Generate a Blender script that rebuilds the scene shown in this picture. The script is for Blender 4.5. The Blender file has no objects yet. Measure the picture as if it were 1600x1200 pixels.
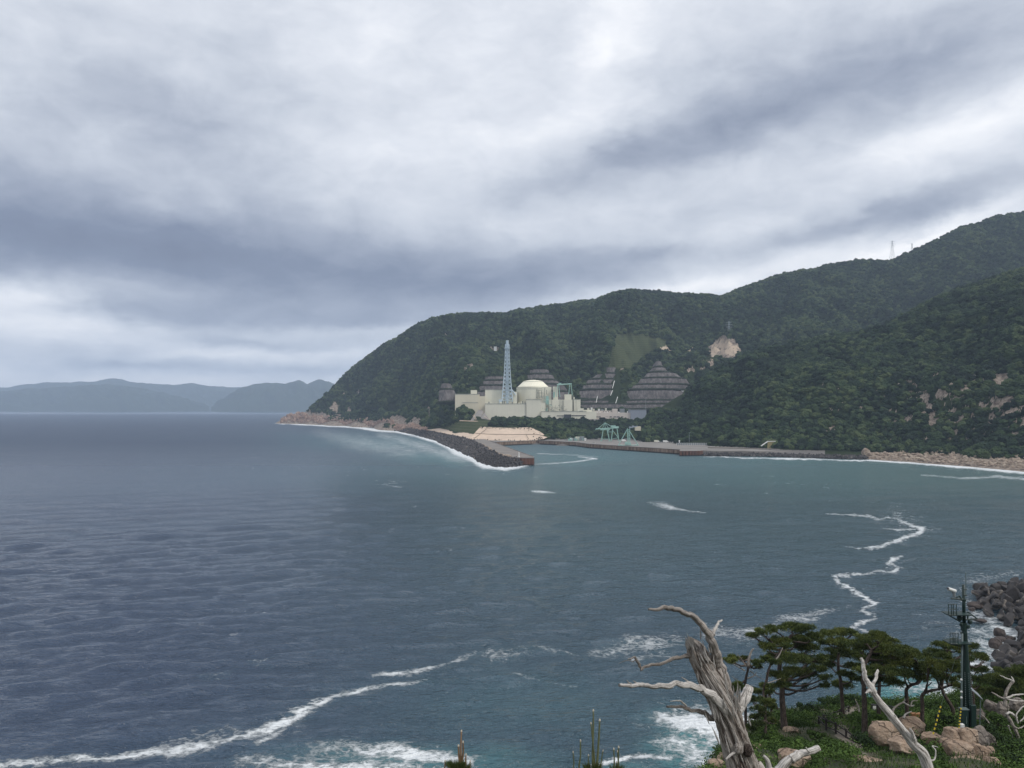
import bpy, bmesh, math, random
import numpy as np
from mathutils import Vector

SC = bpy.context.scene
COL = SC.collection
F = 1287.0            # focal length in pixels of the 1600 px wide photograph
HC = 50.0             # camera height over the sea
HOR = 636.0           # row of the horizon
R = math.radians

# ------------------------------------------------------------------ camera
cam = bpy.data.cameras.new("camera")
cam.sensor_width = 36.0
cam.lens = 36.0 * F / 1600.0
cam.shift_y = (HOR - 600.0) / 1600.0
cam.clip_start = 0.3
cam.clip_end = 60000
camo = bpy.data.objects.new("camera", cam)
COL.objects.link(camo)
camo.location = (0, 0, HC)
camo.rotation_euler = (R(90), 0, 0)
SC.camera = camo
SC.view_settings.view_transform = 'Standard'
SC.view_settings.look = 'None'
SC.view_settings.exposure = 0.22
SC.view_settings.gamma = 1.0
SC.cycles.volume_bounces = 1
SC.cycles.max_bounces = 6
SC.cycles.volume_step_rate = 4.0

# ------------------------------------------------------------------ node helper
class NT:
    def __init__(s, tree):
        s.t = tree
        s.n = tree.nodes
        s.l = tree.links
    def new(s, typ, **kw):
        n = s.n.new(typ)
        for k, v in kw.items():
            setattr(n, k, v)
        return n
    def put(s, sock, v):
        if v is None:
            return
        if hasattr(v, 'is_output') or isinstance(v, bpy.types.NodeSocket):
            s.l.new(v, sock)
        else:
            if sock.type == 'RGBA' and len(v) == 3:
                v = (*v, 1)
            sock.default_value = v
    def math(s, op, a, b=None, c=None, clamp=False):
        n = s.new('ShaderNodeMath', operation=op, use_clamp=clamp)
        s.put(n.inputs[0], a); s.put(n.inputs[1], b); s.put(n.inputs[2], c)
        return n.outputs[0]
    def vec(s, op, a, b=None, scale=None):
        n = s.new('ShaderNodeVectorMath', operation=op)
        s.put(n.inputs[0], a); s.put(n.inputs[1], b)
        if scale is not None:
            s.put(n.inputs['Scale'], scale)
        return n.outputs[1] if op in ('LENGTH', 'DOT_PRODUCT') else n.outputs[0]
    def noise(s, vec, scale=1.0, detail=4.0, rough=0.55, dist=0.0, out='Fac', dim='3D'):
        n = s.new('ShaderNodeTexNoise', noise_dimensions=dim)
        s.put(n.inputs['Vector'], vec)
        n.inputs['Scale'].default_value = scale
        n.inputs['Detail'].default_value = detail
        n.inputs['Roughness'].default_value = rough
        n.inputs['Distortion'].default_value = dist
        return n.outputs[out]
    def voro(s, vec, scale=1.0, feature='F1', out='Distance', rnd=1.0):
        n = s.new('ShaderNodeTexVoronoi', feature=feature)
        s.put(n.inputs['Vector'], vec)
        n.inputs['Scale'].default_value = scale
        n.inputs['Randomness'].default_value = rnd
        return n.outputs[out]
    def ramp(s, fac, stops, interp='LINEAR'):
        n = s.new('ShaderNodeValToRGB')
        cr = n.color_ramp
        cr.interpolation = interp
        while len(cr.elements) < len(stops):
            cr.elements.new(0.5)
        for e, (p, c) in zip(cr.elements, stops):
            e.position = p
            e.color = (c, c, c, 1) if not hasattr(c, '__len__') else (*c, 1)
        s.put(n.inputs[0], fac)
        return n.outputs[0]
    def mr(s, v, a, b, c, d, smooth=False):
        n = s.new('ShaderNodeMapRange')
        if smooth:
            n.interpolation_type = 'SMOOTHSTEP'
        s.put(n.inputs[0], v)
        for i, x in enumerate((a, b, c, d)):
            s.put(n.inputs[i + 1], x)
        return n.outputs[0]
    def mix(s, fac, a, b, mode='MIX'):
        n = s.new('ShaderNodeMix', data_type='RGBA', blend_type=mode)
        s.put(n.inputs[0], fac); s.put(n.inputs[6], a); s.put(n.inputs[7], b)
        return n.outputs[2]
    def attr(s, name, out='Fac'):
        n = s.new('ShaderNodeAttribute', attribute_name=name)
        return n.outputs[out]
    def comb(s, x, y, z):
        n = s.new('ShaderNodeCombineXYZ')
        s.put(n.inputs[0], x); s.put(n.inputs[1], y); s.put(n.inputs[2], z)
        return n.outputs[0]
    def sep(s, v):
        n = s.new('ShaderNodeSeparateXYZ')
        s.put(n.inputs[0], v)
        return n.outputs
    def mapv(s, v, scale=(1, 1, 1), rot=(0, 0, 0), loc=(0, 0, 0)):
        n = s.new('ShaderNodeMapping')
        s.put(n.inputs[0], v)
        n.inputs['Scale'].default_value = scale
        n.inputs['Rotation'].default_value = rot
        n.inputs['Location'].default_value = loc
        return n.outputs[0]
    def bump(s, h, strength=0.5, dist=1.0, normal=None):
        n = s.new('ShaderNodeBump')
        s.put(n.inputs['Strength'], strength)
        s.put(n.inputs['Distance'], dist)
        s.put(n.inputs['Height'], h)
        if normal is not None:
            s.put(n.inputs['Normal'], normal)
        return n.outputs[0]

def material(name):
    m = bpy.data.materials.new(name)
    m.use_nodes = True
    t = NT(m.node_tree)
    b = m.node_tree.nodes['Principled BSDF']
    return m, t, b

# ------------------------------------------------------------------ world: overcast sky
SUN_EL, SUN_AZ = R(48), R(125)      # azimuth clockwise from +Y
wd = bpy.data.worlds.new("World")
SC.world = wd
wd.use_nodes = True
w = NT(wd.node_tree)
bg = wd.node_tree.nodes['Background']
sky = w.new('ShaderNodeTexSky', sky_type='NISHITA', sun_disc=False)
sky.sun_elevation = SUN_EL
sky.sun_rotation = SUN_AZ
sky.air_density = 1.0
sky.dust_density = 2.0
tc = w.new('ShaderNodeTexCoord').outputs['Generated']
dirv = w.vec('NORMALIZE', tc)
dx, dy, dz = w.sep(dirv)
az = w.math('MULTIPLY', w.math('ARCTAN2', dx, dy), F / 100.0)
el = w.math('MULTIPLY', w.math('ARCSINE', dz), F / 100.0)
pv = w.comb(az, el, 0.0)
warp = w.noise(w.mapv(pv, (0.45, 0.9, 1), loc=(3.1, 1.7, 0)), 1.0, 5, 0.6, 0.2, out='Color')
warp = w.vec('SUBTRACT', warp, (0.5, 0.5, 0.5))
warp2 = w.noise(w.mapv(pv, (1.6, 3.4, 1), loc=(7.1, 2.7, 0)), 1.0, 5, 0.62, 0.0, out='Color')
warp2 = w.vec('SUBTRACT', warp2, (0.5, 0.5, 0.5))
pw = w.vec('ADD', pv, w.vec('MULTIPLY', warp, (0.9, 0.42, 0)))
pw = w.vec('ADD', pw, w.vec('MULTIPLY', warp2, (0.9, 0.20, 0)))
def pa(px, py):
    u, v = (px - 800) / F, (HOR - py) / F
    return math.atan(u) * F / 100, math.asin(v / math.sqrt(1 + u * u + v * v)) * F / 100
BLOBS = [  # px, py, half width, half height, tilt (deg, up to the right), amount
    (-80, 355, 420, 66, -3, -.36), (330, 402, 340, 66, -5, -.30), (640, 445, 240, 66, -3, -.25), (250, 330, 400, 50, 0, -.08), (470, 505, 200, 22, -3, -.24), (200, 482, 110, 22, -14, -.22),
    (60, 190, 260, 70, 6, -.18), (330, 225, 190, 62, -24, -.17), (430, 110, 190, 60, -20, -.08), (100, 60, 300, 50, 0, -.04),
    (1130, 200, 260, 46, 16, -.25), (1440, 110, 290, 62, 12, -.25), (930, 250, 200, 46, 18, -.14), (1250, 60, 260, 60, 8, -.10),
    (860, 430, 190, 44, -2, -.30), (1040, 395, 130, 15, 3, -.18), (1300, 368, 200, 28, 16, -.24), (1500, 318, 200, 28, 10, -.22), (1150, 320, 200, 30, 12, -.10),
    (955, 50, 50, 130, -18, .17), (720, 225, 220, 44, 4, .12), (1490, 200, 220, 26, 13, .20), (650, 60, 200, 60, 10, .05),
    (1130, 438, 190, 22, 12, .34), (1390, 402, 170, 18, 22, .38), (1000, 456, 120, 12, 6, .14),
    (-10, 452, 130, 19, 0, .30), (30, 505, 150, 26, 0, .16), (200, 594, 460, 17, 0, .20), (600, 518, 120, 9, 0, .24), (400, 552, 170, 9, 2, .20), (60, 505, 160, 20, 0, .12),
    (230, 568, 140, 11, 0, -.26), (480, 574, 120, 8, 0, -.18), (420, 538, 120, 7, 0, -.16), (120, 545, 120, 9, 0, -.08), (330, 530, 100, 9, 0, -.08),
]
acc = None
for (px, py, sx, sy, tilt, amp) in BLOBS:
    a0, e0 = pa(px, py)
    d = w.mapv(w.vec('SUBTRACT', pw, (a0, e0, 0)), (1, 1, 1), rot=(0, 0, -R(tilt)))
    d = w.vec('MULTIPLY', d, (100 / sx, 100 / sy, 0))
    g = w.math('EXPONENT', w.math('MULTIPLY', w.vec('DOT_PRODUCT', d, d), -1.0))
    acc = w.math('MULTIPLY_ADD', g, amp, acc if acc is not None else 0.0)
fine = w.noise(w.mapv(pw, (0.6, 1.5, 1), loc=(11, 4, 0)), 1.0, 6, 0.58, 0.0)
big = w.noise(w.mapv(pv, (0.18, 0.3, 1), loc=(5, 9, 0)), 1.0, 3, 0.5, 0.0)
streak = w.noise(w.mapv(pv, (0.55, 2.6, 1), loc=(2, 14, 0)), 1.0, 5, 0.6, 0.6)
puff = w.noise(w.mapv(pv, (1.1, 1.7, 1), loc=(21, 3, 0)), 1.0, 7, 0.55, 0.5)
lum = w.math('ADD', acc, 0.74)
lum = w.math('MULTIPLY_ADD', w.math('SUBTRACT', fine, 0.5), 0.32, lum)
lum = w.math('MULTIPLY_ADD', w.math('SUBTRACT', puff, 0.5), 0.30, lum)
lum = w.math('MULTIPLY_ADD', w.math('MULTIPLY', w.math('SUBTRACT', streak, 0.5), w.mr(el, 0.2, 2.6, 1, 0)), 0.42, lum)
lum = w.math('MULTIPLY_ADD', w.math('SUBTRACT', big, 0.5), 0.12, lum)
lum = w.math('ADD', lum, w.mr(el, 6.0, 16.0, 0.0, 0.12))
cloud = w.ramp(lum, [(0.0, (.15, .175, .25)), (.22, (.195, .23, .32)), (.42, (.345, .385, .475)), (.62, (.56, .60, .675)), (.80, (.745, .775, .835)), (.93, (.90, .915, .95)), (1.0, (1.0, 1.0, 1.02))])
# below the horizon the world shows a dull sea tone
cloud = w.mix(w.mr(dz, -0.03, -0.005, 0, 1), (.10, .13, .16), cloud)
add = w.new('ShaderNodeAddShader')
bg.inputs['Strength'].default_value = 0.05
w.l.new(sky.outputs[0], bg.inputs['Color'])
bg2 = w.new('ShaderNodeBackground')
w.l.new(cloud, bg2.inputs['Color'])
bg2.inputs['Strength'].default_value = 1.0
mixs = w.new('ShaderNodeMixShader')
mixs.inputs[0].default_value = 0.95
w.l.new(bg.outputs[0], mixs.inputs[1])
w.l.new(bg2.outputs[0], mixs.inputs[2])
w.l.new(mixs.outputs[0], wd.node_tree.nodes['World Output'].inputs['Surface'])

sun = bpy.data.lights.new("sun", 'SUN')
sun.energy = 1.5
sun.angle = R(11)
sun.color = (1.0, 0.96, 0.9)
suno = bpy.data.objects.new("sun", sun)
COL.objects.link(suno)
sdir = Vector((math.sin(SUN_AZ) * math.cos(SUN_EL), math.cos(SUN_AZ) * math.cos(SUN_EL), math.sin(SUN_EL)))
suno.rotation_euler = sdir.to_track_quat('Z', 'Y').to_euler()
suno.location = (0, -50, 200)

# ------------------------------------------------------------------ maths helpers
def P3(px, py, Y):
    return np.array([(px - 800) / F * Y, Y, HC - (py - HOR) / F * Y])
def ZP(Y, py):
    return HC - (py - HOR) / F * Y
def YS(py, z=0.0):
    return (HC - z) * F / (py - HOR)
def sstep(a, b, x):
    t = np.clip((x - a) / (b - a), 0, 1)
    return t * t * (3 - 2 * t)
def _h(ix, iy, iz, seed):
    n = (ix.astype(np.int64) * 374761393 + iy.astype(np.int64) * 668265263 + iz.astype(np.int64) * 2147483647 + seed * 1274126177) & 0xffffffff
    n = ((n ^ (n >> 13)) * 1274126177) & 0xffffffff
    n = (n ^ (n >> 16)) & 0xffffffff
    return n / 4294967295.0
def vn3(x, y, z, seed=0):
    x, y, z = np.broadcast_arrays(np.asarray(x, float), np.asarray(y, float), np.asarray(z, float))
    ix, iy, iz = np.floor(x), np.floor(y), np.floor(z)
    fx, fy, fz = x - ix, y - iy, z - iz
    fx, fy, fz = [f * f * (3 - 2 * f) for f in (fx, fy, fz)]
    r = 0
    for a in (0, 1):
        for b in (0, 1):
            for c in (0, 1):
                wt = (fx if a else 1 - fx) * (fy if b else 1 - fy) * (fz if c else 1 - fz)
                r = r + wt * _h(ix + a, iy + b, iz + c, seed)
    return r
def vn2(x, y, seed=0):
    x, y = np.broadcast_arrays(np.asarray(x, float), np.asarray(y, float))
    ix, iy = np.floor(x), np.floor(y)
    fx, fy = x - ix, y - iy
    fx, fy = fx * fx * (3 - 2 * fx), fy * fy * (3 - 2 * fy)
    z0 = np.zeros_like(ix)
    r = 0
    for a in (0, 1):
        for b in (0, 1):
            wt = (fx if a else 1 - fx) * (fy if b else 1 - fy)
            r = r + wt * _h(ix + a, iy + b, z0, seed)
    return r
def fbm2(x, y, oct=4, seed=0, gain=0.5):
    r, a, t = 0, 1.0, 0.0
    for o in range(oct):
        r = r + a * vn2(x * 2 ** o + 17.3 * o, y * 2 ** o - 9.1 * o, seed + o)
        t += a
        a *= gain
    return r / t
def fbm3(x, y, z, oct=3, seed=0, gain=0.5):
    r, a, t = 0, 1.0, 0.0
    for o in range(oct):
        r = r + a * vn3(x * 2 ** o + 17.3 * o, y * 2 ** o - 9.1 * o, z * 2 ** o + 3.3 * o, seed + o)
        t += a
        a *= gain
    return r / t

# ------------------------------------------------------------------ mesh helpers
def tag(o, label=None, cat=None, group=None, kind=None):
    if label: o['label'] = label
    if cat: o['category'] = cat
    if group: o['group'] = group
    if kind: o['kind'] = kind
    return o
def link(name, me, mat=None, parent=None):
    o = bpy.data.objects.new(name, me)
    COL.objects.link(o)
    if mat is not None:
        me.materials.append(mat)
    if parent is not None:
        o.parent = parent
    return o
def np_mesh(name, v, f, smooth=True, attrs=None):
    v = np.asarray(v, np.float32)
    f = np.asarray(f, np.int32)
    k = f.shape[1]
    me = bpy.data.meshes.new(name)
    me.vertices.add(len(v))
    me.vertices.foreach_set('co', v.ravel())
    me.loops.add(f.size)
    me.loops.foreach_set('vertex_index', f.ravel())
    me.polygons.add(len(f))
    me.polygons.foreach_set('loop_start', np.arange(0, f.size, k, dtype=np.int32))
    me.polygons.foreach_set('use_smooth', np.full(len(f), smooth))
    me.update(calc_edges=True)
    for an, av in (attrs or {}).items():
        av = np.asarray(av, np.float32)
        if av.ndim == 1:
            me.attributes.new(an, 'FLOAT', 'POINT').data.foreach_set('value', av)
        else:
            me.attributes.new(an, 'FLOAT_VECTOR', 'POINT').data.foreach_set('vector', av.ravel())
    return me
def grid_faces(nr, nc):
    i = np.arange(nr - 1)[:, None] * nc + np.arange(nc - 1)[None, :]
    return np.stack([i, i + 1, i + nc + 1, i + nc], -1).reshape(-1, 4)
def empty(name, loc, rz=0):
    o = bpy.data.objects.new(name, None)
    COL.objects.link(o)
    o.location = tuple(float(c) for c in loc)
    o.rotation_euler = (0, 0, rz)
    o.empty_display_size = 0.3
    return o
def copy_tree(o, parent=None):
    c = o.copy()
    COL.objects.link(c)
    if parent is not None:
        c.parent = parent
    for ch in list(o.children):
        copy_tree(ch, c)
    return c

class MB:
    def __init__(s, org=(0, 0, 0)):
        s.v, s.f, s.org = [], [], np.array(org, float)
        s.uv = []
    def addm(s, v, f, uv=None):
        b = len(s.v)
        s.v.extend([tuple(p) for p in v])
        s.f.extend([tuple(i + b for i in q) for q in f])
        s.uv.extend([tuple(u) for u in uv] if uv is not None else [(0, 0, 0)] * len(v))
    def box(s, x0, x1, y0, y1, z0, z1):
        v = [(x, y, z) for z in (z0, z1) for y in (y0, y1) for x in (x0, x1)]
        s.addm(v, [(0, 2, 3, 1), (4, 5, 7, 6), (0, 1, 5, 4), (2, 6, 7, 3), (0, 4, 6, 2), (1, 3, 7, 5)])
    def prism(s, pts, z0, z1):
        n = len(pts)
        a = sum(pts[i][0] * pts[(i + 1) % n][1] - pts[(i + 1) % n][0] * pts[i][1] for i in range(n))
        if a < 0: pts = pts[::-1]
        if not hasattr(z1, '__len__'): z1 = [z1] * n
        s.addm([(x, y, z0) for x, y in pts] + [(p[0], p[1], z) for p, z in zip(pts, z1)],
               [tuple(range(n))[::-1], tuple(range(n, 2 * n))] + [(i, (i + 1) % n, n + (i + 1) % n, n + i) for i in range(n)])
    def tube(s, path, rad, n=8, cap=True, jit=0.0, seed=0, oval=None):
        path = np.asarray(path, float)
        m = len(path)
        if not hasattr(rad, '__len__'): rad = [rad] * m
        rad = np.asarray(rad, float)
        t = np.gradient(path, axis=0)
        t /= np.linalg.norm(t, axis=1)[:, None] + 1e-12
        u = np.cross(t[0], (0, 0, 1) if abs(t[0][2]) < 0.9 else (1, 0, 0))
        u /= np.linalg.norm(u)
        rng = np.random.RandomState(seed)
        L = 0
        vs, uvs = [], []
        ang = np.linspace(0, 2 * math.pi, n, endpoint=False)
        for i in range(m):
            u = u - t[i] * np.dot(u, t[i]); u /= np.linalg.norm(u)
            w_ = np.cross(t[i], u)
            if i: L += np.linalg.norm(path[i] - path[i - 1])
            r = rad[i] * (1 + jit * (rng.rand(n) - .5))
            vs.append(path[i] + (np.cos(ang) * r)[:, None] * u + (np.sin(ang) * r)[:, None] * w_)
            uvs.append(np.stack([np.cos(ang), np.sin(ang), np.full(n, L)], 1))
        vs = np.concatenate(vs); uvs = np.concatenate(uvs)
        f = []
        for i in range(m - 1):
            for j in range(n):
                k = (j + 1) % n
                f.append((i * n + j, i * n + k, (i + 1) * n + k, (i + 1) * n + j))
        if cap:
            f.append(tuple(range(n))[::-1]); f.append(tuple((m - 1) * n + j for j in range(n)))
        s.addm(vs, f, uvs)
    def beam(s, a, b, r=0.1, n=4):
        s.tube([a, b], r, n)
    def lathe(s, prof, c=(0, 0, 0), n=32, phase=0.0):
        vs, f = [], []
        for (r, z) in prof:
            for j in range(n):
                a = 2 * math.pi * (j + phase) / n
                vs.append((c[0] + r * math.cos(a), c[1] + r * math.sin(a), c[2] + z))
        for i in range(len(prof) - 1):
            for j in range(n):
                k = (j + 1) % n
                f.append((i * n + j, i * n + k, (i + 1) * n + k, (i + 1) * n + j))
        f.append(tuple(range(n))[::-1]); f.append(tuple((len(prof) - 1) * n + j for j in range(n)))
        s.addm(vs, f)
    def build(s, name, mat, parent=None, smooth=False, bevel=0.0, label=None, top=False):
        me = bpy.data.meshes.new(name)
        v = np.asarray(s.v, float) - s.org
        me.from_pydata(v.tolist(), [], s.f)
        if smooth:
            me.polygons.foreach_set('use_smooth', [True] * len(me.polygons))
        if any(u != (0, 0, 0) for u in s.uv[:50]):
            me.attributes.new('bark', 'FLOAT_VECTOR', 'POINT').data.foreach_set('vector', np.asarray(s.uv, np.float32).ravel())
        me.update()
        o = link(name, me, mat, parent)
        if parent is None and np.any(s.org):
            o.location = tuple(s.org)
        if bevel:
            m = o.modifiers.new('bevel', 'BEVEL')
            m.width = bevel; m.segments = 2; m.limit_method = 'ANGLE'
        if label: o['label'] = label
        return o

_ico = {}
def ico(sub):
    if sub not in _ico:
        bm = bmesh.new()
        bmesh.ops.create_icosphere(bm, subdivisions=sub, radius=1.0)
        bm.verts.ensure_lookup_table()
        _ico[sub] = (np.array([v.co[:] for v in bm.verts]), np.array([[v.index for v in f.verts] for f in bm.faces]))
        bm.free()
    return _ico[sub]
def rock_arrays(seed, size, p=3.5, cuts=9, sub=4, rough=0.06, cutmin=0.62):
    v, f = ico(sub)
    rng = np.random.RandomState(seed)
    r = (np.abs(v) ** p).sum(1) ** (-1 / p)
    for _ in range(cuts):
        n = rng.randn(3); n /= np.linalg.norm(n)
        h = cutmin + rng.rand() * (1.05 - cutmin)
        dn = v @ n
        lim = np.where(dn > 0.05, h / np.maximum(dn, 0.05), 99)
        # rounded plane cut
        r = np.where(lim < r, lim + (r - lim) * 0.04, r)
    q = v * r[:, None]
    d = fbm3(q[:, 0] * 2.2 + seed, q[:, 1] * 2.2, q[:, 2] * 2.2, 4, seed) - .5
    q = q * (1 + d[:, None] * rough * 3)
    return q * np.asarray(size)[None, :], f
def rotz(v, a):
    c, s_ = math.cos(a), math.sin(a)
    return np.stack([v[:, 0] * c - v[:, 1] * s_, v[:, 0] * s_ + v[:, 1] * c, v[:, 2]], 1)
def rot_rand(v, rng, amt=1.0):
    q = rng.randn(4); q[0] += (1 - amt) * 6; q /= np.linalg.norm(q)
    a, b, c, d = q
    M = np.array([[1 - 2 * (c * c + d * d), 2 * (b * c - a * d), 2 * (b * d + a * c)],
                  [2 * (b * c + a * d), 1 - 2 * (b * b + d * d), 2 * (c * d - a * b)],
                  [2 * (b * d - a * c), 2 * (c * d + a * b), 1 - 2 * (b * b + c * c)]])
    return v @ M.T
def spline(pts, n):
    pts = np.asarray(pts, float)
    m = len(pts)
    if m < 3:
        t = np.linspace(0, 1, n)[:, None]
        return pts[0] * (1 - t) + pts[-1] * t
    P = np.concatenate([[2 * pts[0] - pts[1]], pts, [2 * pts[-1] - pts[-2]]])
    out = []
    for u in np.linspace(0, m - 1, n):
        i = min(int(u), m - 2); t = u - i
        a, b, c, d = P[i:i + 4]
        out.append(.5 * (2 * b + (c - a) * t + (2 * a - 5 * b + 4 * c - d) * t * t + (3 * b - a - 3 * c + d) * t ** 3))
    return np.array(out)
def in_poly(px, py, poly):
    inside = np.zeros(np.shape(px), bool)
    n = len(poly)
    for i in range(n):
        x0, y0 = poly[i]; x1, y1 = poly[(i + 1) % n]
        if y0 == y1: continue
        c = ((y0 > py) != (y1 > py)) & (px < (x1 - x0) * (py - y0) / (y1 - y0) + x0)
        inside ^= c
    return inside
def seg_dist(px, py, pts, sxy=(1, 1)):
    """distance in px to a polyline, and the interpolated width / strength at the nearest place"""
    best = np.full(px.shape, 1e9); val = np.zeros(px.shape)
    for (x0, y0, w0, s0), (x1, y1, w1, s1) in zip(pts[:-1], pts[1:]):
        ax, ay, bx, by = x0 * sxy[0], y0 * sxy[1], x1 * sxy[0], y1 * sxy[1]
        qx, qy = px * sxy[0], py * sxy[1]
        L = (bx - ax) ** 2 + (by - ay) ** 2 + 1e-9
        t = np.clip(((qx - ax) * (bx - ax) + (qy - ay) * (by - ay)) / L, 0, 1)
        d = np.hypot(qx - ax - t * (bx - ax), qy - ay - t * (by - ay)) / (w0 + t * (w1 - w0))
        m = d < best
        best = np.where(m, d, best)
        val = np.where(m, s0 + t * (s1 - s0), val)
    return best, val
# ------------------------------------------------------------------ materials
def simple(name, col, rough=0.7, var=0.15, scale=1.0, metal=0.0, bump=0.0, detail=4, streak=None, coord='Object', spec=None):
    m, t, b = material(name)
    c = t.new('ShaderNodeTexCoord').outputs[coord]
    n = t.noise(c, scale, detail, 0.6)
    k = t.mr(n, 0.3, 0.7, 1 - var, 1 + var)
    colr = t.vec('SCALE', col, scale=k)
    if streak:
        s_ = t.noise(t.mapv(c, streak[0]), 1.0, 5, 0.65)
        colr = t.mix(t.mr(s_, streak[2], streak[3], 0, streak[4]), colr, streak[1])
    t.put(b.inputs['Base Color'], colr)
    b.inputs['Roughness'].default_value = rough
    b.inputs['Metallic'].default_value = metal
    if spec is not None: b.inputs['Specular IOR Level'].default_value = spec
    if bump:
        t.put(b.inputs['Normal'], t.bump(n, 0.7, bump))
    return m

M = {}
# terrain: forest floor / bare rock / turf / pale sand by attributes
def mk_terrain():
    m, t, b = material('hillside')
    pos = t.new('ShaderNodeNewGeometry').outputs['Position']
    n1 = t.noise(pos, 0.05, 6, 0.65)
    n2 = t.noise(pos, 0.4, 5, 0.7)
    green = t.mix(t.mr(n1, .35, .65, 0, 1), (.018, .030, .014), (.035, .05, .02))
    rv = t.noise(t.mapv(pos, (0.25, 0.25, 0.06)), 1.0, 6, 0.7)
    rock = t.mix(t.mr(rv, .35, .62, 0, 1), (.10, .075, .062), (.46, .38, .31))
    sand = t.mix(t.mr(n2, .3, .7, 0, 1), (.46, .36, .27), (.60, .49, .38))
    lines = t.math('FRACT', t.math('MULTIPLY', t.sep(pos)[2], 0.24))
    turf = t.mix(t.mr(lines, .78, .8, 0, .35), t.mix(t.mr(n2, .3, .7, 0, 1), (.045, .065, .028), (.085, .10, .045)), (.17, .16, .11))
    pave = t.mix(t.mr(n2, .3, .7, 0, 1), (.16, .15, .145), (.24, .225, .21))
    c = t.mix(t.mr(t.math('MULTIPLY_ADD', t.math('SUBTRACT', n2, .5), .5, t.attr('rock')), .45, .6, 0, 1), green, rock)
    c = t.mix(t.mr(t.math('MULTIPLY_ADD', t.math('SUBTRACT', n2, .5), .3, t.attr('turf')), .45, .55, 0, 1), c, turf)
    c = t.mix(t.mr(t.attr('sand'), .4, .6, 0, 1), c, sand)
    c = t.mix(t.mr(t.attr('pave'), .4, .6, 0, 1), c, pave)
    t.put(b.inputs['Base Color'], c)
    b.inputs['Roughness'].default_value = 0.95
    b.inputs['Specular IOR Level'].default_value = 0.1
    t.put(b.inputs['Normal'], t.bump(t.math('ADD', rv, n2), 1.0, 3.0))
    return m
M['terrain'] = mk_terrain()

def mk_foliage(name, cols, scale=0.02, rnd=0.6, bumpd=1.2, bscale=0.6, spec=0.15):
    m, t, b = material(name)
    pos = t.new('ShaderNodeNewGeometry').outputs['Position']
    r = t.new('ShaderNodeObjectInfo').outputs['Random']
    n1 = t.noise(pos, scale, 4, 0.6)
    n2 = t.noise(pos, bscale, 5, 0.75)
    f = t.math('MULTIPLY_ADD', t.math('SUBTRACT', r, .5), rnd, n1)
    f = t.math('MULTIPLY_ADD', t.math('SUBTRACT', n2, .5), 0.5, f)
    nb = t.noise(pos, scale * .35, 5, 0.62)
    f = t.math('MULTIPLY_ADD', t.math('SUBTRACT', nb, .5), 1.0 if rnd else 0.3, f)
    c = t.ramp(f, [(0.2, cols[0]), (0.45, cols[1]), (0.62, cols[2]), (0.85, cols[3])])
    t.put(b.inputs['Base Color'], c)
    b.inputs['Roughness'].default_value = 0.8
    b.inputs['Specular IOR Level'].default_value = spec
    if bumpd:
        t.put(b.inputs['Normal'], t.bump(n2, 1.0, bumpd))
    return m
M['forest'] = mk_foliage('forest canopy', [(.009, .018, .012), (.021, .039, .020), (.040, .066, .028), (.080, .106, .042)])
M['needles'] = mk_foliage('pine needles', [(.028, .042, .015), (.060, .084, .025), (.115, .138, .038), (.21, .215, .06)], scale=0.5, rnd=0.0, bumpd=0, bscale=5.0)
M['leaves_dark'] = mk_foliage('dark shrub leaves', [(.010, .018, .010), (.022, .040, .016), (.038, .066, .022), (.07, .10, .035)], scale=0.6, rnd=0.0, bumpd=0, bscale=3.0)
M['leaves'] = mk_foliage('shrub leaves', [(.022, .036, .012), (.045, .080, .020), (.085, .145, .032), (.19, .23, .07)], scale=0.55, rnd=0.0, bumpd=0, bscale=3.5)

def mk_concrete_wall(name, base, var=0.06):
    m, t, b = material(name)
    c = t.new('ShaderNodeTexCoord').outputs['Object']
    x, y, z = t.sep(c)
    n = t.noise(c, 0.05, 5, 0.6)
    st = t.noise(t.mapv(c, (0.5, 0.5, 0.03)), 1.0, 5, 0.7)
    jx = t.math('FRACT', t.math('MULTIPLY', t.math('ADD', x, y), 1 / 7.0))
    j = t.mr(jx, 0.0, 0.045, 0.86, 1.0)
    k = t.math('MULTIPLY', t.mr(n, .3, .7, 1 - var, 1 + var), j)
    colr = t.vec('SCALE', base, scale=k)
    colr = t.mix(t.mr(st, .58, .72, 0, .28), colr, (base[0] * .55, base[1] * .52, base[2] * .5))
    t.put(b.inputs['Base Color'], colr)
    b.inputs['Roughness'].default_value = 0.85
    return m
M['cream'] = mk_concrete_wall('cream wall', (.66, .64, .53))
M['cream2'] = mk_concrete_wall('warm cream wall', (.62, .57, .44))
M['dome'] = simple('pale dome roof', (.84, .80, .64), 0.6, .03, .1)
M['pinkwall'] = mk_concrete_wall('pinkish wall', (.55, .50, .45))
M['greyhall'] = mk_concrete_wall('blue grey wall', (.25, .28, .33))
M['roofdeck'] = simple('roof deck', (.33, .34, .29), .9, .2, .2)
M['darkband'] = simple('dark window strip', (.035, .04, .045), .3, .2, .2)
M['towerblue'] = simple('pale blue steel', (.46, .55, .61), .5, .08, .1)
M['teal'] = simple('teal painted steel', (.28, .45, .40), .5, .12, .3)
M['pipes'] = simple('pipework', (.20, .21, .18), .5, .4, .4)
M['white'] = simple('white paint', (.72, .72, .70), .5, .05, .5)
M['quaytop'] = simple('quay concrete', (.20, .185, .17), .9, .25, .04, streak=((.03, .15, 1), (.30, .27, .23), .5, .65, .6))
M['deckpale'] = simple('breakwater deck', (.19, .17, .15), .9, .2, .08)
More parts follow.
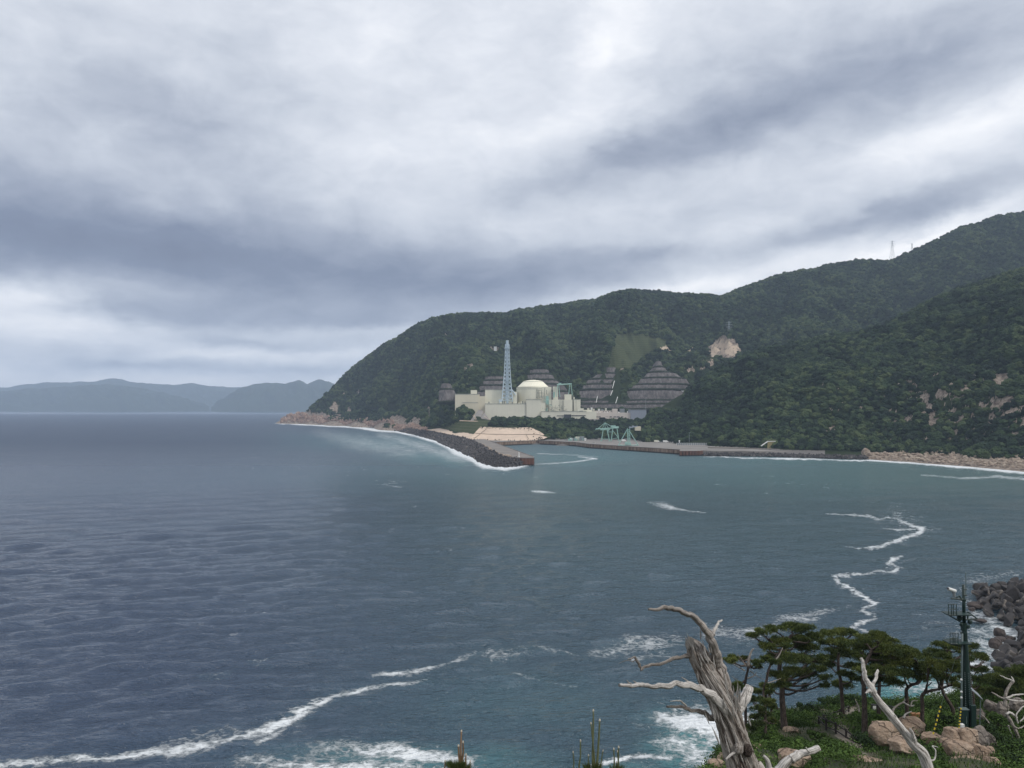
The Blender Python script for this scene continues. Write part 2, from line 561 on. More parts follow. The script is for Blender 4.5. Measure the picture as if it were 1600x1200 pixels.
def mk_rust(name, c0, c1, dark):
    m, t, b = material(name)
    c = t.new('ShaderNodeTexCoord').outputs['Object']
    x, y, z = t.sep(c)
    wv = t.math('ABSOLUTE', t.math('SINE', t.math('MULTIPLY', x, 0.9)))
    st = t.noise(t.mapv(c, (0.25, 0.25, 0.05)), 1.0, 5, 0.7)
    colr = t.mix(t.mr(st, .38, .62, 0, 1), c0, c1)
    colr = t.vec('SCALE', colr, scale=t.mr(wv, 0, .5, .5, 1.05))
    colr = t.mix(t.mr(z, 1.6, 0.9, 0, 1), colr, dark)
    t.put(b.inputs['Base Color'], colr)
    b.inputs['Roughness'].default_value = 0.85
    return m
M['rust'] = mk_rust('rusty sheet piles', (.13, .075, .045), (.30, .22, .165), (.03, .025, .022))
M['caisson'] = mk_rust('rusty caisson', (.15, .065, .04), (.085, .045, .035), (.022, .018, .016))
M['block'] = simple('armour concrete', (.060, .055, .055), .9, .65, .22, bump=.05, streak=((.3, .3, .5), (.27, .24, .20), .55, .68, .7))
M['shoreblock'] = simple('weathered shore block', (.046, .042, .042), .85, .5, .5, bump=.05, streak=((.25, .25, .7), (.30, .26, .22), .52, .66, .8))
def mk_terrace():
    m, t, b = material('terraced slope grid')
    c = t.new('ShaderNodeTexCoord').outputs['Object']
    n = t.noise(t.mapv(c, (.25, .25, .06)), 1.0, 6, 0.7)
    n2 = t.noise(c, .08, 4, .6)
    colr = t.mix(t.mr(n, .35, .65, 0, 1), (.052, .047, .047), (.185, .168, .163))
    colr = t.vec('SCALE', colr, scale=t.mr(n2, .3, .7, .7, 1.25))
    t.put(b.inputs['Base Color'], colr)
    b.inputs['Roughness'].default_value = .95
    return m
M['terrace'] = mk_terrace()
M['bench'] = simple('bench vegetation', (.020, .027, .016), .95, .5, .25)
M['palecon'] = simple('pale sprayed concrete', (.56, .44, .34), .95, .12, .06, streak=((.25, .25, .05), (.40, .31, .24), .55, .75, .7))
M['seamdark'] = simple('berm seam', (.20, .16, .12), .95, .2, .1)
M['shrubdot'] = simple('dark tuft', (.03, .035, .02), .95, .4, .3)
def mk_rock(name, c0, c1, c2, sc=1.0):
    m, t, b = material(name)
    c = t.new('ShaderNodeTexCoord').outputs['Object']
    n = t.noise(c, .7 * sc, 7, 0.68)
    n2 = t.noise(c, 6 * sc, 6, 0.7)
    st = t.noise(t.mapv(c, (1.6 * sc, 1.6 * sc, .35 * sc)), 1.0, 5, .65)
    colr = t.ramp(t.math('MULTIPLY_ADD', t.math('SUBTRACT', n2, .5), .5, n), [(.25, c0), (.5, c1), (.75, c2)])
    colr = t.mix(t.mr(st, .55, .7, 0, .55), colr, c0)
    cr = t.voro(t.vec('ADD', c, t.vec('SCALE', t.noise(c, 2 * sc, 4, .6, out='Color'), scale=.8)), .55 * sc, 'DISTANCE_TO_EDGE')
    crk = t.mr(cr, 0.0, 0.018, 1, 0)
    colr = t.mix(t.math('MULTIPLY', crk, .38), colr, (.04, .03, .025))
    t.put(b.inputs['Base Color'], colr)
    b.inputs['Roughness'].default_value = .9
    h = t.math('SUBTRACT', t.math('MULTIPLY_ADD', n2, .35, n), t.math('MULTIPLY', crk, .5))
    t.put(b.inputs['Normal'], t.bump(h, 1.0, .24 / sc))
    return m
M['boulder'] = mk_rock('tan boulder', (.17, .115, .08), (.37, .27, .195), (.50, .40, .31), .6)
M['boulder_grey'] = mk_rock('grey boulder', (.09, .075, .065), (.21, .18, .155), (.34, .30, .26), .6)
M['darkrock'] = mk_rock('dark wet rock', (.03, .024, .022), (.07, .055, .05), (.12, .10, .09), .4)
M['coastrock'] = mk_rock('pink coastal rock', (.12, .075, .055), (.31, .21, .165), (.50, .38, .30), .12)
M['beachrock'] = mk_rock('beach boulders', (.13, .09, .07), (.33, .26, .2), (.52, .44, .35), .2)
def mk_wood(name, c0, c1, c2, fine=3.5, ln=1.2, bumpd=.02):
    m, t, b = material(name)
    uv = t.attr('bark', 'Vector')
    n = t.noise(t.mapv(uv, (fine, fine, ln)), 1.0, 7, .7, .3)
    n2 = t.noise(t.mapv(uv, (fine * 3.2, fine * 3.2, ln * 2.0)), 1.0, 6, .72, .2)
    g = t.noise(t.mapv(uv, (.9, .9, ln * .8)), 1.0, 4, .6)
    n3 = t.noise(t.mapv(uv, (fine * 8, fine * 8, ln * 2.6)), 1.0, 4, .7, .1)
    f = t.math('MULTIPLY_ADD', t.math('SUBTRACT', n2, .5), .9, n)
    f = t.math('MULTIPLY_ADD', t.math('SUBTRACT', n3, .5), .7, f)
    colr = t.ramp(f, [(.36, c0), (.45, c1), (.56, c2), (.75, (c2[0] * 1.2, c2[1] * 1.2, c2[2] * 1.2))])
    colr = t.mix(t.mr(g, .5, .68, 0, .55), colr, c1)
    t.put(b.inputs['Base Color'], colr)
    b.inputs['Roughness'].default_value = .85
    b.inputs['Specular IOR Level'].default_value = .2
    t.put(b.inputs['Normal'], t.bump(f, 1.0, bumpd))
    return m
M['deadwood'] = mk_wood('bleached dead wood', (.055, .04, .032), (.22, .185, .155), (.47, .43, .39))
M['palewood'] = mk_wood('pale dead wood', (.16, .14, .12), (.40, .37, .34), (.60, .57, .53), 2.0, 1.5, .01)
M['bark'] = mk_wood('pine bark', (.022, .016, .013), (.06, .045, .038), (.12, .095, .08), 2.5, 3.0, .03)
M['twig'] = simple('brown shoots', (.20, .12, .06), .8, .25, 6)
M['twig_green'] = simple('green shoots', (.10, .11, .045), .8, .3, 6)
M['tip'] = simple('pale shoot tips', (.55, .48, .38), .8, .1, 5)
M['mast'] = simple('dark green steel', (.010, .030, .026), .5, .25, 2.0)
M['mastgrey'] = simple('grey conduit', (.12, .16, .16), .5, .1, 2)
M['fencewood'] = simple('dark stained wood', (.028, .022, .02), .8, .3, 3)
M['yellow'] = simple('yellow sleeve', (.65, .50, .03), .5, .08, 3)
M['black'] = simple('black sleeve', (.02, .02, .02), .5, .1, 3)
M['panel'] = simple('grey panel', (.20, .22, .23), .4, .1, 2)
M['orange'] = simple('orange brown board', (.35, .17, .07), .7, .15, 3)
M['ochre'] = simple('ochre steel stair', (.30, .25, .12), .7, .15, .3)
M['glass'] = simple('dark lens', (.02, .02, .025), .1, .1, 3)
M['pylon'] = simple('pylon steel', (.30, .34, .37), .5, .05, .2)
def mk_ground():
    m, t, b = material('headland soil')
    pos = t.new('ShaderNodeNewGeometry').outputs['Position']
    n1 = t.noise(pos, 0.35, 5, 0.6)
    n2 = t.noise(pos, 3.0, 6, 0.7)
    f = t.math('MULTIPLY_ADD', t.math('SUBTRACT', n2, .5), .6, n1)
    c = t.ramp(f, [(.3, (.020, .028, .012)), (.5, (.045, .055, .022)), (.66, (.10, .085, .055)), (.8, (.20, .16, .12))])
    c = t.mix(t.mr(t.attr('rock'), .35, .65, 0, 1), c, t.mix(n2, (.05, .04, .035), (.26, .21, .17)))
    c = t.mix(t.mr(t.attr('path'), .4, .6, 0, 1), c, t.mix(n2, (.15, .125, .10), (.30, .26, .21)))
    t.put(b.inputs['Base Color'], c)
    b.inputs['Roughness'].default_value = .95
    t.put(b.inputs['Normal'], t.bump(n2, 1.0, .15))
    return m
M['ground'] = mk_ground()

# ------------------------------------------------------------------ sea
def mk_sea():
    m, t, b = material('sea water')
    pos = t.new('ShaderNodeNewGeometry').outputs['Position']
    foam, shal = t.attr('foam'), t.attr('shallow')
    # waves: chop in several sizes running roughly ashore, slicks and ruffled bands
    p1 = t.mapv(pos, (.55, 1.0, 1), rot=(0, 0, R(12)))
    w1 = t.noise(p1, 1.1, 3, .55, .4)
    w2 = t.noise(t.mapv(pos, (.5, 1.0, 1), rot=(0, 0, R(-14))), .30, 5, .62, .6)
    w3 = t.noise(t.mapv(pos, (.45, 1.0, 1), rot=(0, 0, R(8))), .07, 4, .6, .5)
    w4 = t.noise(t.mapv(pos, (.3, 1.0, 1), rot=(0, 0, R(5))), .012, 4, .6, .5)
    ruff = t.mr(t.noise(t.mapv(pos, (.35, 1.0, 1), rot=(0, 0, R(10))), .011, 5, .65, .8), .35, .65, .88, 1.10)
    w0 = t.noise(t.mapv(pos, (.6, 1.0, 1), rot=(0, 0, R(-6))), 2.6, 2, .5, .3)
    h = t.math('MULTIPLY_ADD', w0, .10, t.math('MULTIPLY', w1, 1.35))
    h = t.math('MULTIPLY_ADD', w2, 2.1, h)
    h = t.math('MULTIPLY_ADD', w3, 0.45, h)
    h = t.math('MULTIPLY_ADD', w4, 0.0, h)
    h = t.math('MULTIPLY', h, ruff)
    # foam
    f1 = t.noise(t.mapv(pos, (.7, 1, 1)), 1.3, 7, .78, .8)
    f2 = t.noise(t.mapv(pos, (.7, 1, 1)), .16, 5, .65, 1.0)
    cell = t.voro(t.vec('ADD', pos, t.vec('SCALE', t.noise(pos, .5, 4, .6, out='Color'), scale=3.0)), .42, 'DISTANCE_TO_EDGE')
    lace = t.mr(cell, 0.0, .22, .28, -.12)
    fn = t.math('ADD', t.math('MULTIPLY', t.math('SUBTRACT', f1, .5), 1.9), t.math('MULTIPLY', t.math('SUBTRACT', f2, .5), 1.3))
    fm = t.math('ADD', t.math('ADD', foam, t.math('MULTIPLY', fn, t.mr(foam, 0, .18, 0, 1))), t.math('MULTIPLY', lace, t.mr(foam, .02, .3, 0, .6)))
    fmask = t.math('MULTIPLY', t.mr(fm, .34, .92, 0, 1, True), t.mr(foam, .3, .85, .62, 1.0))
    depth = t.noise(t.mapv(pos, (.5, 1, 1)), .006, 5, .6, .6)
    deep = t.mix(t.mr(depth, .3, .7, 0, 1), (.028, .044, .094), (.035, .056, .104))
    tone = t.attr('green')
    deep = t.mix(tone, deep, (.072, .140, .138))
    colr = t.mix(shal, deep, (.10, .30, .31))
    colr = t.mix(fmask, colr, (.80, .83, .84))
    t.put(b.inputs['Base Color'], colr)
    t.put(b.inputs['Roughness'], t.mix(fmask, t.attr('rough'), (.95, .95, .95)))
    b.inputs['IOR'].default_value = 1.33
    t.put(b.inputs['Normal'], t.bump(t.math('ADD', h, t.math('MULTIPLY', fmask, .25)), t.attr('bump'), 1.0))
    return m
M['sea'] = mk_sea()

def build_sea():
    pys = np.concatenate([HOR + 64350 / np.array([13400., 11500, 10000, 8600, 7400, 6300, 5400, 4700, 4100, 3600, 3200]),
                          np.arange(656.5, 700, .8), np.arange(700, 900, 1.0), np.arange(900, 1270, .9)])
    pxs = np.concatenate([np.arange(-900, -40, 20), np.arange(-40, 1640, 1.6), np.arange(1640, 2600, 20)])
    PX, PY = np.meshgrid(pxs, pys)
    Y = 64350 / (PY - HOR)
    X = (PX - 800) / F * Y
    # real swell where the grid can hold it
    rng = np.random.RandomState(4)
    Z = np.zeros_like(X)
    dYr = Y * Y / 64350 * 1.0
    for i in range(46):
        lam = 5.0 * (1.13 ** (i * 0.62)) * (0.9 + .2 * rng.rand())
        ang = R(100 + rng.randn() * 26)
        k = 2 * math.pi / lam
        fade = 1 - sstep(lam / 12.0, lam / 4.5, dYr)
        ph = k * (X * math.cos(ang) + Y * math.sin(ang)) + rng.rand() * 6.28
        s_ = 4 / math.pi - np.abs(np.sin(ph / 2)) * 2
        Z += fade * 0.0078 * lam * min(1.0, (14.0 / lam) ** 1.6) * (np.sin(ph) * .5 + s_ * .5)
    Z *= (.55 + .9 * fbm2(X / 60, Y / 60, 3, 5))
    foam = np.zeros_like(X)
    wob = lambda s, a, sd: (fbm2(PX / s, PY / s * 2.2, 4, sd) - .5) * a
    def stroke(pts, jit=10, js=22, sd=1, hard=1.0):
        nonlocal foam
        d, v = seg_dist(PX + wob(js, jit, sd), PY + wob(js, jit * .55, sd + 9), pts, (1, 1.9))
        foam = np.maximum(foam, v * np.exp(-(d ** 2) * hard))
        foam = np.maximum(foam, .30 * v * np.exp(-(d / 3.2) ** 2))
    # zig-zag foam line on the right
    stroke([(1290, 803, 3, .6), (1330, 805, 4, .8), (1355, 806, 5, .85), (1374, 811, 5, .7), (1396, 807, 4, .6), (1408, 812, 6, .7), (1420, 820, 7, .85), (1442, 826, 8, .95), (1436, 834, 6, .9), (1416, 840, 7, .95), (1392, 848, 6, .9), (1376, 856, 6, .85), (1350, 858, 5, .75), (1318, 853, 3, .55)], 10, 9, 3)
    stroke([(1380, 826, 3, .6), (1405, 829, 4, .8), (1430, 828, 4, .8)], 6, 9, 2)
    stroke([(1400, 803, 9, .5), (1410, 816, 9, .55), (1425, 822, 10, .5)], 14, 10, 4)
    stroke([(1410, 870, 5, .7), (1398, 874, 6, .9), (1390, 880, 6, .9), (1408, 886, 5, .85), (1394, 892, 4, .7), (1372, 893, 4, .8), (1340, 898, 4, .8), (1302, 899, 5, .9), (1310, 908, 6, .9), (1322, 918, 7, .95), (1340, 926, 7, .95), (1356, 936, 7, .95), (1368, 944, 6, .9), (1352, 948, 6, .9), (1344, 954, 6, .85), (1362, 960, 6, .9), (1370, 965, 5, .8), (1346, 972, 6, .85), (1334, 978, 6, .9), (1352, 984, 5, .85), (1372, 989, 4, .8), (1394, 996, 4, .8)], 11, 9, 5)
    stroke([(1384, 886, 4, .4), (1430, 872, 5, .35)], 8, 10, 6)
    stroke([(1290, 770, 120, .0), (1410, 815, 60, .33), (1450, 830, 40, .3)], 20, 30, 6)
    stroke([(1012, 785, 6, .4), (1035, 790, 13, .62), (1055, 795, 6, .75), (1075, 799, 4, .7), (1104, 802, 3, .5)], 8, 14, 7)
    stroke([(832, 767, 4, .75), (850, 769, 5, .8), (866, 770, 3, .6)], 6, 12, 8)
    stroke([(600, 756, 5, .35), (625, 760, 5, .45)], 6, 12, 8)
    stroke([(380, 716, 3, .35), (405, 715, 3, .4)], 6, 12, 8)
    # hazy drift streaks at mid right
    stroke([(930, 1022, 18, .42), (985, 1005, 26, .62), (1050, 1000, 26, .58), (1090, 1010, 12, .3)], 16, 30, 9, .8)
    stroke([(990, 1030, 14, .4), (1040, 1020, 14, .5)], 12, 20, 10, .8)
    stroke([(1120, 985, 30, .58), (1175, 990, 32, .55), (1230, 972, 20, .55), (1290, 955, 14, .55), (1325, 947, 8, .5)], 16, 30, 11, .8)
    stroke([(1420, 960, 20, .2), (1500, 985, 40, .45), (1540, 1000, 40, .65)], 16, 30, 12, .8)
    # around the near rocks at right
    stroke([(1500, 925, 20, .3), (1522, 960, 26, .62), (1550, 975, 22, .75), (1588, 990, 24, .85), (1560, 1015, 34, .85), (1530, 1040, 34, .8), (1545, 1060, 40, .6)], 12, 20, 13, .7)
    stroke([(1520, 905, 16, .55), (1545, 902, 12, .5), (1600, 895, 8, .4), (1700, 890, 8, .4)], 8, 20, 14, .8)
    stroke([(1440, 1075, 40, .7), (1480, 1090, 60, .9), (1530, 1095, 50, .7)], 18, 26, 15, .8)
    stroke([(1400, 1060, 30, .2), (1430, 1100, 50, .6)], 14, 20, 15, .8)
    # surf at the foot of the headland
    stroke([(1040, 1122, 22, .75), (1080, 1128, 40, 1.0), (1130, 1140, 60, 1.05), (1180, 1150, 60, 1)], 24, 30, 16, .7)
    stroke([(1060, 1160, 40, .75), (1110, 1190, 60, .75), (1140, 1230, 60, .8)], 24, 30, 17, .8)
    stroke([(930, 1196, 10, .8), (965, 1184, 9, .9), (1000, 1178, 8, .9), (1060, 1182, 10, .6)], 12, 20, 18, .8)
    stroke([(500, 1170, 24, .45), (560, 1170, 26, .72), (620, 1176, 26, .88), (690, 1182, 24, .85), (740, 1190, 20, .6)], 22, 30, 19, .7)
    stroke([(380, 1192, 26, .6), (460, 1196, 30, .8), (560, 1204, 34, .88), (700, 1216, 40, .85)], 22, 30, 20, .8)
    # long drift line lower left
    stroke([(-60, 1204, 14, .8), (40, 1194, 14, .85), (120, 1186, 16, .9), (200, 1180, 16, .9), (270, 1176, 20, .95), (330, 1162, 20, .9), (390, 1148, 14, .85), (440, 1130, 15, .9), (480, 1108, 13, .9), (520, 1085, 10, .85), (570, 1074, 8, .85), (640, 1070, 5, .7), (672, 1062, 4, .5)], 12, 22, 21, .75)
    stroke([(585, 1057, 4, .8), (640, 1052, 7, .7), (700, 1038, 5, .65), (745, 1020, 12, .5), (775, 1020, 24, .55), (840, 1013, 7, .5), (900, 1022, 6, .4)], 10, 20, 22, .75)
    stroke([(400, 1165, 8, .7), (440, 1140, 8, .5)], 8, 20, 23, .8)
    stroke([(270, 1165, 26, .48), (330, 1148, 26, .55), (370, 1138, 20, .45)], 14, 20, 23, .8)
    stroke([(770, 1052, 5, .3), (850, 1062, 5, .42), (900, 1072, 5, .35)], 8, 20, 24, .8)
    # far coast surf
    stroke([(430, 661.5, 1.6, .8), (470, 663, 2.6, 1), (520, 666, 3, .9), (560, 668, 4, 1), (590, 672, 6, 1), (620, 674, 6, 1), (650, 681, 5, .9), (680, 689, 8, .95), (706, 697, 13, 1.1), (716, 707, 14, 1), (742, 717, 13, 1.1), (757, 728, 9, 1), (790, 732, 8, .95), (815, 727, 8, 1.1), (832, 726, 3, .8)], 3, 9, 25, .9)
    stroke([(600, 680, 20, .46), (660, 698, 26, .52), (720, 716, 24, .52)], 8, 14, 26, 1)
    stroke([(500, 676, 22, .36), (560, 692, 36, .47), (640, 705, 34, .45)], 10, 12, 26, 1)
    stroke([(836, 725.5, 2, .6), (880, 723.5, 2.4, .75), (932, 717, 2.4, .8), (905, 714, 2.0, .7)], 3, 9, 27, .9)
    stroke([(840, 709, 1.6, .7), (880, 710, 1.8, .6), (935, 713.5, 1.5, .5)], 3, 9, 28, .9)
    stroke([(1100, 713.5, 1.6, .75), (1150, 715, 1.8, .9), (1200, 716.5, 2.4, .8), (1240, 717, 3.2, 1), (1290, 718, 2.2, .8), (1330, 719.5, 2.4, .9), (1352, 720, 2.6, .9)], 5, 8, 29, .9)
    wlp = []
    for k in range(0, len(TC.pxs), 6):
        if TC.pxs[k] > 1350:
            yy = TC.ys[np.argmax(TC.Z[:, k] > 0.15)]
            wlp.append((TC.pxs[k], HOR + 64350 / yy + 1.2, 2.4 + 1.8 * vn2(TC.pxs[k] / 22, 3.0, 5) + (TC.pxs[k] - 1350) / 90, .75 + .35 * float(vn2(TC.pxs[k] / 30, 8.0, 6))))
    stroke([tuple(float(v) for v in q) for q in wlp], 3, 8, 33, .9)
    stroke([(1440, 742, 3, .5), (1500, 747, 4, .55), (1560, 745, 6, .6), (1620, 750, 6, .6)], 5, 12, 30, .9)
    foam = foam * (1 - .12 * sstep(775, 790, PY) * sstep(1130, 1100, PY)) * (1 - .12 * sstep(1100, 1120, PY) * sstep(430, 380, PX))
    # scattered whitecaps
    wc = sstep(.72, .80, fbm2(X / 7, Y / 9, 3, 77)) * .30 * sstep(1400, 900, Y)
    foam = np.maximum(foam, wc * sstep(.5, .62, fbm2(X / 90, Y / 160, 2, 78)))
    shal = np.zeros_like(X)
    def patch(px, py, rx, ry, a):
        nonlocal shal
        d = ((PX + wob(60, 60, 31) - px) / rx) ** 2 + ((PY + wob(60, 30, 32) - py) / ry) ** 2
        shal = np.maximum(shal, a * np.exp(-d))
    patch(1090, 1165, 70, 45, .75); patch(1430, 1100, 80, 50, .8); patch(640, 1190, 190, 26, .42); patch(800, 1100, 200, 50, .10)
    patch(980, 1200, 80, 14, .3)
    patch(690, 712, 100, 18, .32); patch(600, 692, 120, 16, .26); patch(1150, 722, 250, 14, .15); patch(1570, 1020, 50, 50, .22)
    patch(900, 715, 150, 16, .22); patch(900, 745, 500, 26, .16)
    shal = np.clip(shal + np.clip(foam, 0, 1) * .12 * (PY > 1000), 0, 1)
    green = .10 + .34 * sstep(900, 1500, PX) * np.exp(-((PY - 735) / 38) ** 2) + .20 * sstep(380, 900, PX) * sstep(655, 680, PY) * sstep(1000, 760, PY)
    green += .26 * sstep(150, 900, PX)
    Z += np.clip(foam - .55, 0, .5) * np.exp(-((PY - 712) / 26) ** 2) * (fbm2(PX / 2, PY / 1.5, 3, 41) - .40) * 5 * sstep(690, 705, PX) * sstep(850, 830, PX)
    bmp = np.where(Y > 5200, np.clip(1.0 - (Y - 5200) / 2000, .12, 1), 1.0)
    rgh = .09 + .40 * sstep(180, 1300, Y) - .34 * sstep(5200, 7000, Y)
    V = np.stack([X, Y, Z], -1).reshape(-1, 3)
    f = grid_faces(len(pys), len(pxs))
    me = np_mesh('sea', V, f, True, {'foam': foam.ravel(), 'shallow': shal.ravel(), 'green': np.clip(green, 0, 1).ravel(), 'bump': bmp.ravel(), 'rough': rgh.ravel()})
    # strip right under the camera, out of view but really there
    o = link('sea', me, M['sea'])
    tag(o, kind='structure')
    b = MB(); y1 = 64350 / (1269.1 - HOR)
    b.addm([(-1400, -400, -.6), (1400, -400, -.6), (1400, y1 + 2, -.6), (-1400, y1 + 2, -.6)], [(0, 1, 2, 3)])
    tag(b.build('near_sea', M['sea']), kind='structure')

# ------------------------------------------------------------------ far shore across the bay
def far_shore(name, sil, x0, x1, Y0, dY, sd):
    pxs = np.arange(x0, x1, 3.0)
    s_ = np.interp(pxs, [a for a, b in sil], [b for a, b in sil]) + (fbm2(pxs / 14, pxs * 0, 4, sd) - .5) * 3.4
    rows = np.linspace(0, 1.35, 44)
    PX, T = np.meshgrid(pxs, rows)
    Y = Y0 + T * dY + (fbm2(PX / 60, T * 0, 3, sd + 5) - .5) * 400
    zr = HC + (HOR - s_)[None, :] / F * (Y0 + dY)
    Z = zr * np.clip(T, 0, 1) ** .7 * np.where(T > 1, 1 - (T - 1) * 1.5, 1)
    Z += (1 - np.abs(2 * fbm2(PX / 24 + T * 2, T * 3, 4, sd + 6) - 1) * 2 - .4) * 110 * np.sin(np.clip(T, 0, 1) * math.pi) ** .8
    Z[0] = -10
    X = (PX - 800) / F * Y
    n = X.size
    me = np_mesh(name, np.stack([X, Y, Z], -1).reshape(-1, 3), grid_faces(len(rows), len(pxs)), True,
                 {'rock': np.zeros(n), 'turf': np.zeros(n), 'sand': np.zeros(n), 'pave': np.zeros(n)})
    tag(link(name, me, M['terrain']), kind='structure')
far_shore('far_hills', [(-900, 600), (-300, 612), (-60, 609), (0, 606), (40, 600), (75, 597), (110, 597), (150, 595), (172, 590), (190, 591), (205, 597), (240, 599), (270, 601), (305, 598), (330, 603), (350, 604), (372, 604), (420, 606), (480, 606), (700, 604), (1000, 612)], -900, 1000, 11600, 1300, 3)
far_shore('near_hills', [(330, 640), (350, 622), (372, 608), (395, 600), (430, 598), (447, 600), (467, 592), (480, 599), (497, 592), (510, 595), (530, 602), (600, 600), (760, 606)], 330, 760, 9000, 1100, 13)
far_shore('front_hills', [(-300, 616), (-100, 616), (0, 612), (60, 606), (130, 603), (172, 600), (215, 606), (260, 615), (300, 628), (330, 640)], -300, 330, 9700, 1000, 23)

# ------------------------------------------------------------------ terrain of the near coast
def Pp(Y, py): return (Y, ZP(Y, py))
ST_A = {
    424: [(2300, -8), (3200, -8)],
    440: [(2440, -8), (2476, 0), Pp(2500, 657), Pp(2540, 655), (2640, -8), (3200, -8)],
    452: [(2420, -8), (2455, 0), Pp(2475, 650), Pp(2530, 646), (2680, 10), (3200, -8)],
    470: [(2390, -8), (2425, 0), Pp(2440, 652), Pp(2480, 644), Pp(2540, 642), (2800, 0), (3200, -8)],
    500: [(2280, -8), (2320, 0), Pp(2345, 657), Pp(2400, 645), Pp(2520, 622), (3000, 20)],
    540: [(2130, -8), (2170, 0), Pp(2195, 659), Pp(2280, 636), Pp(2500, 582), (3100, 40)],
    580: [(1980, -8), (2010, 0), Pp(2035, 662), Pp(2150, 625), Pp(2440, 550), (3100, 80)],
    620: [(1690, -8), (1730, 0), Pp(1760, 668), Pp(1960, 625), Pp(2380, 524), (3100, 120)],
    660: [(1420, -8), (1460, 2), Pp(1560, 669.5), Pp(1800, 622), Pp(2320, 500), (3100, 160)],
    700: [(1190, -8), (1215, 3), (1240, 5), Pp(1400, 669), Pp(1440, 655), Pp(1500, 632), Pp(1700, 590), Pp(2250, 490), (3100, 160)],
    722: [(1125, -8), (1150, 3), (1200, 5), Pp(1290, 661), Pp(1310, 640), Pp(1330, 629), Pp(1345, 634), (1400, 52), Pp(1480, 615), Pp(1700, 570), Pp(2250, 489), (3100, 160)],
    745: [(1070, -8), (1090, 3), (1140, 6), (1180, 13), Pp(1250, 658), Pp(1290, 648), (1310, 32), (1420, 32), Pp(1490, 600), Pp(1700, 560), Pp(2200, 488), (3100, 160)],
    765: [(1055, -8), (1070, 3), (1120, 5), (1170, 22), (1240, 29), (1290, 30), (1420, 31), Pp(1490, 600), Pp(1700, 560), Pp(2200, 487), (3100, 160)],
    840: [(1090, -8), (1105, 3), (1125, 5), (1180, 22), (1250, 29), (1290, 30), (1420, 31), Pp(1500, 590), Pp(1700, 550), Pp(2200, 478), (3100, 160)],
    880: [(1050, -8), (1065, 3), (1125, 5), (1200, 17), (1290, 30), (1425, 31), Pp(1510, 592), Pp(1650, 555), Pp(2200, 472), (3100, 160)],
    930: [(1000, -8), (1015, 3), (1125, 5), (1210, 17), (1290, 30), (1425, 31), Pp(1530, 575), Pp(1700, 530), Pp(2200, 467), (3100, 160)],
    1000: [(930, -8), (945, 3), (1125, 5), (1200, 16), (1290, 30), (1425, 31), Pp(1530, 577), Pp(1700, 540), Pp(2200, 452), (3100, 160)],
    1060: [(880, -8), (895, 3), (1125, 5), (1200, 16), (1300, 30), (1430, 31), Pp(1530, 575), Pp(1750, 540), Pp(2200, 458), (3100, 160)],
    1130: [(850, -8), (865, 3), (1125, 5), (1300, 30), (1430, 40), Pp(1600, 575), Pp(1850, 530), Pp(2250, 461), (3100, 200)],
    1300: [(850, -8), (865, 3), (1400, 50), Pp(1700, 540), Pp(1950, 490), Pp(2250, 409), (3100, 200)],
    1700: [(850, -8), (865, 3), (1400, 60), Pp(1700, 500), Pp(1950, 430), Pp(2250, 318), (3100, 300)],
}
SIL_A = [(424, 665), (440, 657), (452, 646), (470, 642), (480, 640), (500, 622), (520, 602), (545, 578), (575, 555), (600, 536), (625, 523), (650, 506), (675, 496), (700, 490), (745, 487), (790, 488), (805, 483), (850, 477),
         (900, 470), (930, 467), (960, 455), (985, 451), (1030, 453), (1060, 457), (1100, 458), (1127, 461), (1150, 451), (1180, 440), (1210, 430), (1240, 422), (1275, 418), (1296, 411), (1337, 405), (1394, 405), (1424, 390),
         (1450, 379), (1499, 354), (1521, 349), (1555, 336), (1600, 330), (1700, 312)]
ST_C = {
    984: [(800, -20), (1600, -20)],
    1006: [(1030, -6), (1050, 3), Pp(1120, 668), Pp(1180, 656), (1330, 0)],
    1050: [(980, -6), (1000, 3), (1078, 5), Pp(1110, 674), Pp(1180, 645), Pp(1240, 622), (1600, 20)],
    1100: [(930, -6), (945, 3), (985, 5), Pp(1020, 672), Pp(1130, 625), Pp(1240, 588), (1600, 40)],
    1200: [(815, -6), (828, 1.5), (845, 3.5), (890, 4.5), Pp(915, 690), Pp(1010, 630), Pp(1240, 545), (1600, 60)],
    1300: [(785, -6), (797, 1), (812, 3.5), (850, 4.5), Pp(870, 694), Pp(960, 620), Pp(1080, 565), Pp(1240, 524), (1600, 80)],
    1400: [(704, -6), (764, .8), (785, 3.5), (815, 4.5), Pp(835, 697), Pp(930, 620), Pp(1060, 550), Pp(1240, 500), (1600, 90)],
    1500: [(640, -6), (704, .8), (732, 4), (768, 5), Pp(790, 698), Pp(860, 615), Pp(1000, 525), Pp(1240, 450), (1600, 110)],
    1600: [(575, -6), (645, .8), (680, 4.5), (712, 6), Pp(735, 700), Pp(800, 610), Pp(950, 495), Pp(1240, 418), (1600, 130)],
    1700: [(550, -5), (600, .8), (640, 5), (670, 7), Pp(700, 700), Pp(760, 600), Pp(900, 470), Pp(1240, 390), (1600, 150)],
}
SIL_C = [(984, 700), (1006, 654), (1020, 640), (1050, 620), (1085, 600), (1100, 588), (1130, 567), (1180, 545), (1250, 531), (1300, 521), (1340, 517), (1380, 506), (1420, 486), (1460, 464), (1500, 448), (1550, 431), (1600, 417), (1700, 390)]

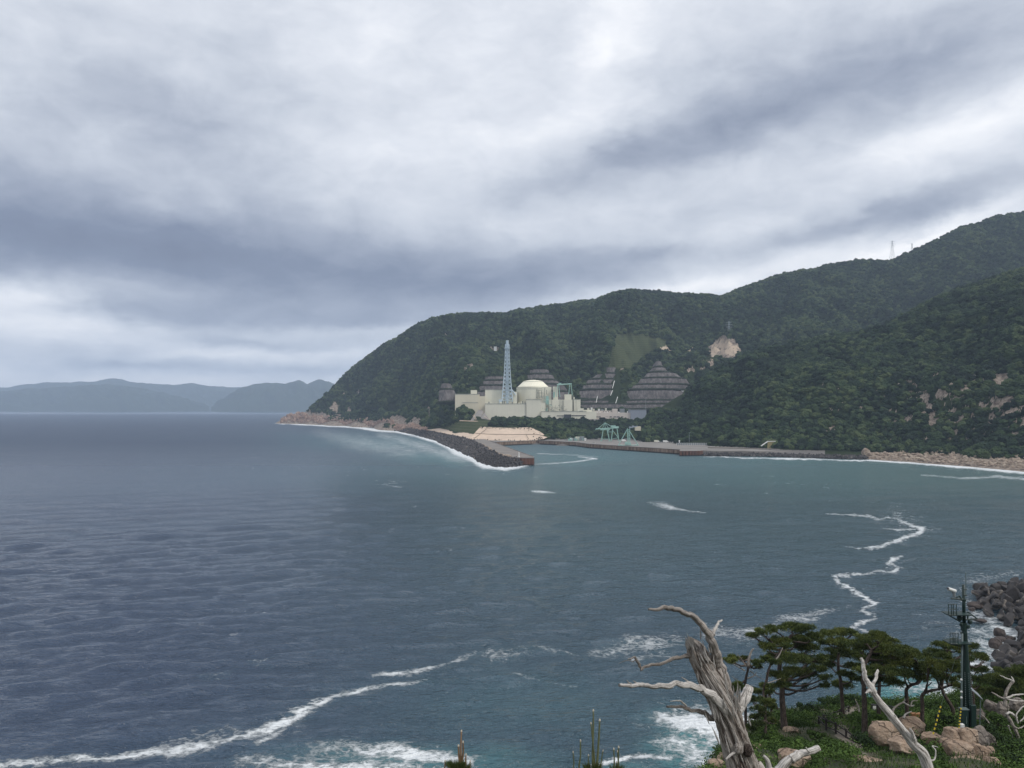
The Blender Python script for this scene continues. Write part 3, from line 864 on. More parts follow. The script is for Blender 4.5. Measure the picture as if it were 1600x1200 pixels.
class Terrain:
    def __init__(s, st, sil, y0, y1, nrow, dpx, drop, seed, gul):
        s.pxs = np.arange(min(st), max(st) + .1, dpx)
        s.ys = np.linspace(y0, y1, nrow)
        keys = sorted(st)
        tab = np.stack([np.interp(s.ys, [a for a, b in st[k]], [b for a, b in st[k]]) for k in keys])  # station x row
        Z = np.empty((nrow, len(s.pxs)))
        for r in range(nrow):
            Z[r] = np.interp(s.pxs, keys, tab[:, r])
        PX, Y = np.meshgrid(s.pxs, s.ys)
        X = (PX - 800) / F * Y
        # soften the polyline profiles
        for _ in range(3):
            Z[1:-1] = (Z[:-2] + 2 * Z[1:-1] + Z[2:]) / 4
        for _ in range(4):
            Z[:, 1:-1] = (Z[:, :-2] + 2 * Z[:, 1:-1] + Z[:, 2:]) / 4
        zr = Z.max(0)[None, :]
        hf = np.clip(Z / np.maximum(zr, 30), 0, 1)
        env = sstep(.05, .35, hf) * sstep(1.0, .8, hf) * sstep(28, 60, Z) * (1 if gul > 0 else 0)
        wx = X + 60 * (fbm2(X / 150, Y / 150, 2, seed + 5) - .5)
        rid = 1 - np.abs(2 * fbm2(wx / 130, Y / 330, 3, seed) - 1) * 2.4
        rid2 = 1 - np.abs(2 * fbm2(wx / 48, Y / 120, 3, seed + 3) - 1) * 2.2
        Z = Z + env * (gul * (rid - .35) + gul * .4 * (rid2 - .4))
        Z = Z + sstep(2, 12, Z) * (fbm2(X / 12, Y / 12, 3, seed + 9) - .5) * 3
        # match the skyline
        tgt = np.interp(s.pxs, [a for a, b in sil], [b for a, b in sil])
        ang = (Z - HC) / Y
        am = ang.max(0)
        im = ang.argmax(0)
        want = (HOR - tgt) / F - drop / s.ys[im]
        # multiplicative correction of the upper slopes
        zc = HC + want * s.ys[im]
        za = Z[im, np.arange(len(s.pxs))]
        k = np.where(za > 12, zc / np.maximum(za, 12), 1)
        k = np.clip(k, .7, 1.35)
        wgt = sstep(.25, .9, np.clip(Z / np.maximum(za[None, :], 12), 0, 1))
        Z = np.where(Z > 0, Z * (1 + (k[None, :] - 1) * wgt), Z)
        s.Z = Z; s.PX = PX; s.X = X; s.Y = Y
        s.PY = HOR - (Z - HC) / Y * F
    def z(s, x, y):
        px = np.asarray(x) / y * F + 800
        c = np.clip((px - s.pxs[0]) / (s.pxs[1] - s.pxs[0]), 0, len(s.pxs) - 1.001)
        r = np.clip((np.asarray(y) - s.ys[0]) / (s.ys[1] - s.ys[0]), 0, len(s.ys) - 1.001)
        ci, ri = c.astype(int), r.astype(int)
        fc, fr = c - ci, r - ri
        Z = s.Z
        return (Z[ri, ci] * (1 - fc) + Z[ri, ci + 1] * fc) * (1 - fr) + (Z[ri + 1, ci] * (1 - fc) + Z[ri + 1, ci + 1] * fc) * fr
TA = Terrain(ST_A, SIL_A, 850, 3000, 560, 2.0, 5.5, 11, 50)
TC = Terrain(ST_C, SIL_C, 560, 1560, 420, 2.0, 5.0, 23, 26)

build_sea()

# bare patches, as seen from the bay: (px, py, rx, ry, strength)
ROCKS_A = [(1133, 542, 26, 17, 1.1), (1122, 553, 14, 6, 1.0), (1040, 547, 9, 4, 1), (1075, 545, 12, 2.5, .8), (1100, 560, 8, 6, .7), (1080, 580, 10, 5, .9), (1097, 575, 8, 3, .7), (1108, 568, 14, 4, .7),
           (522, 634, 7, 10, .9), (545, 640, 4, 9, .8), (560, 612, 3, 7, .7), (538, 612, 3, 6, .7), (527, 648, 6, 4, .9), (500, 650, 16, 7, 1.0), (470, 652, 30, 12, 1.1), (540, 658, 8, 3, .9), (620, 655, 18, 10, .75), (668, 634, 4, 9, .7),
           (672, 648, 6, 5, .6), (740, 563, 4, 3, .7), (733, 573, 10, 8, .6), (774, 544, 7, 3, .9), (695, 522, 3, 2, .8), (712, 582, 2, 2, .8), (650, 655, 10, 6, .9), (600, 660, 25, 5, .9), (570, 662, 60, 4, 1), (640, 664, 30, 5, 1),
           (970, 575, 5, 6, .7), (1000, 556, 3, 4, .9), (980, 571, 3, 5, .8)]
ROCKS_C = [(1446, 620, 8, 7, 1), (1470, 615, 11, 9, 1.05), (1497, 655, 6, 7, .9), (1505, 647, 5, 6, .9), (1415, 655, 7, 6, .95), (1398, 657, 4, 4, .8), (1457, 655, 8, 11, .9), (1463, 642, 8, 5, .9), (1450, 632, 12, 5, .7),
           (1564, 590, 13, 12, .9), (1560, 632, 9, 8, 1), (1575, 622, 10, 9, 1), (1553, 648, 6, 6, 1), (1580, 640, 10, 9, .7), (1535, 632, 7, 10, .7), (1297, 668, 5, 7, .9), (1290, 678, 8, 4, .9), (1363, 543, 5, 3, .9),
           (1358, 570, 4, 8, .8), (1522, 595, 4, 4, .8), (1590, 695, 10, 8, .8), (1387, 643, 3, 3, .9), (1235, 580, 3, 5, .6), (1490, 640, 10, 6, .6), (1600, 660, 8, 12, .6)]
def patches(PX, PY, lst, sd):
    r = np.zeros(PX.shape)
    qx = PX + (fbm2(PX / 6, PY / 6, 4, sd, .65) - .5) * 17
    qy = PY + (fbm2(PX / 6, PY / 6, 4, sd + 7, .65) - .5) * 17
    for (a, b, rx, ry, k) in lst:
        d = ((qx - a) / rx) ** 2 + ((qy - b) / ry) ** 2
        r = np.maximum(r, k * np.exp(-d ** 2))
    if sd == 52:
        cl = (fbm2(PX / 9, PY / 7, 4, 91, .6) > .63) * 1.0
        r = np.maximum(r, cl * sstep(1370, 1440, PX) * sstep(560, 600, PY) * sstep(700, 672, PY))
        r = np.maximum(r, (fbm2(PX / 5, PY / 5, 3, 93) > .735) * .9 * sstep(1240, 1320, PX) * sstep(530, 560, PY) * sstep(700, 680, PY))
    return r * (.88 + .4 * fbm2(PX / 2.2, PY / 2.2, 2, sd + 3))
TURF = [[(961, 521), (992, 520), (1042, 530), (1040, 544), (1018, 548), (1002, 560), (985, 576), (951, 574)],
        [(722, 656), (770, 657), (764, 664), (752, 669), (744, 678), (718, 675), (686, 669), (706, 661)]]
def build_terrain(T, name, rocks, sd):
    rock = patches(T.PX, T.PY, rocks, sd)
    lowz = T.Z
    if name == 'coastal_hills':
        rock = np.maximum(rock, sstep(6.5, 3.5, lowz) * sstep(690, 660, T.PX))
        rock = np.maximum(rock, sstep(16, 8, lowz) * sstep(590, 540, T.PX))
        turf = np.max([in_poly(T.PX, T.PY, p) & (T.Y > 1180) for p in TURF], axis=0).astype(float)
        pave = ((T.PX > 740) & (T.Z < 34) & (T.Y > 1285) & (T.Y < 1424)).astype(float)
        pave = np.maximum(pave, ((T.PX > 735) & (T.Z < 7)).astype(float))
        wbx, wby = (fbm2(T.PX / 5, T.PY / 5, 3, 61) - .5) * 7, (fbm2(T.PX / 5, T.PY / 5, 3, 62) - .5) * 7
        slip = in_poly(T.PX + wbx, T.PY + wby, [(1110, 543), (1118, 531), (1128, 529), (1142, 535), (1154, 544), (1162, 553), (1158, 561), (1146, 556), (1134, 553), (1122, 561), (1108, 563), (1112, 555)]) & (fbm2(T.PX / 3, T.PY / 1.6, 2, 64) > .36)
        sand = np.maximum(slip * 1.0, patches(T.PX, T.PY, [ (1040, 547, 9, 4, 1), (1075, 545, 10, 2.2, .8)], sd))
    else:
        rock = np.maximum(rock, sstep(5.2, 4.4, lowz) * sstep(1345, 1365, T.PX))
        turf = np.zeros_like(T.Z)
        pave = ((T.PX < 1290) & (T.Z < 5.2)).astype(float)
        sand = ((T.PX > 1195) & (T.PX < 1262) & (T.Z < 3.4)).astype(float)
    me = np_mesh(name, np.stack([T.X, T.Y, T.Z], -1).reshape(-1, 3), grid_faces(*T.Z.shape), True,
                 {'rock': rock.ravel(), 'turf': turf.ravel(), 'sand': sand.ravel(), 'pave': pave.ravel()})
    tag(link(name, me, M['terrain']), kind='structure')
build_terrain(TA, 'coastal_hills', ROCKS_A, 51)
build_terrain(TC, 'near_hill', ROCKS_C, 52)

# ------------------------------------------------------------------ terraced cut slopes: outline first (the forest keeps clear of them)
TERR = [  # (label, base Y, tiers bottom-up: (pxL, pxR, py_bottom, py_top, inset))
    ('small rounded grey retaining slope left of the cream buildings', 1372, [(685, 713, 628, 609), (687, 707, 608, 599)]),
    ('dark terraced slope behind the tall lattice stack', 1440, [(737, 802, 628, 612), (738, 800, 611, 603), (747, 797, 602, 595), (755, 794, 594, 588)]),
    ('rounded terraced slope behind the domed reactor building', 1440, [(820, 890, 628, 612), (820, 888, 611, 601), (818, 876, 600, 594), (820, 868, 593, 585), (826, 860, 584, 577)]),
    ('wide terraced slope with white stair lines right of the buildings', 1440, [(902, 1004, 639, 632), (901, 990, 631, 626), (902, 976, 625, 610), (909, 972, 608, 601), (914, 972, 600, 593), (922, 971, 592, 584), (942, 969, 583, 574)]),
    ('pointed pyramid terraced slope rising beside the near wooded hill', 1436, [(974, 1072, 639, 632), (973, 1070, 631, 626), (976, 1068, 625, 610), (984, 1074, 608, 601), (996, 1078, 600, 591), (1006, 1068, 590, 582), (1016, 1044, 581, 574), (1022, 1036, 573, 564)]),
]
def terr_outline(tiers):
    L = [(a + 1, b) for a, _, b, _ in tiers] + [(tiers[-1][0] + 2, tiers[-1][3] - 1)]
    Rr = [(r - 1, b) for _, r, b, _ in tiers] + [(tiers[-1][1] - 2, tiers[-1][3] - 1)]
    return L + Rr[::-1]
CLEAR = [terr_outline(t[2]) for t in TERR] + TURF + [[(636, 667), (660, 666), (676, 665), (700, 670), (720, 673.5), (752, 676), (748, 700), (690, 720), (630, 690)]]

# ------------------------------------------------------------------ forest (uncountable): points + crowns through geometry nodes
def crown_nodes(name, mat, nvar, flat):
    ng = bpy.data.node_groups.new(name, 'GeometryNodeTree')
    ng.interface.new_socket('Geometry', in_out='INPUT', socket_type='NodeSocketGeometry')
    ng.interface.new_socket('Geometry', in_out='OUTPUT', socket_type='NodeSocketGeometry')
    N, L = ng.nodes, ng.links
    gi, go = N.new('NodeGroupInput'), N.new('NodeGroupOutput')
    g2i = N.new('GeometryNodeGeometryToInstance')
    for k in range(nvar):
        ic = N.new('GeometryNodeMeshIcoSphere')
        ic.inputs['Radius'].default_value = 0.5
        ic.inputs['Subdivisions'].default_value = 4
        pos = N.new('GeometryNodeInputPosition')
        def nz(scale, detail, seedv):
            m = N.new('ShaderNodeVectorMath'); m.operation = 'ADD'
            m.inputs[1].default_value = (seedv * 7.3 + 2, seedv * 3.1, seedv)
            L.new(pos.outputs[0], m.inputs[0])
            n = N.new('ShaderNodeTexNoise')
            n.inputs['Scale'].default_value = scale
            n.inputs['Detail'].default_value = detail
            n.inputs['Roughness'].default_value = .7
            L.new(m.outputs[0], n.inputs['Vector'])
            s_ = N.new('ShaderNodeMath'); s_.operation = 'SUBTRACT'
            L.new(n.outputs['Fac'], s_.inputs[0]); s_.inputs[1].default_value = .45
            return s_.outputs[0]
        a = nz(2.2, 1.0, k); b = nz(7.0, 3.0, k + 20)
        ma = N.new('ShaderNodeMath'); ma.operation = 'MULTIPLY_ADD'
        L.new(b, ma.inputs[0]); ma.inputs[1].default_value = 1.1; 
        mb = N.new('ShaderNodeMath'); mb.operation = 'MULTIPLY'
        L.new(a, mb.inputs[0]); mb.inputs[1].default_value = 1.5
        L.new(mb.outputs[0], ma.inputs[2])
        mc = N.new('ShaderNodeMath'); mc.operation = 'ADD'
        L.new(ma.outputs[0], mc.inputs[0]); mc.inputs[1].default_value = 1.0
        sc = N.new('ShaderNodeVectorMath'); sc.operation = 'SCALE'
        L.new(pos.outputs[0], sc.inputs[0]); L.new(mc.outputs[0], sc.inputs['Scale'])
        mu = N.new('ShaderNodeVectorMath'); mu.operation = 'MULTIPLY'
        mu.inputs[1].default_value = (1, 1, flat[k % len(flat)])
        L.new(sc.outputs[0], mu.inputs[0])
        sp = N.new('GeometryNodeSetPosition')
        L.new(ic.outputs['Mesh'], sp.inputs['Geometry'])
        L.new(mu.outputs[0], sp.inputs['Position'])
        sm = N.new('GeometryNodeSetMaterial')
        sm.inputs['Material'].default_value = mat
        L.new(sp.outputs[0], sm.inputs['Geometry'])
        L.new(sm.outputs[0], g2i.inputs[0])
    iop = N.new('GeometryNodeInstanceOnPoints')
    iop.inputs['Pick Instance'].default_value = True
    L.new(gi.outputs[0], iop.inputs['Points'])
    L.new(g2i.outputs[0], iop.inputs['Instance'])
    def na(nm, typ):
        n = N.new('GeometryNodeInputNamedAttribute'); n.data_type = typ
        n.inputs['Name'].default_value = nm
        return n.outputs[0]
    L.new(na('size', 'FLOAT_VECTOR'), iop.inputs['Scale'])
    L.new(na('spin', 'FLOAT_VECTOR'), iop.inputs['Rotation'])
    iid = N.new('FunctionNodeRandomValue'); iid.data_type = 'INT'
    iid.inputs[4].default_value = 0; iid.inputs[5].default_value = nvar - 1
    for o in iid.outputs:
        if o.type == 'INT': L.new(o, iop.inputs['Instance Index'])
    L.new(iop.outputs[0], go.inputs[0])
    return ng
NG_FOREST = crown_nodes('canopy crowns', M['forest'], 6, [.8, .95, .7, 1.1, .85, .75])
def forest(name, pts, size, label, rng):
    n = len(pts)
    me = bpy.data.meshes.new(name)
    me.vertices.add(n)
    me.vertices.foreach_set('co', np.asarray(pts, np.float32).ravel())
    sz = size[:, None] * np.stack([.85 + .4 * rng.rand(n), .85 + .4 * rng.rand(n), .85 + .4 * rng.rand(n)], 1)
    me.attributes.new('size', 'FLOAT_VECTOR', 'POINT').data.foreach_set('vector', sz.astype(np.float32).ravel())
    sp = np.stack([(rng.rand(n) - .5) * .5, (rng.rand(n) - .5) * .5, rng.rand(n) * 6.28], 1)
    me.attributes.new('spin', 'FLOAT_VECTOR', 'POINT').data.foreach_set('vector', sp.astype(np.float32).ravel())
    o = link(name, me)
    md = o.modifiers.new('crowns', 'NODES')
    md.node_group = NG_FOREST
    return tag(o, label, 'forest', kind='stuff')
rngf = np.random.RandomState(8)
def scatter(T, n, x0, x1, y0, y1, rocks, sd, extra):
    x = x0 + rngf.rand(n) * (x1 - x0)
    y = y0 + rngf.rand(n) * (y1 - y0)
    px = x / y * F + 800
    ok = (px > T.pxs[0] + 2) & (px < T.pxs[-1] - 2)
    x, y, px = x[ok], y[ok], px[ok]
    z = T.z(x, y)
    py = HOR - (z + 2 - HC) / y * F
    ok = z > 5.6
    rk = patches(px, py, rocks, sd)
    ok &= rk + (rngf.rand(len(x)) - .5) * .25 < .5
    for c in CLEAR:
        ok &= ~in_poly(px, py, c)
    ok &= extra(px, y, z)
    return x[ok], y[ok], z[ok], px[ok]
def exA(px, y, z):
    ok = ~((px > 738) & (y > 1283) & (y < 1432) & (z < 60))
    ok &= ~((px > 742) & (px < 1010) & (y < 1130))
    ok &= ~((px < 590) & (z < 14))
    ok &= ~((px >= 590) & (px < 690) & (z < 6.5))
    ok &= ~((px > 736) & (px < 852) & (y < 1178))     # pale sprayed slope
    ok &= ~((px > 1010) & (y < 1300))
    ok &= ~((px > 735) & (px < 770) & (y > 1235) & (y < 1300))   # stairs beside the buildings
    return ok
x, y, z, px = scatter(TA, 150000, -760, 1500, 1120, 2560, ROCKS_A, 51, exA)
s_ = 3.6 + 5.4 * rngf.rand(len(x)) ** 2.2
s_ = np.where((y < 1300), s_ * .85, s_)
keep = ~((px > 1150) & (y < 1600) & (px > 1250))
x, y, z, s_ = x[keep], y[keep], z[keep], s_[keep]
forest('hillside_forest', np.stack([x, y, z + s_ * .28], 1), s_, 'dense dark green forest covering the coastal hills', rngf)
def exC(px, y, z):
    ok = ~((px < 1110) & (y < 1000))
    return ok
x, y, z, px = scatter(TC, 52000, 120, 900, 640, 1420, ROCKS_C, 52, exC)
s_ = 2.6 + 5.2 * rngf.rand(len(x)) ** 2.2
forest('near_forest', np.stack([x, y, z + s_ * .28], 1), s_, 'mixed green forest covering the near hill above the shore', rngf)
# ------------------------------------------------------------------ terraced slopes
def terrace(label, Y0, tiers):
    root = empty('terraced_slope', (float((tiers[0][0] + tiers[0][1]) / 2 - 800) / F * Y0, Y0, float(ZP(Y0, tiers[0][2]))))
    tag(root, label, 'retaining slope', 'terraced slopes cut into the hill')
    org = np.array(root.location)
    Yc = Y0
    for k, (a, b, pb, pt) in enumerate(tiers):
        h = (pb - pt) / F * Yc
        Yt = Yc + h * .45
        n = 28
        rng = np.random.RandomState(int(a * 7 + pb))
        face, ben = MB(org), MB(org)
        rows = []
        nxt = tiers[k + 1] if k + 1 < len(tiers) else None
        ta, tb = (a + (3.0 if nxt is None else max(0, (nxt[0] - a)) * .55), b - (3.0 if nxt is None else max(0, (b - nxt[1])) * .55))
        bend = 5
        def row(pa_, pb_, py, Y, wob):
            out = []
            for i in range(n + 1):
                t = i / n
                u = 2 * t - 1
                dY = bend * u * u
                px = pa_ + (pb_ - pa_) * t
                yy = Y + dY
                out.append(P3(px, py + (abs(u) ** 3) * 1.2 + wob * (rng.rand() - .5), yy))
            return out
        r0 = row(a, b, pb, Yc, 0)
        r1 = row(ta, tb, pt, Yt, .5)
        m = n + 1
        face.addm(r0 + r1, [(i, i + 1, m + i + 1, m + i) for i in range(n)])
        back = [p + np.array([0, 12, -1.5]) for p in r1]
        face.addm(r1 + back, [(i, i + 1, m + i + 1, m + i) for i in range(n)])
        # side cheeks so that the tier is solid
        for e in (0, n):
            q = [r0[e], r1[e], r1[e] + np.array([0, 30, -4.]), r0[e] + np.array([0, 34, -4.])]
            face.addm(q, [(0, 1, 2, 3)])
        face.build('slope_face', M['terrace'], root, smooth=False)
        # dark planting along the foot of the tier
        vs, fs = ico(1)
        for i in range(int((b - a) * 2.2)):
            t = rng.rand(); u = 2 * t - 1
            p = P3(a + (b - a) * t, pb + (abs(u) ** 3) * 1.2 + .2, Yc + bend * u * u - 1.0)
            s_ = 1.3 + rng.rand() * 1.9
            ben.addm(vs * (1 + .4 * (rng.rand(len(vs), 1) - .5)) * s_ * np.array([1.7, 1, .95]) + p, fs)
        tag(ben.build('planting_strip', M['bench'], root, smooth=True), kind='stuff')
        Yc = Yt + 6
    return root
for (lb, Y0, tiers) in TERR:
    terrace(lb, Y0, tiers)
def stair_line(pts, Y, label):
    b = MB(P3(pts[0][0], pts[0][1], Y))
    for (x0, y0), (x1, y1) in zip(pts[:-1], pts[1:]):
        b.tube([P3(x0, y0, Y - 3), P3(x1, y1, Y + (y0 - y1) * .9 - 3)], .55, 4)
    tag(b.build('slope_stair', M['white']), label, 'stair', 'white stair lines on the slopes')
stair_line([(954, 618), (957, 610)], 1446, 'white stair flight on the wide terraced slope, lower of the two upper flights')
stair_line([(957, 606.5), (960, 595)], 1450, 'white stair flight on the wide terraced slope, upper flight')
stair_line([(931.5, 629), (933.5, 619)], 1432, 'short white stair flight near the left foot of the wide terraced slope')
stair_line([(962, 630), (965, 620)], 1432, 'short white stair flight near the right foot of the wide terraced slope')

# ------------------------------------------------------------------ plant buildings
GZ = 29.0
def wx(px, Y): return (px - 800) / F * Y
def bbox(mb, pl, pr, pt, pb, Y, dep):
    """box whose front face is seen between the given columns and rows at distance Y"""
    z1 = ZP(Y, pt)
    z0 = GZ - 1 if pb is None else ZP(Y, pb)
    mb.box(wx(pl, Y), wx(pr, Y), Y, Y + dep, z0, z1)
def bld(name, label, pl, pr, Y, cat='building'):
    r = empty(name, (wx((pl + pr) / 2, Y), Y, GZ))
    return tag(r, label, cat)
def bpart(root, name, mat, boxes, bevel=0.0):
    mb = MB(root.location)
    for bx in boxes:
        bbox(mb, *bx)
    return mb.build(name, mat, root, bevel=bevel)
def parapet(root, pl, pr, pt, Y, dep, mat=None):
    mb = MB(root.location)
    z = ZP(Y, pt)
    x0, x1 = wx(pl, Y) - .3, wx(pr, Y) + .3
    mb.box(x0, x1, Y - .3, Y + .5, z + .003, z + 1.1); mb.box(x0, x1, Y + dep - .5, Y + dep + .3, z + .003, z + 1.1)
    mb.box(x0, x0 + .8, Y + .5, Y + dep - .5, z + .003, z + 1.1); mb.box(x1 - .8, x1, Y + .5, Y + dep - .5, z + .003, z + 1.1)
    return mb.build('parapet', mat or M['roofdeck'], root)
# reactor building with the frustum dome
r = bld('reactor_building', 'cream reactor building with a pale faceted dome roof', 809, 861, 1375)
cx, cy = wx(833.5, 1375), 1375 + 28
mb = MB(r.location)
rad = 26.5 * 1375 / F
zb, zt = GZ - 1, ZP(1375, 605)
mb.lathe([(rad, zb), (rad, zt)], (cx, cy, 0), 48)
bbox(mb, 831, 861.5, 604.5, None, 1378, 50)
mb.build('wall', M['cream'], r)
mb = MB(r.location)
zd0, zd1, zd2 = ZP(1375, 604.4), ZP(1375, 595.5), ZP(1375, 592.8)
s_ = 1375 / F
mb.lathe([(24.8 * s_, zd0 + .02), (24.8 * s_, zd0 + .6), (16.0 * s_, zd1 - .3), (15.6 * s_, zd1 + .05), (15.6 * s_, zd1 + .5), (9 * s_, zd2 - .7), (3 * s_, zd2), (.5, zd2 + .1)], (cx, cy, 0), 32, .5)
mb.build('dome', M['dome'], r)
mb = MB(r.location)
mb.lathe([(rad + .25, zt - 3.2), (rad + .25, zt - 2.2)], (cx, cy, 0), 48)
mb.lathe([(16.2 * s_, zd1 - .6), (16.2 * s_, zd1 - .1)], (cx, cy, 0), 32)
mb.build('ledge', M['roofdeck'], r)
rng = np.random.RandomState(3)
mb = MB(r.location)
for px, a, b in ((839, 607, 622), (842, 609, 620), (846, 611, 621), (851, 606, 624), (854, 609, 616)):
    mb.tube([P3(px, a, 1374), P3(px, b, 1374)], .5, 6)
for a, x0, x1 in ((610, 838, 847), (614, 839, 850), (619, 840, 854), (621.5, 838, 848)):
    mb.tube([P3(x0, a, 1373.6), P3(x1, a, 1373.6)], .35, 6)
mb.build('pipework', M['pipes'], r)

r = bld('auxiliary_building', 'tall plain cream block behind the lattice stack', 758, 808, 1362)
bpart(r, 'wall', M['cream'], [(758, 788, 609.5, None, 1362, 34), (788.3, 808, 612, None, 1363, 30)])
parapet(r, 758, 788, 609.5, 1362, 34, M['roofdeck'])
mb = MB(r.location)
mb.tube([P3(799, 608, 1361), P3(806, 617, 1361)], 1.1, 6)
mb.build('duct', M['towerblue'], r)

r = bld('waste_building', 'long low cream building at the left end with a small roof hut', 711, 758, 1350)
mb = MB(r.location)
Y = 1350
x0, xm, x1 = wx(711, Y), wx(748, Y), wx(758, Y)
mb.prism([(x0, Y), (xm, Y), (xm, Y + 40), (x0, Y + 40)], ZP(Y, 660), ZP(Y, 616))
mb.prism([(xm + .01, Y + 2), (x1, Y + 2), (x1, Y + 42), (xm + .01, Y + 42)], ZP(Y, 660), ZP(Y, 619))
mb.build('wall', M['cream2'], r)
hut = bpart(r, 'roof_hut', M['cream'], [(735.5, 745, 609.5, 615.9, 1356, 10)])
mb = MB(hut.location); mb = MB(r.location)
mb.box(wx(711, Y) - .2, wx(748, Y) + .2, Y - .35, Y - .05, ZP(Y, 616.6), ZP(Y, 615.4))
mb.box(wx(722, Y), wx(747, Y), Y - .5, Y - .05, ZP(Y, 629.3), ZP(Y, 628.6))
mb.build('ledge', M['roofdeck'], r)

r = bld('maintenance_building', 'long cream front building below the stack with a cluttered roof edge', 758, 822, 1322)
bpart(r, 'wall', M['cream'], [(758, 822, 631.5, None, 1322, 36)])
parapet(r, 758, 822, 631.5, 1322, 36)
mb = MB(r.location)
for px in (761, 766, 770.5, 776, 782.5, 790, 797, 799.5, 805, 811, 815.5, 818, 820):
    h = 1 + rng.rand() * 2.6
    wv = .8 + rng.rand() * 1.6
    bpart(r, 'roof_unit', M['cream'], [(px - wv, px + wv, 630.7 - h, 631.4, 1326 + rng.rand() * 8, 3)])
for px, h in ((764, 3), (785.5, 4), (788.5, 3.4), (816.5, 4), (800.5, 2.4)):
    bpart(r, 'roof_unit', M['pipes'], [(px - .8, px + .8, 630.7 - h, 631.4, 1325, 2)])
bpart(r, 'door', M['pipes'], [(821, 822.2, 648.5, 654, 1321.6, .3)])
bpart(r, 'hatch', M['towerblue'], [(779, 786, 624.2, 625.8, 1335, 5), (780, 784, 625.9, 631.3, 1335, 2)])

r = bld('turbine_hall', 'broad cream hall in front of the reactor dome', 822, 853, 1320)
bpart(r, 'wall', M['cream'], [(822.4, 846, 625, None, 1320, 44), (846.01, 852, 629.5, None, 1321, 40)])
parapet(r, 822.4, 846, 625, 1320, 44)

r = bld('boiler_building', 'cream block with stepped roof blocks under the teal gantry crane', 858, 907, 1345)
bpart(r, 'wall', M['cream'], [(858, 894.5, 624.5, None, 1345, 36), (896.5, 907, 624.8, None, 1347, 34), (882.5, 893, 616.2, 624.4, 1350, 14), (864.5, 872, 604, 624.4, 1366, 14), (896, 898, 620.5, 624.7, 1349, 3)])
parapet(r, 896.5, 907, 624.8, 1347, 34)
mb = MB(r.location)
for px in (875, 878.5, 880.5, 862, 900):
    mb = MB(r.location); mb.box(wx(px, 1343), wx(px + .35, 1343), 1344.2, 1344.9, GZ + 12, ZP(1343, 625)); mb.build('drain_pipe', M['pipes'], r)
bpart(r, 'pipe_shaft', M['pipes'], [(894.6, 896.4, 618, 640, 1350, 2)])
for q in ((853, 857.5, 619, 632, 1342, 3), (864.5, 867, 612.5, 621, 1362, 3), (852.5, 856, 638, 642, 1330, 3)):
    bpart(r, 'teal_cabinet', M['teal'], [q])
mb = MB(r.location)
for i in range(12):
    a, b2 = 850.5 + rng.rand() * 9, 618 + rng.rand() * 22
    mb.tube([P3(a, b2, 1340), P3(a + rng.randn() * 2, b2 + rng.randn() * 2.5, 1340)], .3, 5)
tag(mb.build('teal_pipework', M['teal'], r), kind='stuff')

# transformer yard: dark lines of pipework in front of the block
r = bld('pipe_yard', 'tangle of dark pipework and frames in front of the cream blocks', 850, 885, 1328, 'pipework')
mb = MB(r.location)
for i in range(90):
    px = 848 + rng.rand() * 36; py = 643 - rng.rand() ** 1.4 * 11
    L_ = rng.rand() * 3 + 1
    Y = 1316 + rng.rand() * 20
    if rng.rand() < .5: mb.tube([P3(px, py, Y), P3(px, min(643.5, py + L_ * 1.6), Y)], .22, 4)
    else: mb.tube([P3(px, py, Y), P3(px + L_, py + rng.randn() * .3, Y)], .25, 4)
tag(mb.build('pipework', M['pipes'], r), kind='stuff')
for i in range(14):
    px = 849 + rng.rand() * 34; py = 634 + rng.rand() * 8
    bpart(r, 'equipment_box', M['cream'], [(px, px + 1 + rng.rand() * 1.4, py, py + 1.2, 1318 + rng.rand() * 10, 2)])

r = bld('service_building', 'low long cream building with a dark strip below the pipework', 845, 932, 1305)
bpart(r, 'wall', M['cream'], [(846, 916, 643.5, None, 1305, 30), (916.2, 932, 643, None, 1306, 30), (903, 912, 638, 643.2, 1318, 12), (912.2, 925, 640.5, 643.2, 1320, 12)])
for q in ((856, 860, 649.3, 650.2, 1304.4, .4), (893, 915, 648.8, 650, 1304.4, .4), (870, 881, 649.2, 650, 1304.4, .4), (905, 911, 642, 643.2, 1317.5, .3)):
    bpart(r, 'window_strip', M['darkband'], [q])
bpart(r, 'dark_block', M['darkband'], [(881.5, 892.5, 647.5, 655, 1298, 6)])
bpart(r, 'roof', M['roofdeck'], [(845.8, 916.2, 642.7, 643.4, 1304.6, 30.6)])

r = bld('office_building', 'low pinkish building with a row of dark windows', 928, 985, 1315)
bpart(r, 'wall', M['pinkwall'], [(929, 985, 645, None, 1315, 24), (929.5, 956, 641.8, 644.8, 1330, 14), (940, 951, 651, 656, 1309, 5)])
win = []
for a, b in ((930, 934), (935, 938.5), (946, 950.5), (952.5, 956), (958.5, 962.5), (963.5, 968), (970.5, 974)):
    win.append((a, b, 650.7, 652.0, 1314.6, .3))
for w_ in win: bpart(r, 'window', M['darkband'], [w_])
for a in (942, 946, 950, 954): bpart(r, 'window', M['darkband'], [(a, a + 2, 642.7, 643.7, 1329.6, .3)])
mb = MB(r.location)
for px in (933, 937, 944.5, 949, 966, 967.5, 980): bpart(r, 'roof_unit', M['white'], [(px, px + 1.2, 644.8 - rng.rand() * 2.5, 644.9, 1320 + rng.rand() * 8, 2)])
r = bld('grey_hall', 'plain blue grey hall at the right end of the plant', 985, 1013, 1312)
mb = MB(r.location)
Y = 1312
mb.prism([(wx(985.3, Y), Y), (wx(1010, Y), Y), (wx(1013, Y), Y + 26), (wx(985.3, Y), Y + 26)], GZ - 4, ZP(Y, 640.5))
mb.build('wall', M['greyhall'], r)
mb = MB(r.location)
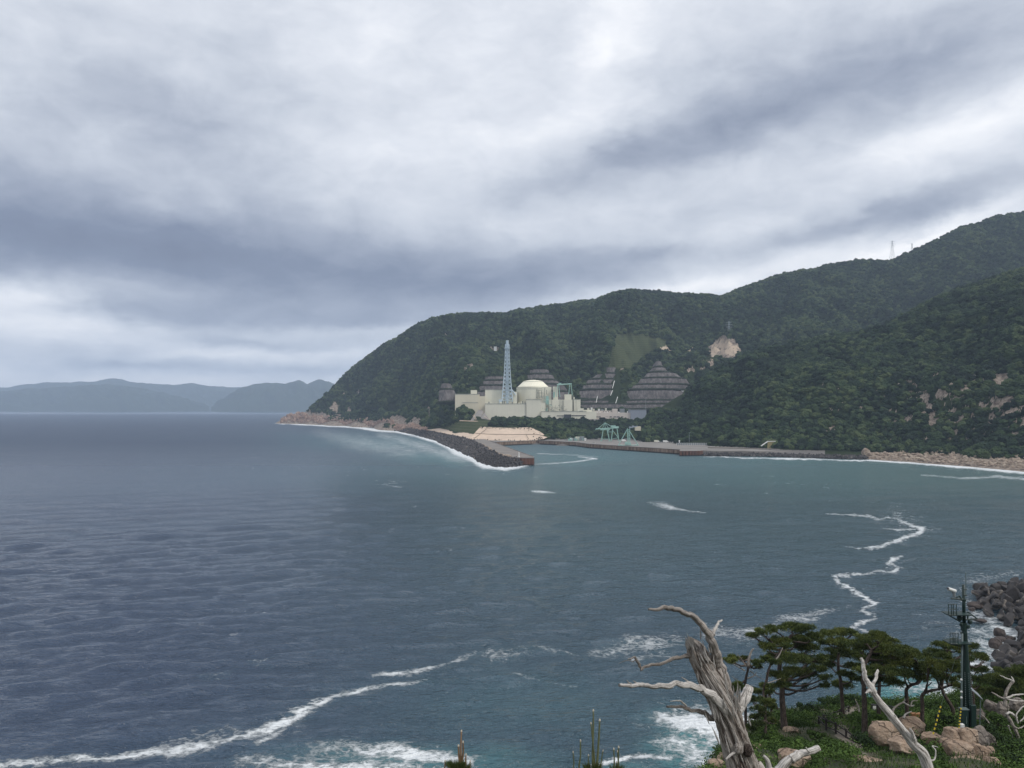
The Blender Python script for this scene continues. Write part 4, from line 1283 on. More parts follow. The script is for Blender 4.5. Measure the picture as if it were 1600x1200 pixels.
mb.prism([(wx(985, Y), Y - .4), (wx(1010.2, Y), Y - .4), (wx(1013.4, Y), Y + 26.4), (wx(985, Y), Y + 26.4)], ZP(Y, 640.5) + .01, ZP(Y, 639.9))
mb.build('roof', M['panel'], r)
r = bld('low_sheds', 'row of small pale sheds and tanks in front of the wide terraced slope', 915, 975, 1345)
for px, wv, h, mt in ((918, 3, 4, 'cream'), (923.5, 2.4, 5, 'white'), (927, 2, 3, 'cream'), (935, 2.5, 3, 'white'), (940, 3, 2.5, 'panel'), (946, 2, 4, 'cream'), (957, 8, 3, 'pinkwall'), (969, 7, 3, 'panel')):
    bpart(r, 'shed', M[mt], [(px, px + wv, 643.2 - h - 1.5, None, 1346 + rng.rand() * 6, 8)])

# ---- lattice stack
def lattice_stack():
    Y = 1345
    cx = wx(792.5, Y)
    ztop, zbase = ZP(Y, 534), ZP(Y, 627.5)
    r = empty('lattice_stack', (cx, Y, zbase)); tag(r, 'tall pale blue lattice tower carrying the exhaust stack', 'tower')
    legs, br = MB(r.location), MB(r.location)
    H = ztop - zbase
    def hw(t):   # half width, in metres, flaring to the foot
        return (3.0 + 5.6 * (1 - t) ** 1.7) * Y / F
    nlev = 15
    ts = [1 - (1 - i / nlev) ** 1.25 for i in range(nlev + 1)]
    ts = [i / nlev for i in range(nlev + 1)]
    cn = [(-1, -1), (1, -1), (1, 1), (-1, 1)]
    P = [[np.array([cx + a * hw(t), Y + 9 + b * hw(t), zbase + t * H * .96]) for a, b in cn] for t in ts]
    for k in range(4):
        o = MB(r.location)
        o.tube([P[i][k] for i in range(nlev + 1)], [1.0 - .45 * t for t in ts], 6)
        o.build('leg', M['towerblue'], r, smooth=True)
    for i in range(nlev):
        for k in range(4):
            a, b, c, d = P[i][k], P[i][(k + 1) % 4], P[i + 1][k], P[i + 1][(k + 1) % 4]
            rr = .42 - .16 * ts[i]
            br.tube([a, d], rr, 4); br.tube([b, c], rr, 4); br.tube([c, d], rr, 4)
    br.build('bracing', M['towerblue'], r)
    st = MB(r.location)
    st.lathe([(2.3, zbase - 6), (2.3, ztop), (2.3, ztop + 3)], (cx, Y + 9, 0), 16)
    st.build('flue_pipe', M['towerblue'], r, smooth=False)
    for t, e in ((.93, 1.6), (.66, .7), (.36, .8)):
        pf = MB(r.location)
        h = hw(t) + e
        z = zbase + t * H * .96
        pf.box(cx - h, cx + h, Y + 9 - h, Y + 9 + h, z, z + .35)
        for s_ in (-h, h):
            for yy in (Y + 9 - h, Y + 9 + h):
                pf.tube([(cx + s_, yy, z), (cx + s_, yy, z + 1.4)], .12, 4)
            pf.tube([(cx + s_, Y + 9 - h, z + 1.4), (cx + s_, Y + 9 + h, z + 1.4)], .12, 4)
        pf.tube([(cx - h, Y + 9 - h, z + 1.4), (cx + h, Y + 9 - h, z + 1.4)], .12, 4)
        pf.build('platform', M['towerblue'], r)
lattice_stack()

def roof_gantry():
    Y = 1358
    r = empty('roof_gantry_crane', P3(882, 624, Y)); tag(r, 'teal gantry crane standing over the plant roof', 'gantry crane')
    mb = MB(r.location)
    for dy in (0, 9):
        mb.tube([P3(870.5, 601, Y + dy), P3(893, 600, Y + dy)], 1.0, 4)
    mb.tube([P3(870.5, 600.8, Y), P3(870.5, 600.8, Y + 9)], .8, 4); mb.tube([P3(893, 600, Y), P3(893, 600, Y + 9)], .8, 4)
    mb.build('girder', M['teal'], r)
    for (a, b) in ((890.2, 888.3), (892.3, 894.2), (871.5, 869.6), (873, 875)):
        o = MB(r.location); o.tube([P3(a, 601, Y), P3(b, 618 if a > 880 else 620, Y)], .55, 4); o.tube([P3(a, 601, Y + 9), P3(b, 618 if a > 880 else 620, Y + 9)], .55, 4)
        o.build('leg', M['teal'], r)
    o = MB(r.location); bbox(o, 873, 877, 598.3, 600, Y, 6); o.build('trolley', M['teal'], r)
roof_gantry()

# stepped concrete stair slope beside the long front building
def stair_slope():
    r = empty('stair_slope', P3(748, 656, 1262)); tag(r, 'grey concrete slope with pale stairs at the left end of the front building', 'retaining slope')
    mb = MB(r.location)
    q = [P3(735, 657, 1266), P3(766, 657, 1266), P3(758, 646, 1300), P3(752, 640, 1316), P3(747, 641, 1314)]
    mb.addm(q + [p + np.array([0, 5, -14]) for p in q], [(0, 1, 2, 3, 4), (0, 5, 6, 1), (1, 6, 7, 2), (2, 7, 8, 3), (3, 8, 9, 4), (4, 9, 5, 0)])
    mb.build('slope_face', M['quaytop'], r)
    for pts in ([(739, 649), (743, 656)], [(741, 648.5), (744.5, 655.5)], [(752, 651), (757, 643)], [(757, 651), (766, 656)]):
        o = MB(r.location); o.tube([P3(pts[0][0], pts[0][1], 1276), P3(pts[1][0], pts[1][1], 1264)], .45, 4); o.build('stair', M['palecon'], r)
    for p0, p1 in (((718, 657.3), (764, 659.3)),):
        o = MB(r.location); o.tube([P3(*p0, 1246), P3(*p1, 1250)], .7, 4); o.build('path_edge', M['palecon'], r)
stair_slope()

# ------------------------------------------------------------------ pale sprayed slope and strip behind the breakwater
def pale_slope():
    r = empty('sprayed_slope', P3(795, 687, 1115)); tag(r, 'pale tan concrete slope with a berm line above the harbour corner', 'retaining slope')
    bot = [(733, 686), (745, 687.2), (760, 688), (790, 688.5), (820, 688.3), (838, 688), (849, 686)]
    mid = [(742, 676.5), (752, 677.5), (764, 678.3), (795, 678.8), (822, 678.6), (840, 678.5), (856, 683)]
    top = [(751, 666.5), (757, 667), (775, 668), (796, 668.6), (815, 668), (829, 667.6), (843, 674)]
    def lin(row, n=60):
        xs = np.linspace(0, len(row) - 1, n)
        a = np.array(row, float)
        return np.stack([np.interp(xs, range(len(row)), a[:, 0]), np.interp(xs, range(len(row)), a[:, 1])], 1)
    rows = [(lin(bot), 1106), (lin(mid), 1128), (lin(mid) + [0, -.4], 1131), (lin(top), 1155)]
    mb = MB(r.location)
    n = 60
    V = []
    for k in range(len(rows) - 1):
        (A, ya), (B, yb) = rows[k], rows[k + 1]
        for j in range(7 if k < len(rows) - 2 else 8):
            t = j / 7
            for i in range(n):
                p = P3(*(A[i] * (1 - t) + B[i] * t), ya + (yb - ya) * t)
                p[1] += (fbm2(p[0] / 7, p[2] / 4, 3, 5) - .5) * 3.0
                V.append(p)
    nr = len(V) // n
    V = np.array(V)
    bk = V[-n:] + np.array([0, 14, -1.0])
    V = np.concatenate([V, bk])
    mb.addm(V, [tuple(q) for q in grid_faces(nr + 1, n)])
    mb.build('slope_face', M['palecon'], r, smooth=True)
    seam = MB(r.location); a = lin(mid, 24); seam.tube([P3(*p, 1126.5) for p in a], .32, 4)
    for q in ([(735, 687), (744, 683), (753, 675.5), (764, 667)], [(822, 679), (826, 686)]):
        seam.tube([P3(x, y, 1104 + (688 - y) * 2.0) for x, y in q], .4, 4)
    seam.build('drain_channel', M['seamdark'], r)
    tf = MB(r.location); vs, fs = ico(1)
    rg = np.random.RandomState(2)
    for i in range(150):
        t = rg.rand(); e = rg.rand()
        A, B = lin(bot), lin(top)
        i0 = int(t * 59)
        if e < .5: t2 = .9 + rg.rand() * .12
        elif e < .75: t2 = rg.rand() * .08
        else: i0 = int(59 * (1 - rg.rand() ** 2 * .22)); t2 = rg.rand()
        q = A[i0] * (1 - t2) + B[i0] * t2
        p = P3(*q, 1104 + 50 * t2)
        tf.addm(vs * (.25 + rg.rand() * .7) + p, fs)
    tag(tf.build('tuft', M['shrubdot'], r, smooth=True), kind='stuff')
pale_slope()
def pale_strip():
    lo = [(650, 669.3), (675, 673), (700, 678.3), (720, 682), (738, 687.5)]
    hi = [(660, 667.6), (676, 667), (700, 671.5), (720, 675.2), (752, 677.8)]
    Yl, Yh = [1565, 1410, 1245, 1180, 1090], [1600, 1500, 1330, 1240, 1165]
    mb = MB(P3(700, 675, 1240))
    n = 40
    V = []
    for k in range(5):
        t = k / 4
        for i in range(n):
            u = i / (n - 1) * 4
            a = [np.interp(u, range(5), [q[0] for q in lo]), np.interp(u, range(5), [q[1] for q in lo]), np.interp(u, range(5), Yl)]
            b = [np.interp(u, range(5), [q[0] for q in hi]), np.interp(u, range(5), [q[1] for q in hi]), np.interp(u, range(5), Yh)]
            V.append(P3(a[0] + (b[0] - a[0]) * t, a[1] + (b[1] - a[1]) * t, a[2] + (b[2] - a[2]) * t))
    V = np.array(V)
    V = np.concatenate([V, V[-n:] + np.array([0, 4, -6.0])])
    mb.addm(V, [tuple(q) for q in grid_faces(6, n)])
    tag(mb.build('sprayed_slope', M['palecon'], smooth=True), 'long narrow pale strip of slope behind the armour blocks', 'retaining slope')
pale_strip()

# ------------------------------------------------------------------ quay, breakwater
def wall_grid(mb, pts, z0, z1):
    for (xa, ya), (xb, yb) in zip(pts[:-1], pts[1:]):
        L_ = math.hypot(xb - xa, yb - ya); n = max(2, int(L_ / 1.6)) * 2
        nx, ny = (yb - ya) / L_, -(xb - xa) / L_
        V = []
        for i in range(n + 1):
            t = i / n
            o = .45 * (1 if i % 4 in (1, 2) else 0)
            V += [(xa + (xb - xa) * t + nx * o, ya + (yb - ya) * t + ny * o, z) for z in (z0, z1)]
        mb.addm(V, [(2 * i, 2 * i + 1, 2 * i + 3, 2 * i + 2) for i in range(n)])
def gxy(px, Y): return ((px - 800) / F * Y, Y)
def quay():
    r = empty('quay', (*gxy(940, 1000), 0)); tag(r, 'long harbour quay with rust streaked sheet pile walls', 'quay')
    front = [gxy(757, 1150), gxy(775, 1056), gxy(838, 1108), gxy(900, 1052), gxy(921, 1000), gxy(1062, 868)]
    back = [gxy(1105, 868), gxy(1120, 930), gxy(1050, 1125), gxy(940, 1135), gxy(845, 1135), gxy(770, 1150)]
    mb = MB(r.location); mb.prism(front + back, -3, 5.0); mb.build('deck', M['quaytop'], r)
    mb = MB(r.location)
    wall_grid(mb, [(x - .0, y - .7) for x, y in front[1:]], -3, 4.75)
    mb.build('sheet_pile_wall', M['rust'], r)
    mb = MB(r.location)
    for (a, b) in zip(front[1:-1], front[2:]):
        a3, b3 = np.array([*a, 5.15]), np.array([*b, 5.15])
        mb.tube([a3 - (0, .3, 0), b3 - (0, .3, 0)], .35, 4)
    mb.build('kerb', M['deckpale'], r)
    # rusty caisson at the near end
    c = empty('caisson', (*gxy(1083, 838), 0)); tag(c, 'rust brown caisson block at the near end of the quay', 'quay')
    q = [gxy(1061.5, 838), gxy(1093, 842), gxy(1106, 866), gxy(1063, 866.5)]
    mb = MB(c.location); mb.prism(q, -3, 5.05); mb.build('body', M['caisson'], c)
    mb = MB(c.location); wall_grid(mb, [q[0], q[1]], -2, 4.7); mb.build('sheet_pile_wall', M['caisson'], c)
    mb = MB(c.location); mb.prism([(x * 1.0, y) for x, y in [gxy(1061.8, 839), gxy(1093, 843), gxy(1105.5, 865.5), gxy(1063, 865.8)]], 5.06, 5.25); mb.build('deck', M['quaytop'], c)
    # coast road shelf to the right of the caisson
    mb = MB((*gxy(1160, 900), 0))
    mb.prism([gxy(1094, 852), gxy(1180, 850), gxy(1250, 846), gxy(1240, 880), gxy(1160, 935), gxy(1100, 960), gxy(1106, 870)], 0, [4.9, 4.4, 3.9, 4.3, 4.7, 5, 5])
    tag(mb.build('coast_road', M['quaytop']), kind='structure')
    b = MB((*gxy(1145, 880), 0))
    b.tube([(*gxy(1106, 905), 5.6), (*gxy(1160, 895), 5.4), (*gxy(1215, 872), 5.2), (*gxy(1248, 862), 4.9)], .55, 4)
    tag(b.build('road_wall', M['deckpale']), 'low concrete wall along the coast road beyond the caisson', 'wall')
quay()
WL = [(1716, -243), (1590, -205), (1462, -170), (1340, -141), (1237, -115), (1120, -94), (1021, -75), (960, -64), (919, -56), (860, -47), (804, -36), (750, -29), (707, -20), (688, -12), (684, -4), (692, 4), (700, 9)]
CR = [(1740, -228), (1600, -196), (1462, -158), (1340, -124), (1227, -95), (1120, -68), (1040, -53), (960, -42), (900, -34), (850, -28), (800, -22), (750, -15), (715, -8), (706, -3), (704, 2), (705, 6), (706, 9)]
def breakwater():
    r = empty('breakwater', (5, 720, 0)); tag(r, 'long breakwater deck ending in a rusty caisson head', 'breakwater')
    inner = [(-27, 1040), (18.5, 716)]
    deck = [(-31, 1075), (-27, 1040), (18.5, 716), (17.5, 702), (-2.5, 704), (-9, 730), (-30, 905), (-46, 1040), (-60, 1110), (-40, 1120)]
    mb = MB(r.location); mb.prism(deck, -3, 6.7); mb.build('deck', M['deckpale'], r)
    mb = MB(r.location); wall_grid(mb, [(-2.8, 703.2), (18.2, 701.4)], -2, 6.3); wall_grid(mb, [(18.2, 701.4), (19.0, 716)], -2, 6.3); mb.build('caisson_wall', M['caisson'], r)
    mb = MB(r.location)
    mb.tube([(-48, 1040, 7.3), (-33, 905, 7.3), (-22, 830, 7.3), (-11, 740, 7.3)], .7, 4)
    mb.build('parapet', M['deckpale'], r)
    mb = MB(r.location)
    mb.tube([(17.9, 702, 6.85), (-2.6, 704.3, 6.85)], .4, 4); mb.tube([(18.7, 716, 6.85), (17.9, 702, 6.85)], .4, 4); mb.tube([(-27, 1040, 6.9), (18.7, 716, 6.9)], .4, 4)
    mb.build('kerb', M['quaytop'], r)
    b = MB((6.0, 713, 6.7))
    b.lathe([(.9, 6.7), (.9, 7.2), (.42, 7.3), (.36, 9.8), (.6, 9.9), (.6, 10.3), (.2, 10.5), (.1, 11.2)], (6.0, 713, 0), 12)
    tag(b.build('harbour_light', M['white']), 'small white light post on the breakwater head', 'light')
    # rubble core beneath the armour
    n = 120
    u = np.linspace(0, len(WL) - 1, n)
    wl = np.stack([np.interp(u, range(len(WL)), [a[1] for a in WL]), np.interp(u, range(len(WL)), [a[0] for a in WL])], 1)
    cr = np.stack([np.interp(u, range(len(CR)), [a[1] for a in CR]), np.interp(u, range(len(CR)), [a[0] for a in CR])], 1)
    zc = np.interp(u, [0, 6, 11, 13, 16], [8, 8.2, 7.2, 6.0, 4.5])
    V = []
    for t, off in ((-.35, -2.5), (0, -.4), (.3, .3), (.65, .65), (1, 1), (1.12, .95)):
        for i in range(n):
            p = wl[i] * (1 - t) + cr[i] * t
            V.append((p[0], p[1], zc[i] * off - 1.3 if off > 0 else off))
    me = np_mesh('rubble_core', V, grid_faces(6, n), True)
    tag(link('rubble_core', me, M['darkrock']), kind='structure')
    return wl, cr, zc, u
wl, cr, zc, ubw = breakwater()

# four-legged armour block
def tetrapod_arrays(n=8, L_=1.0):
    mb = MB()
    dirs = [np.array(d, float) / math.sqrt(3) for d in ((1, 1, 1), (1, -1, -1), (-1, 1, -1), (-1, -1, 1))]
    for d in dirs:
        mb.tube([d * .02, d * .42 * L_, d * .93 * L_, d * L_], [.47, .40, .29, .21], n)
    v, f = ico(2 if n > 6 else 1)
    mb.addm(v * .47, f)
    return np.array(mb.v), mb.f
TV, TF = tetrapod_arrays(9)
TVs, TFs = tetrapod_arrays(5)
def rubble_block(seed):
    v, f = rock_arrays(seed, (1, .85, .8), 5.0, 5, 2, .03, .75)
    return v, f
rg = np.random.RandomState(12)
ARM = []
for i in range(3600):
    q = rg.rand() ** .7 * (len(WL) - 1.2)
    t = rg.rand() * 1.12 - .1
    x = np.interp(q, ubw, wl[:, 0]) * (1 - t) + np.interp(q, ubw, cr[:, 0]) * t
    y = np.interp(q, ubw, wl[:, 1]) * (1 - t) + np.interp(q, ubw, cr[:, 1]) * t
    z = np.interp(q, ubw, zc) * np.clip(t, 0, 1) - .4 + rg.rand() * .9
    ARM.append((y, x, z + rg.rand() * .8, 1.7 + rg.rand() * 1.1))
ARM.sort()
def spread(lst, dmin):
    out, cells = [], {}
    for a in lst:
        k = (int(a[1] // 4), int(a[0] // 4))
        if any((a[1] - b[1]) ** 2 + (a[0] - b[0]) ** 2 < dmin ** 2 for i in (-1, 0, 1) for j in (-1, 0, 1) for b in cells.get((k[0] + i, k[1] + j), [])):
            continue
        cells.setdefault(k, []).append(a); out.append(a)
    return out
ARM = spread(ARM, 2.35)
arm_me = []
for k in range(4):
    v = rot_rand(TV, np.random.RandomState(k + 3))
    me = bpy.data.meshes.new('armour_block'); me.from_pydata(v.tolist(), [], TF); me.materials.append(M['block'])
    arm_me.append(me)
NB = 215
for i, (y, x, z, s_) in enumerate(ARM[:NB]):
    o = bpy.data.objects.new('armour_block', arm_me[i % 4]); COL.objects.link(o)
    o.location = (x, y, z); o.rotation_euler = (rg.rand() * .6, rg.rand() * .6, rg.rand() * 6.28); o.scale = (s_, s_, s_)
    where = 'at the waterline' if z < 2.2 else ('on the crest' if z > 5.2 else 'on the middle of the slope')
    part = 'round the breakwater head' if y < 712 else ('just behind the breakwater head' if y < 760 else 'farther back along the breakwater')
    tag(o, 'dark concrete block %s %s' % (where, part), 'armour block', 'armour blocks along the breakwater')
rest = MB()
for (y, x, z, s_) in ARM[NB:]:
    if rg.rand() < .65: v = rot_rand(TVs, rg) * s_; f = TFs
    else:
        v, f = rubble_block(rg.randint(30)); v = rot_rand(v, rg) * s_ * .8
    rest.addm(v + np.array([x, y, z]), f)
tag(rest.build('armour_blocks', M['block']), 'dark concrete armour blocks piled along the far length of the breakwater', 'armour blocks', kind='stuff')

# tan stones behind the armour crest near the head
b = MB()
for i in range(150):
    q = 7 + rg.rand() * 6; t = 1.0 + rg.rand() * .28
    x = np.interp(q, ubw, wl[:, 0]) * (1 - t) + np.interp(q, ubw, cr[:, 0]) * t
    y = np.interp(q, ubw, wl[:, 1]) * (1 - t) + np.interp(q, ubw, cr[:, 1]) * t
    v, f = rubble_block(rg.randint(30))
    b.addm(rot_rand(v, rg) * (.6 + rg.rand() * .8) + np.array([x, y, 7.1 + rg.rand() * .6]), f)
tag(b.build('tan_rubble', M['beachrock']), 'tan rubble stones on the crest behind the dark blocks', 'rubble', kind='stuff')

# coastal rocks, beach boulders and the far row of dark blocks
def rock_field(name, label, mat, pos, sizes, seed, sub=2, asp=(1, 1, 1), p=4):
    rr = np.random.RandomState(seed)
    lib = [rock_arrays(seed * 50 + k, asp, p, 8, sub, .08, .5) for k in range(14)]
    allv, allf, off = [], [], 0
    for (x, y, z), s_ in zip(pos, sizes):
        v, f = lib[rr.randint(14)]
        v = rotz(v, rr.rand() * 6.28) * s_ * (.7 + .6 * rr.rand(3)) + np.array([x, y, z])
        allv.append(v); allf.append(f + off); off += len(v)
    me = np_mesh(name, np.concatenate(allv), np.concatenate(allf), False)
    o = link(name, me, mat)
    return tag(o, label, name.replace('_', ' '), kind='stuff')
def along(T, pts, n, seed, spread_px=3, zmax=14):
    rr = np.random.RandomState(seed)
    out = []
    xs = [q[0] for q in pts]
    while len(out) < n:
        px = xs[0] + rr.rand() * (xs[-1] - xs[0])
        ya, yb = np.interp(px, xs, [q[1] for q in pts]), np.interp(px, xs, [q[2] for q in pts])
        Y = ya + (yb - ya) * rr.rand()
        x = (px - 800) / F * Y
        out.append((x, Y, float(T.z(np.array([x]), np.array([Y]))[0])))
    return out
pos = along(TA, [(440, 2472, 2560), (470, 2425, 2490), (500, 2320, 2360), (540, 2170, 2200), (580, 2010, 2040), (620, 1730, 1775), (650, 1560, 1610), (668, 1450, 1480)], 1700, 5)
rr = np.random.RandomState(9)
sz = [(1.3 + 4.0 * rr.rand() ** 2.6) * (1.35 if p[1] > 2300 else .85) for p in pos]
rock_field('coastal_rocks', 'pinkish jagged rocks along the foot of the far headland', M['coastrock'], [(x, y, z + .3 * s_) for (x, y, z), s_ in zip(pos, sz)], sz, 6, 2, (.8, .8, 1.15))
pos = along(TC, [(1352, 786, 812), (1400, 766, 815), (1450, 735, 792), (1500, 706, 768), (1600, 648, 715), (1695, 605, 672)], 1700, 7)
sz = [.5 + 2.0 * rr.rand() ** 3 for p in pos]
rock_field('beach_boulders', 'pale boulders strewn along the shore below the near hill', M['beachrock'], [(x, y, z + .15 * s_) for (x, y, z), s_ in zip(pos, sz)], sz, 8, 2, (1, 1, .8))
pos = along(TC, [(1410, 760, 766), (1450, 732, 742), (1500, 702, 716), (1600, 643, 658), (1695, 600, 612)], 110, 17)
rock_field('shore_rocks', 'dark wet rocks at the waterline below the pale boulders', M['darkrock'], [(x, y, .1) for (x, y, z) in pos], [1 + 1.6 * rr.rand() for p in pos], 10, 2, (1.3, 1, .6))
b = MB()
for i in range(620):
    px = 1100 + rr.rand() * 256
    Yw = np.interp(px, [1100, 1200, 1300, 1356], [843, 829, 797, 787])
    Y = Yw + rr.rand() * 9 - 4
    b.addm(rot_rand(TVs, rr) * (1.5 + rr.rand() * .9) + np.array([(px - 800) / F * Y, Y, .9 + (Y - Yw) * .26 + rr.rand() * .8]), TFs)
tag(b.build('shore_blocks', M['block']), 'row of dark concrete blocks at the water along the coast road', 'armour blocks', kind='stuff')
for (px, py, Y, s_, lb) in ((1352, 714, 800, (4.6, 4, 6.2), 'large pale tan boulder standing at the start of the stony beach'), (1361, 714.5, 796, (3.2, 3, 3.2), 'smaller pale boulder leaning beside the large tan boulder')):
    v, f = rock_arrays(int(px), s_, 3, 8, 3, .05, .6)
    p = P3(px, py, Y)
    me = np_mesh('shore_boulder', v, f, True); o = link('shore_boulder', me, M['beachrock']); o.location = tuple(p + np.array([0, 0, s_[2] * .45]))
    tag(o, lb, 'boulder', 'large boulders on the far beach')

# ------------------------------------------------------------------ harbour cranes and clutter
def crane_one():
    Y = 1085
    r = empty('ship_loader_crane', P3(952, 691, Y)); tag(r, 'teal portal crane with a level boom, left one on the quay', 'crane', 'teal cranes on the quay')
    def L(name, segs, rad=.5):
        o = MB(r.location)
        for (a, b) in segs:
            o.tube([P3(*a), P3(*b)], rad, 4)
        return o.build(name, M['teal'], r)
    D = 14
    L('boom', [((931, 670.3, Y), (966.5, 668.5, Y)), ((931, 670.3, Y + 4), (966.5, 668.5, Y + 4)), ((931, 671.2, Y), (931, 671.2, Y + 4)), ((938, 671.5, Y), (953, 671.2, Y))], .75)
    L('stay', [((945.5, 660.5, Y), (934, 670, Y)), ((945.5, 660.5, Y), (958, 668, Y)), ((945.5, 660.5, Y), (945.5, 670, Y)), ((945.5, 660.5, Y), (941, 670, Y)), ((945.5, 660.5, Y), (951, 669.5, Y))], .32)
    for a, b in (((942.5, 671), (939.5, 689.5)), ((948.5, 671), (952.5, 689.5)), ((957.5, 669), (955, 689.5)), ((964, 669.5), (967, 689.5))):
        L('leg', [((*a, Y), (*b, Y)), ((*a, Y + D), (b[0], b[1] - .5, Y + D))], .6)
    L('cross_brace', [((940, 686, Y), (952, 686, Y)), ((955.5, 686, Y), (966.5, 684, Y)), ((957, 672, Y), (966, 684, Y)), ((948, 675, Y), (957, 675, Y)), ((943, 670, Y), (943, 670, Y + D)), ((964, 670, Y), (964, 670, Y + D))], .32)
    o = MB(r.location); bbox(o, 955, 962, 664.8, 667.8, Y, 4); bbox(o, 962, 967, 666.2, 668.2, Y, 4); bbox(o, 949, 951.5, 670.5, 674, Y, 3); o.build('machine_house', M['teal'], r)
    o = MB(r.location); bbox(o, 938, 941, 688.4, 690.2, Y - .3, 2); bbox(o, 951, 954, 688.4, 690.2, Y - .3, 2); bbox(o, 965.5, 968.5, 688.4, 690.2, Y - .3, 2); o.build('wheel_truck', M['teal'], r)
crane_one()
def crane_two():
    Y = 962
    r = empty('luffing_crane', P3(982, 696, Y)); tag(r, 'teal crane on splayed legs with a tall mast, right one on the quay', 'crane', 'teal cranes on the quay')
    def L(name, segs, rad=.5):
        o = MB(r.location)
        for (a, b) in segs: o.tube([P3(*a), P3(*b)], rad, 4)
        return o.build(name, M['teal'], r)
    for a, b in (((980, 671), (966.3, 695.5)), ((984.5, 675), (997, 695.5))):
        L('leg', [((*a, Y), (*b, Y))], .45)
    L('mast', [((980.3, 669, Y), (981, 695.5, Y)), ((984, 669, Y), (984.2, 695.5, Y)), ((980.3, 669, Y + 5), (981, 695, Y + 5)), ((984, 669, Y + 5), (984.2, 695, Y + 5))], .42)
    L('lattice', [((980.4 + (i % 2) * 3.6, 671 + i * 3, Y), (984 - (i % 2) * 3.6, 674 + i * 3, Y)) for i in range(8)] + [((980.5, 671 + 3 * i, Y), (984, 671 + 3 * i, Y)) for i in range(8)], .25)
    L('base_beam', [((965.8, 695.8, Y), (998, 695.6, Y)), ((966.3, 695.8, Y), (971, 695, Y + 9)), ((998, 695.6, Y), (993, 695, Y + 9))], .45)
    o = MB(r.location); bbox(o, 977, 981, 690.5, 695, Y - 1, 5); bbox(o, 981.2, 986, 692, 695.5, Y - 1.2, 5); o.build('drive_house', M['teal'], r)
    o = MB(r.location); bbox(o, 983.5, 986.5, 666.6, 668.8, Y, 4); o.tube([P3(984, 668.5, Y), P3(996, 666, Y)], .6, 4); bbox(o, 988, 991, 665, 667, Y, 3); o.build('jib', M['greyhall'], r)
crane_two()
r = bld('stacked_frames', 'heap of pale green frames and tanks on the quay', 887, 916, 1098, 'equipment')
rg2 = np.random.RandomState(5)
for px, a, wv, mt in ((888, 686, 5, 'teal'), (891, 684.5, 4, 'white'), (895, 685, 6, 'panel'), (899.5, 682.5, 7, 'cream'), (906, 682, 7, 'panel'), (912, 684.5, 4, 'white'), (883, 686.5, 3, 'panel')):
    o = MB(r.location); Y = 1096 + rg2.rand() * 10
    bbox(o, px, px + wv, a, 689.3, Y, 5)
    o.build('frame_block', M[mt], r)
o = MB(r.location)
for i in range(16):
    px = 885 + rg2.rand() * 28; o.tube([P3(px, 689, 1095), P3(px + rg2.randn() * 2, 682 + rg2.rand() * 4, 1095)], .22, 4)
o.build('frame', M['teal'], r)

def vehicle(px, Y, kind, label, col, z=5.0):
    r = empty(kind, (wx(px, Y), Y, z)); tag(r, label, kind.split('_')[-1], 'vehicles parked on the quay')
    s_ = 1.0 if kind == 'parked_car' else 1.5
    L_, W_, H_ = (4.4, 1.8, 1.45) if kind == 'parked_car' else (6.5, 2.3, 2.8)
    def sideprism(pts, w, nm, mat):
        mb = MB((0, 0, 0))
        n = len(pts)
        V = [(x, -w / 2, zz) for x, zz in pts] + [(x, w / 2, zz) for x, zz in pts]
        mb.addm(V, [tuple(range(n)), tuple(range(n, 2 * n))[::-1]] + [(i, n + i, n + (i + 1) % n, (i + 1) % n) for i in range(n)])
        return mb.build(nm, mat, r, bevel=.06)
    if kind == 'parked_car':
        sideprism([(-2.2, .35), (2.2, .35), (2.2, .8), (1.2, .95), (-2.1, .98), (-2.2, .8)], W_, 'body', col)
        sideprism([(-1.9, .98), (1.15, .96), (.5, 1.45), (-1.5, 1.47)], W_ * .88, 'cabin', M['darkband'])
    else:
        sideprism([(-3.2, .5), (1.4, .5), (1.4, 2.8), (-3.2, 2.8)], W_, 'cargo_box', col)
        sideprism([(1.5, .45), (3.2, .45), (3.2, 1.3), (2.8, 2.2), (1.5, 2.25)], W_ * .95, 'cab', M['white'])
    for x in ((-1.35, 1.35) if kind == 'parked_car' else (-2.2, 2.3)):
        for y in (-W_ / 2, W_ / 2):
            mb = MB(); mb.tube([(x, y - .1, .34), (x, y + .1, .34)], .34, 12); mb.build('wheel', M['black'], r)
    r.rotation_euler = (0, 0, .1)
vehicle(1026, 1052, 'delivery_truck', 'small pale truck parked left in the row at the back of the quay', M['cream'])
vehicle(1033, 1048, 'parked_car', 'dark car parked between the pale truck and the white van', M['panel'])
vehicle(1040, 1044, 'delivery_truck', 'white box truck parked in the middle of the row on the quay', M['white'])
vehicle(1047, 1046, 'parked_car', 'silver car parked right of the white box truck', M['panel'])
vehicle(1053.5, 1040, 'parked_car', 'white car at the right end of the row near the white fence', M['white'])
vehicle(928, 1010, 'parked_car', 'white car alone near the quay edge left of the cranes', M['white'])
vehicle(974, 1075, 'delivery_truck', 'white truck between the two teal cranes', M['white'])

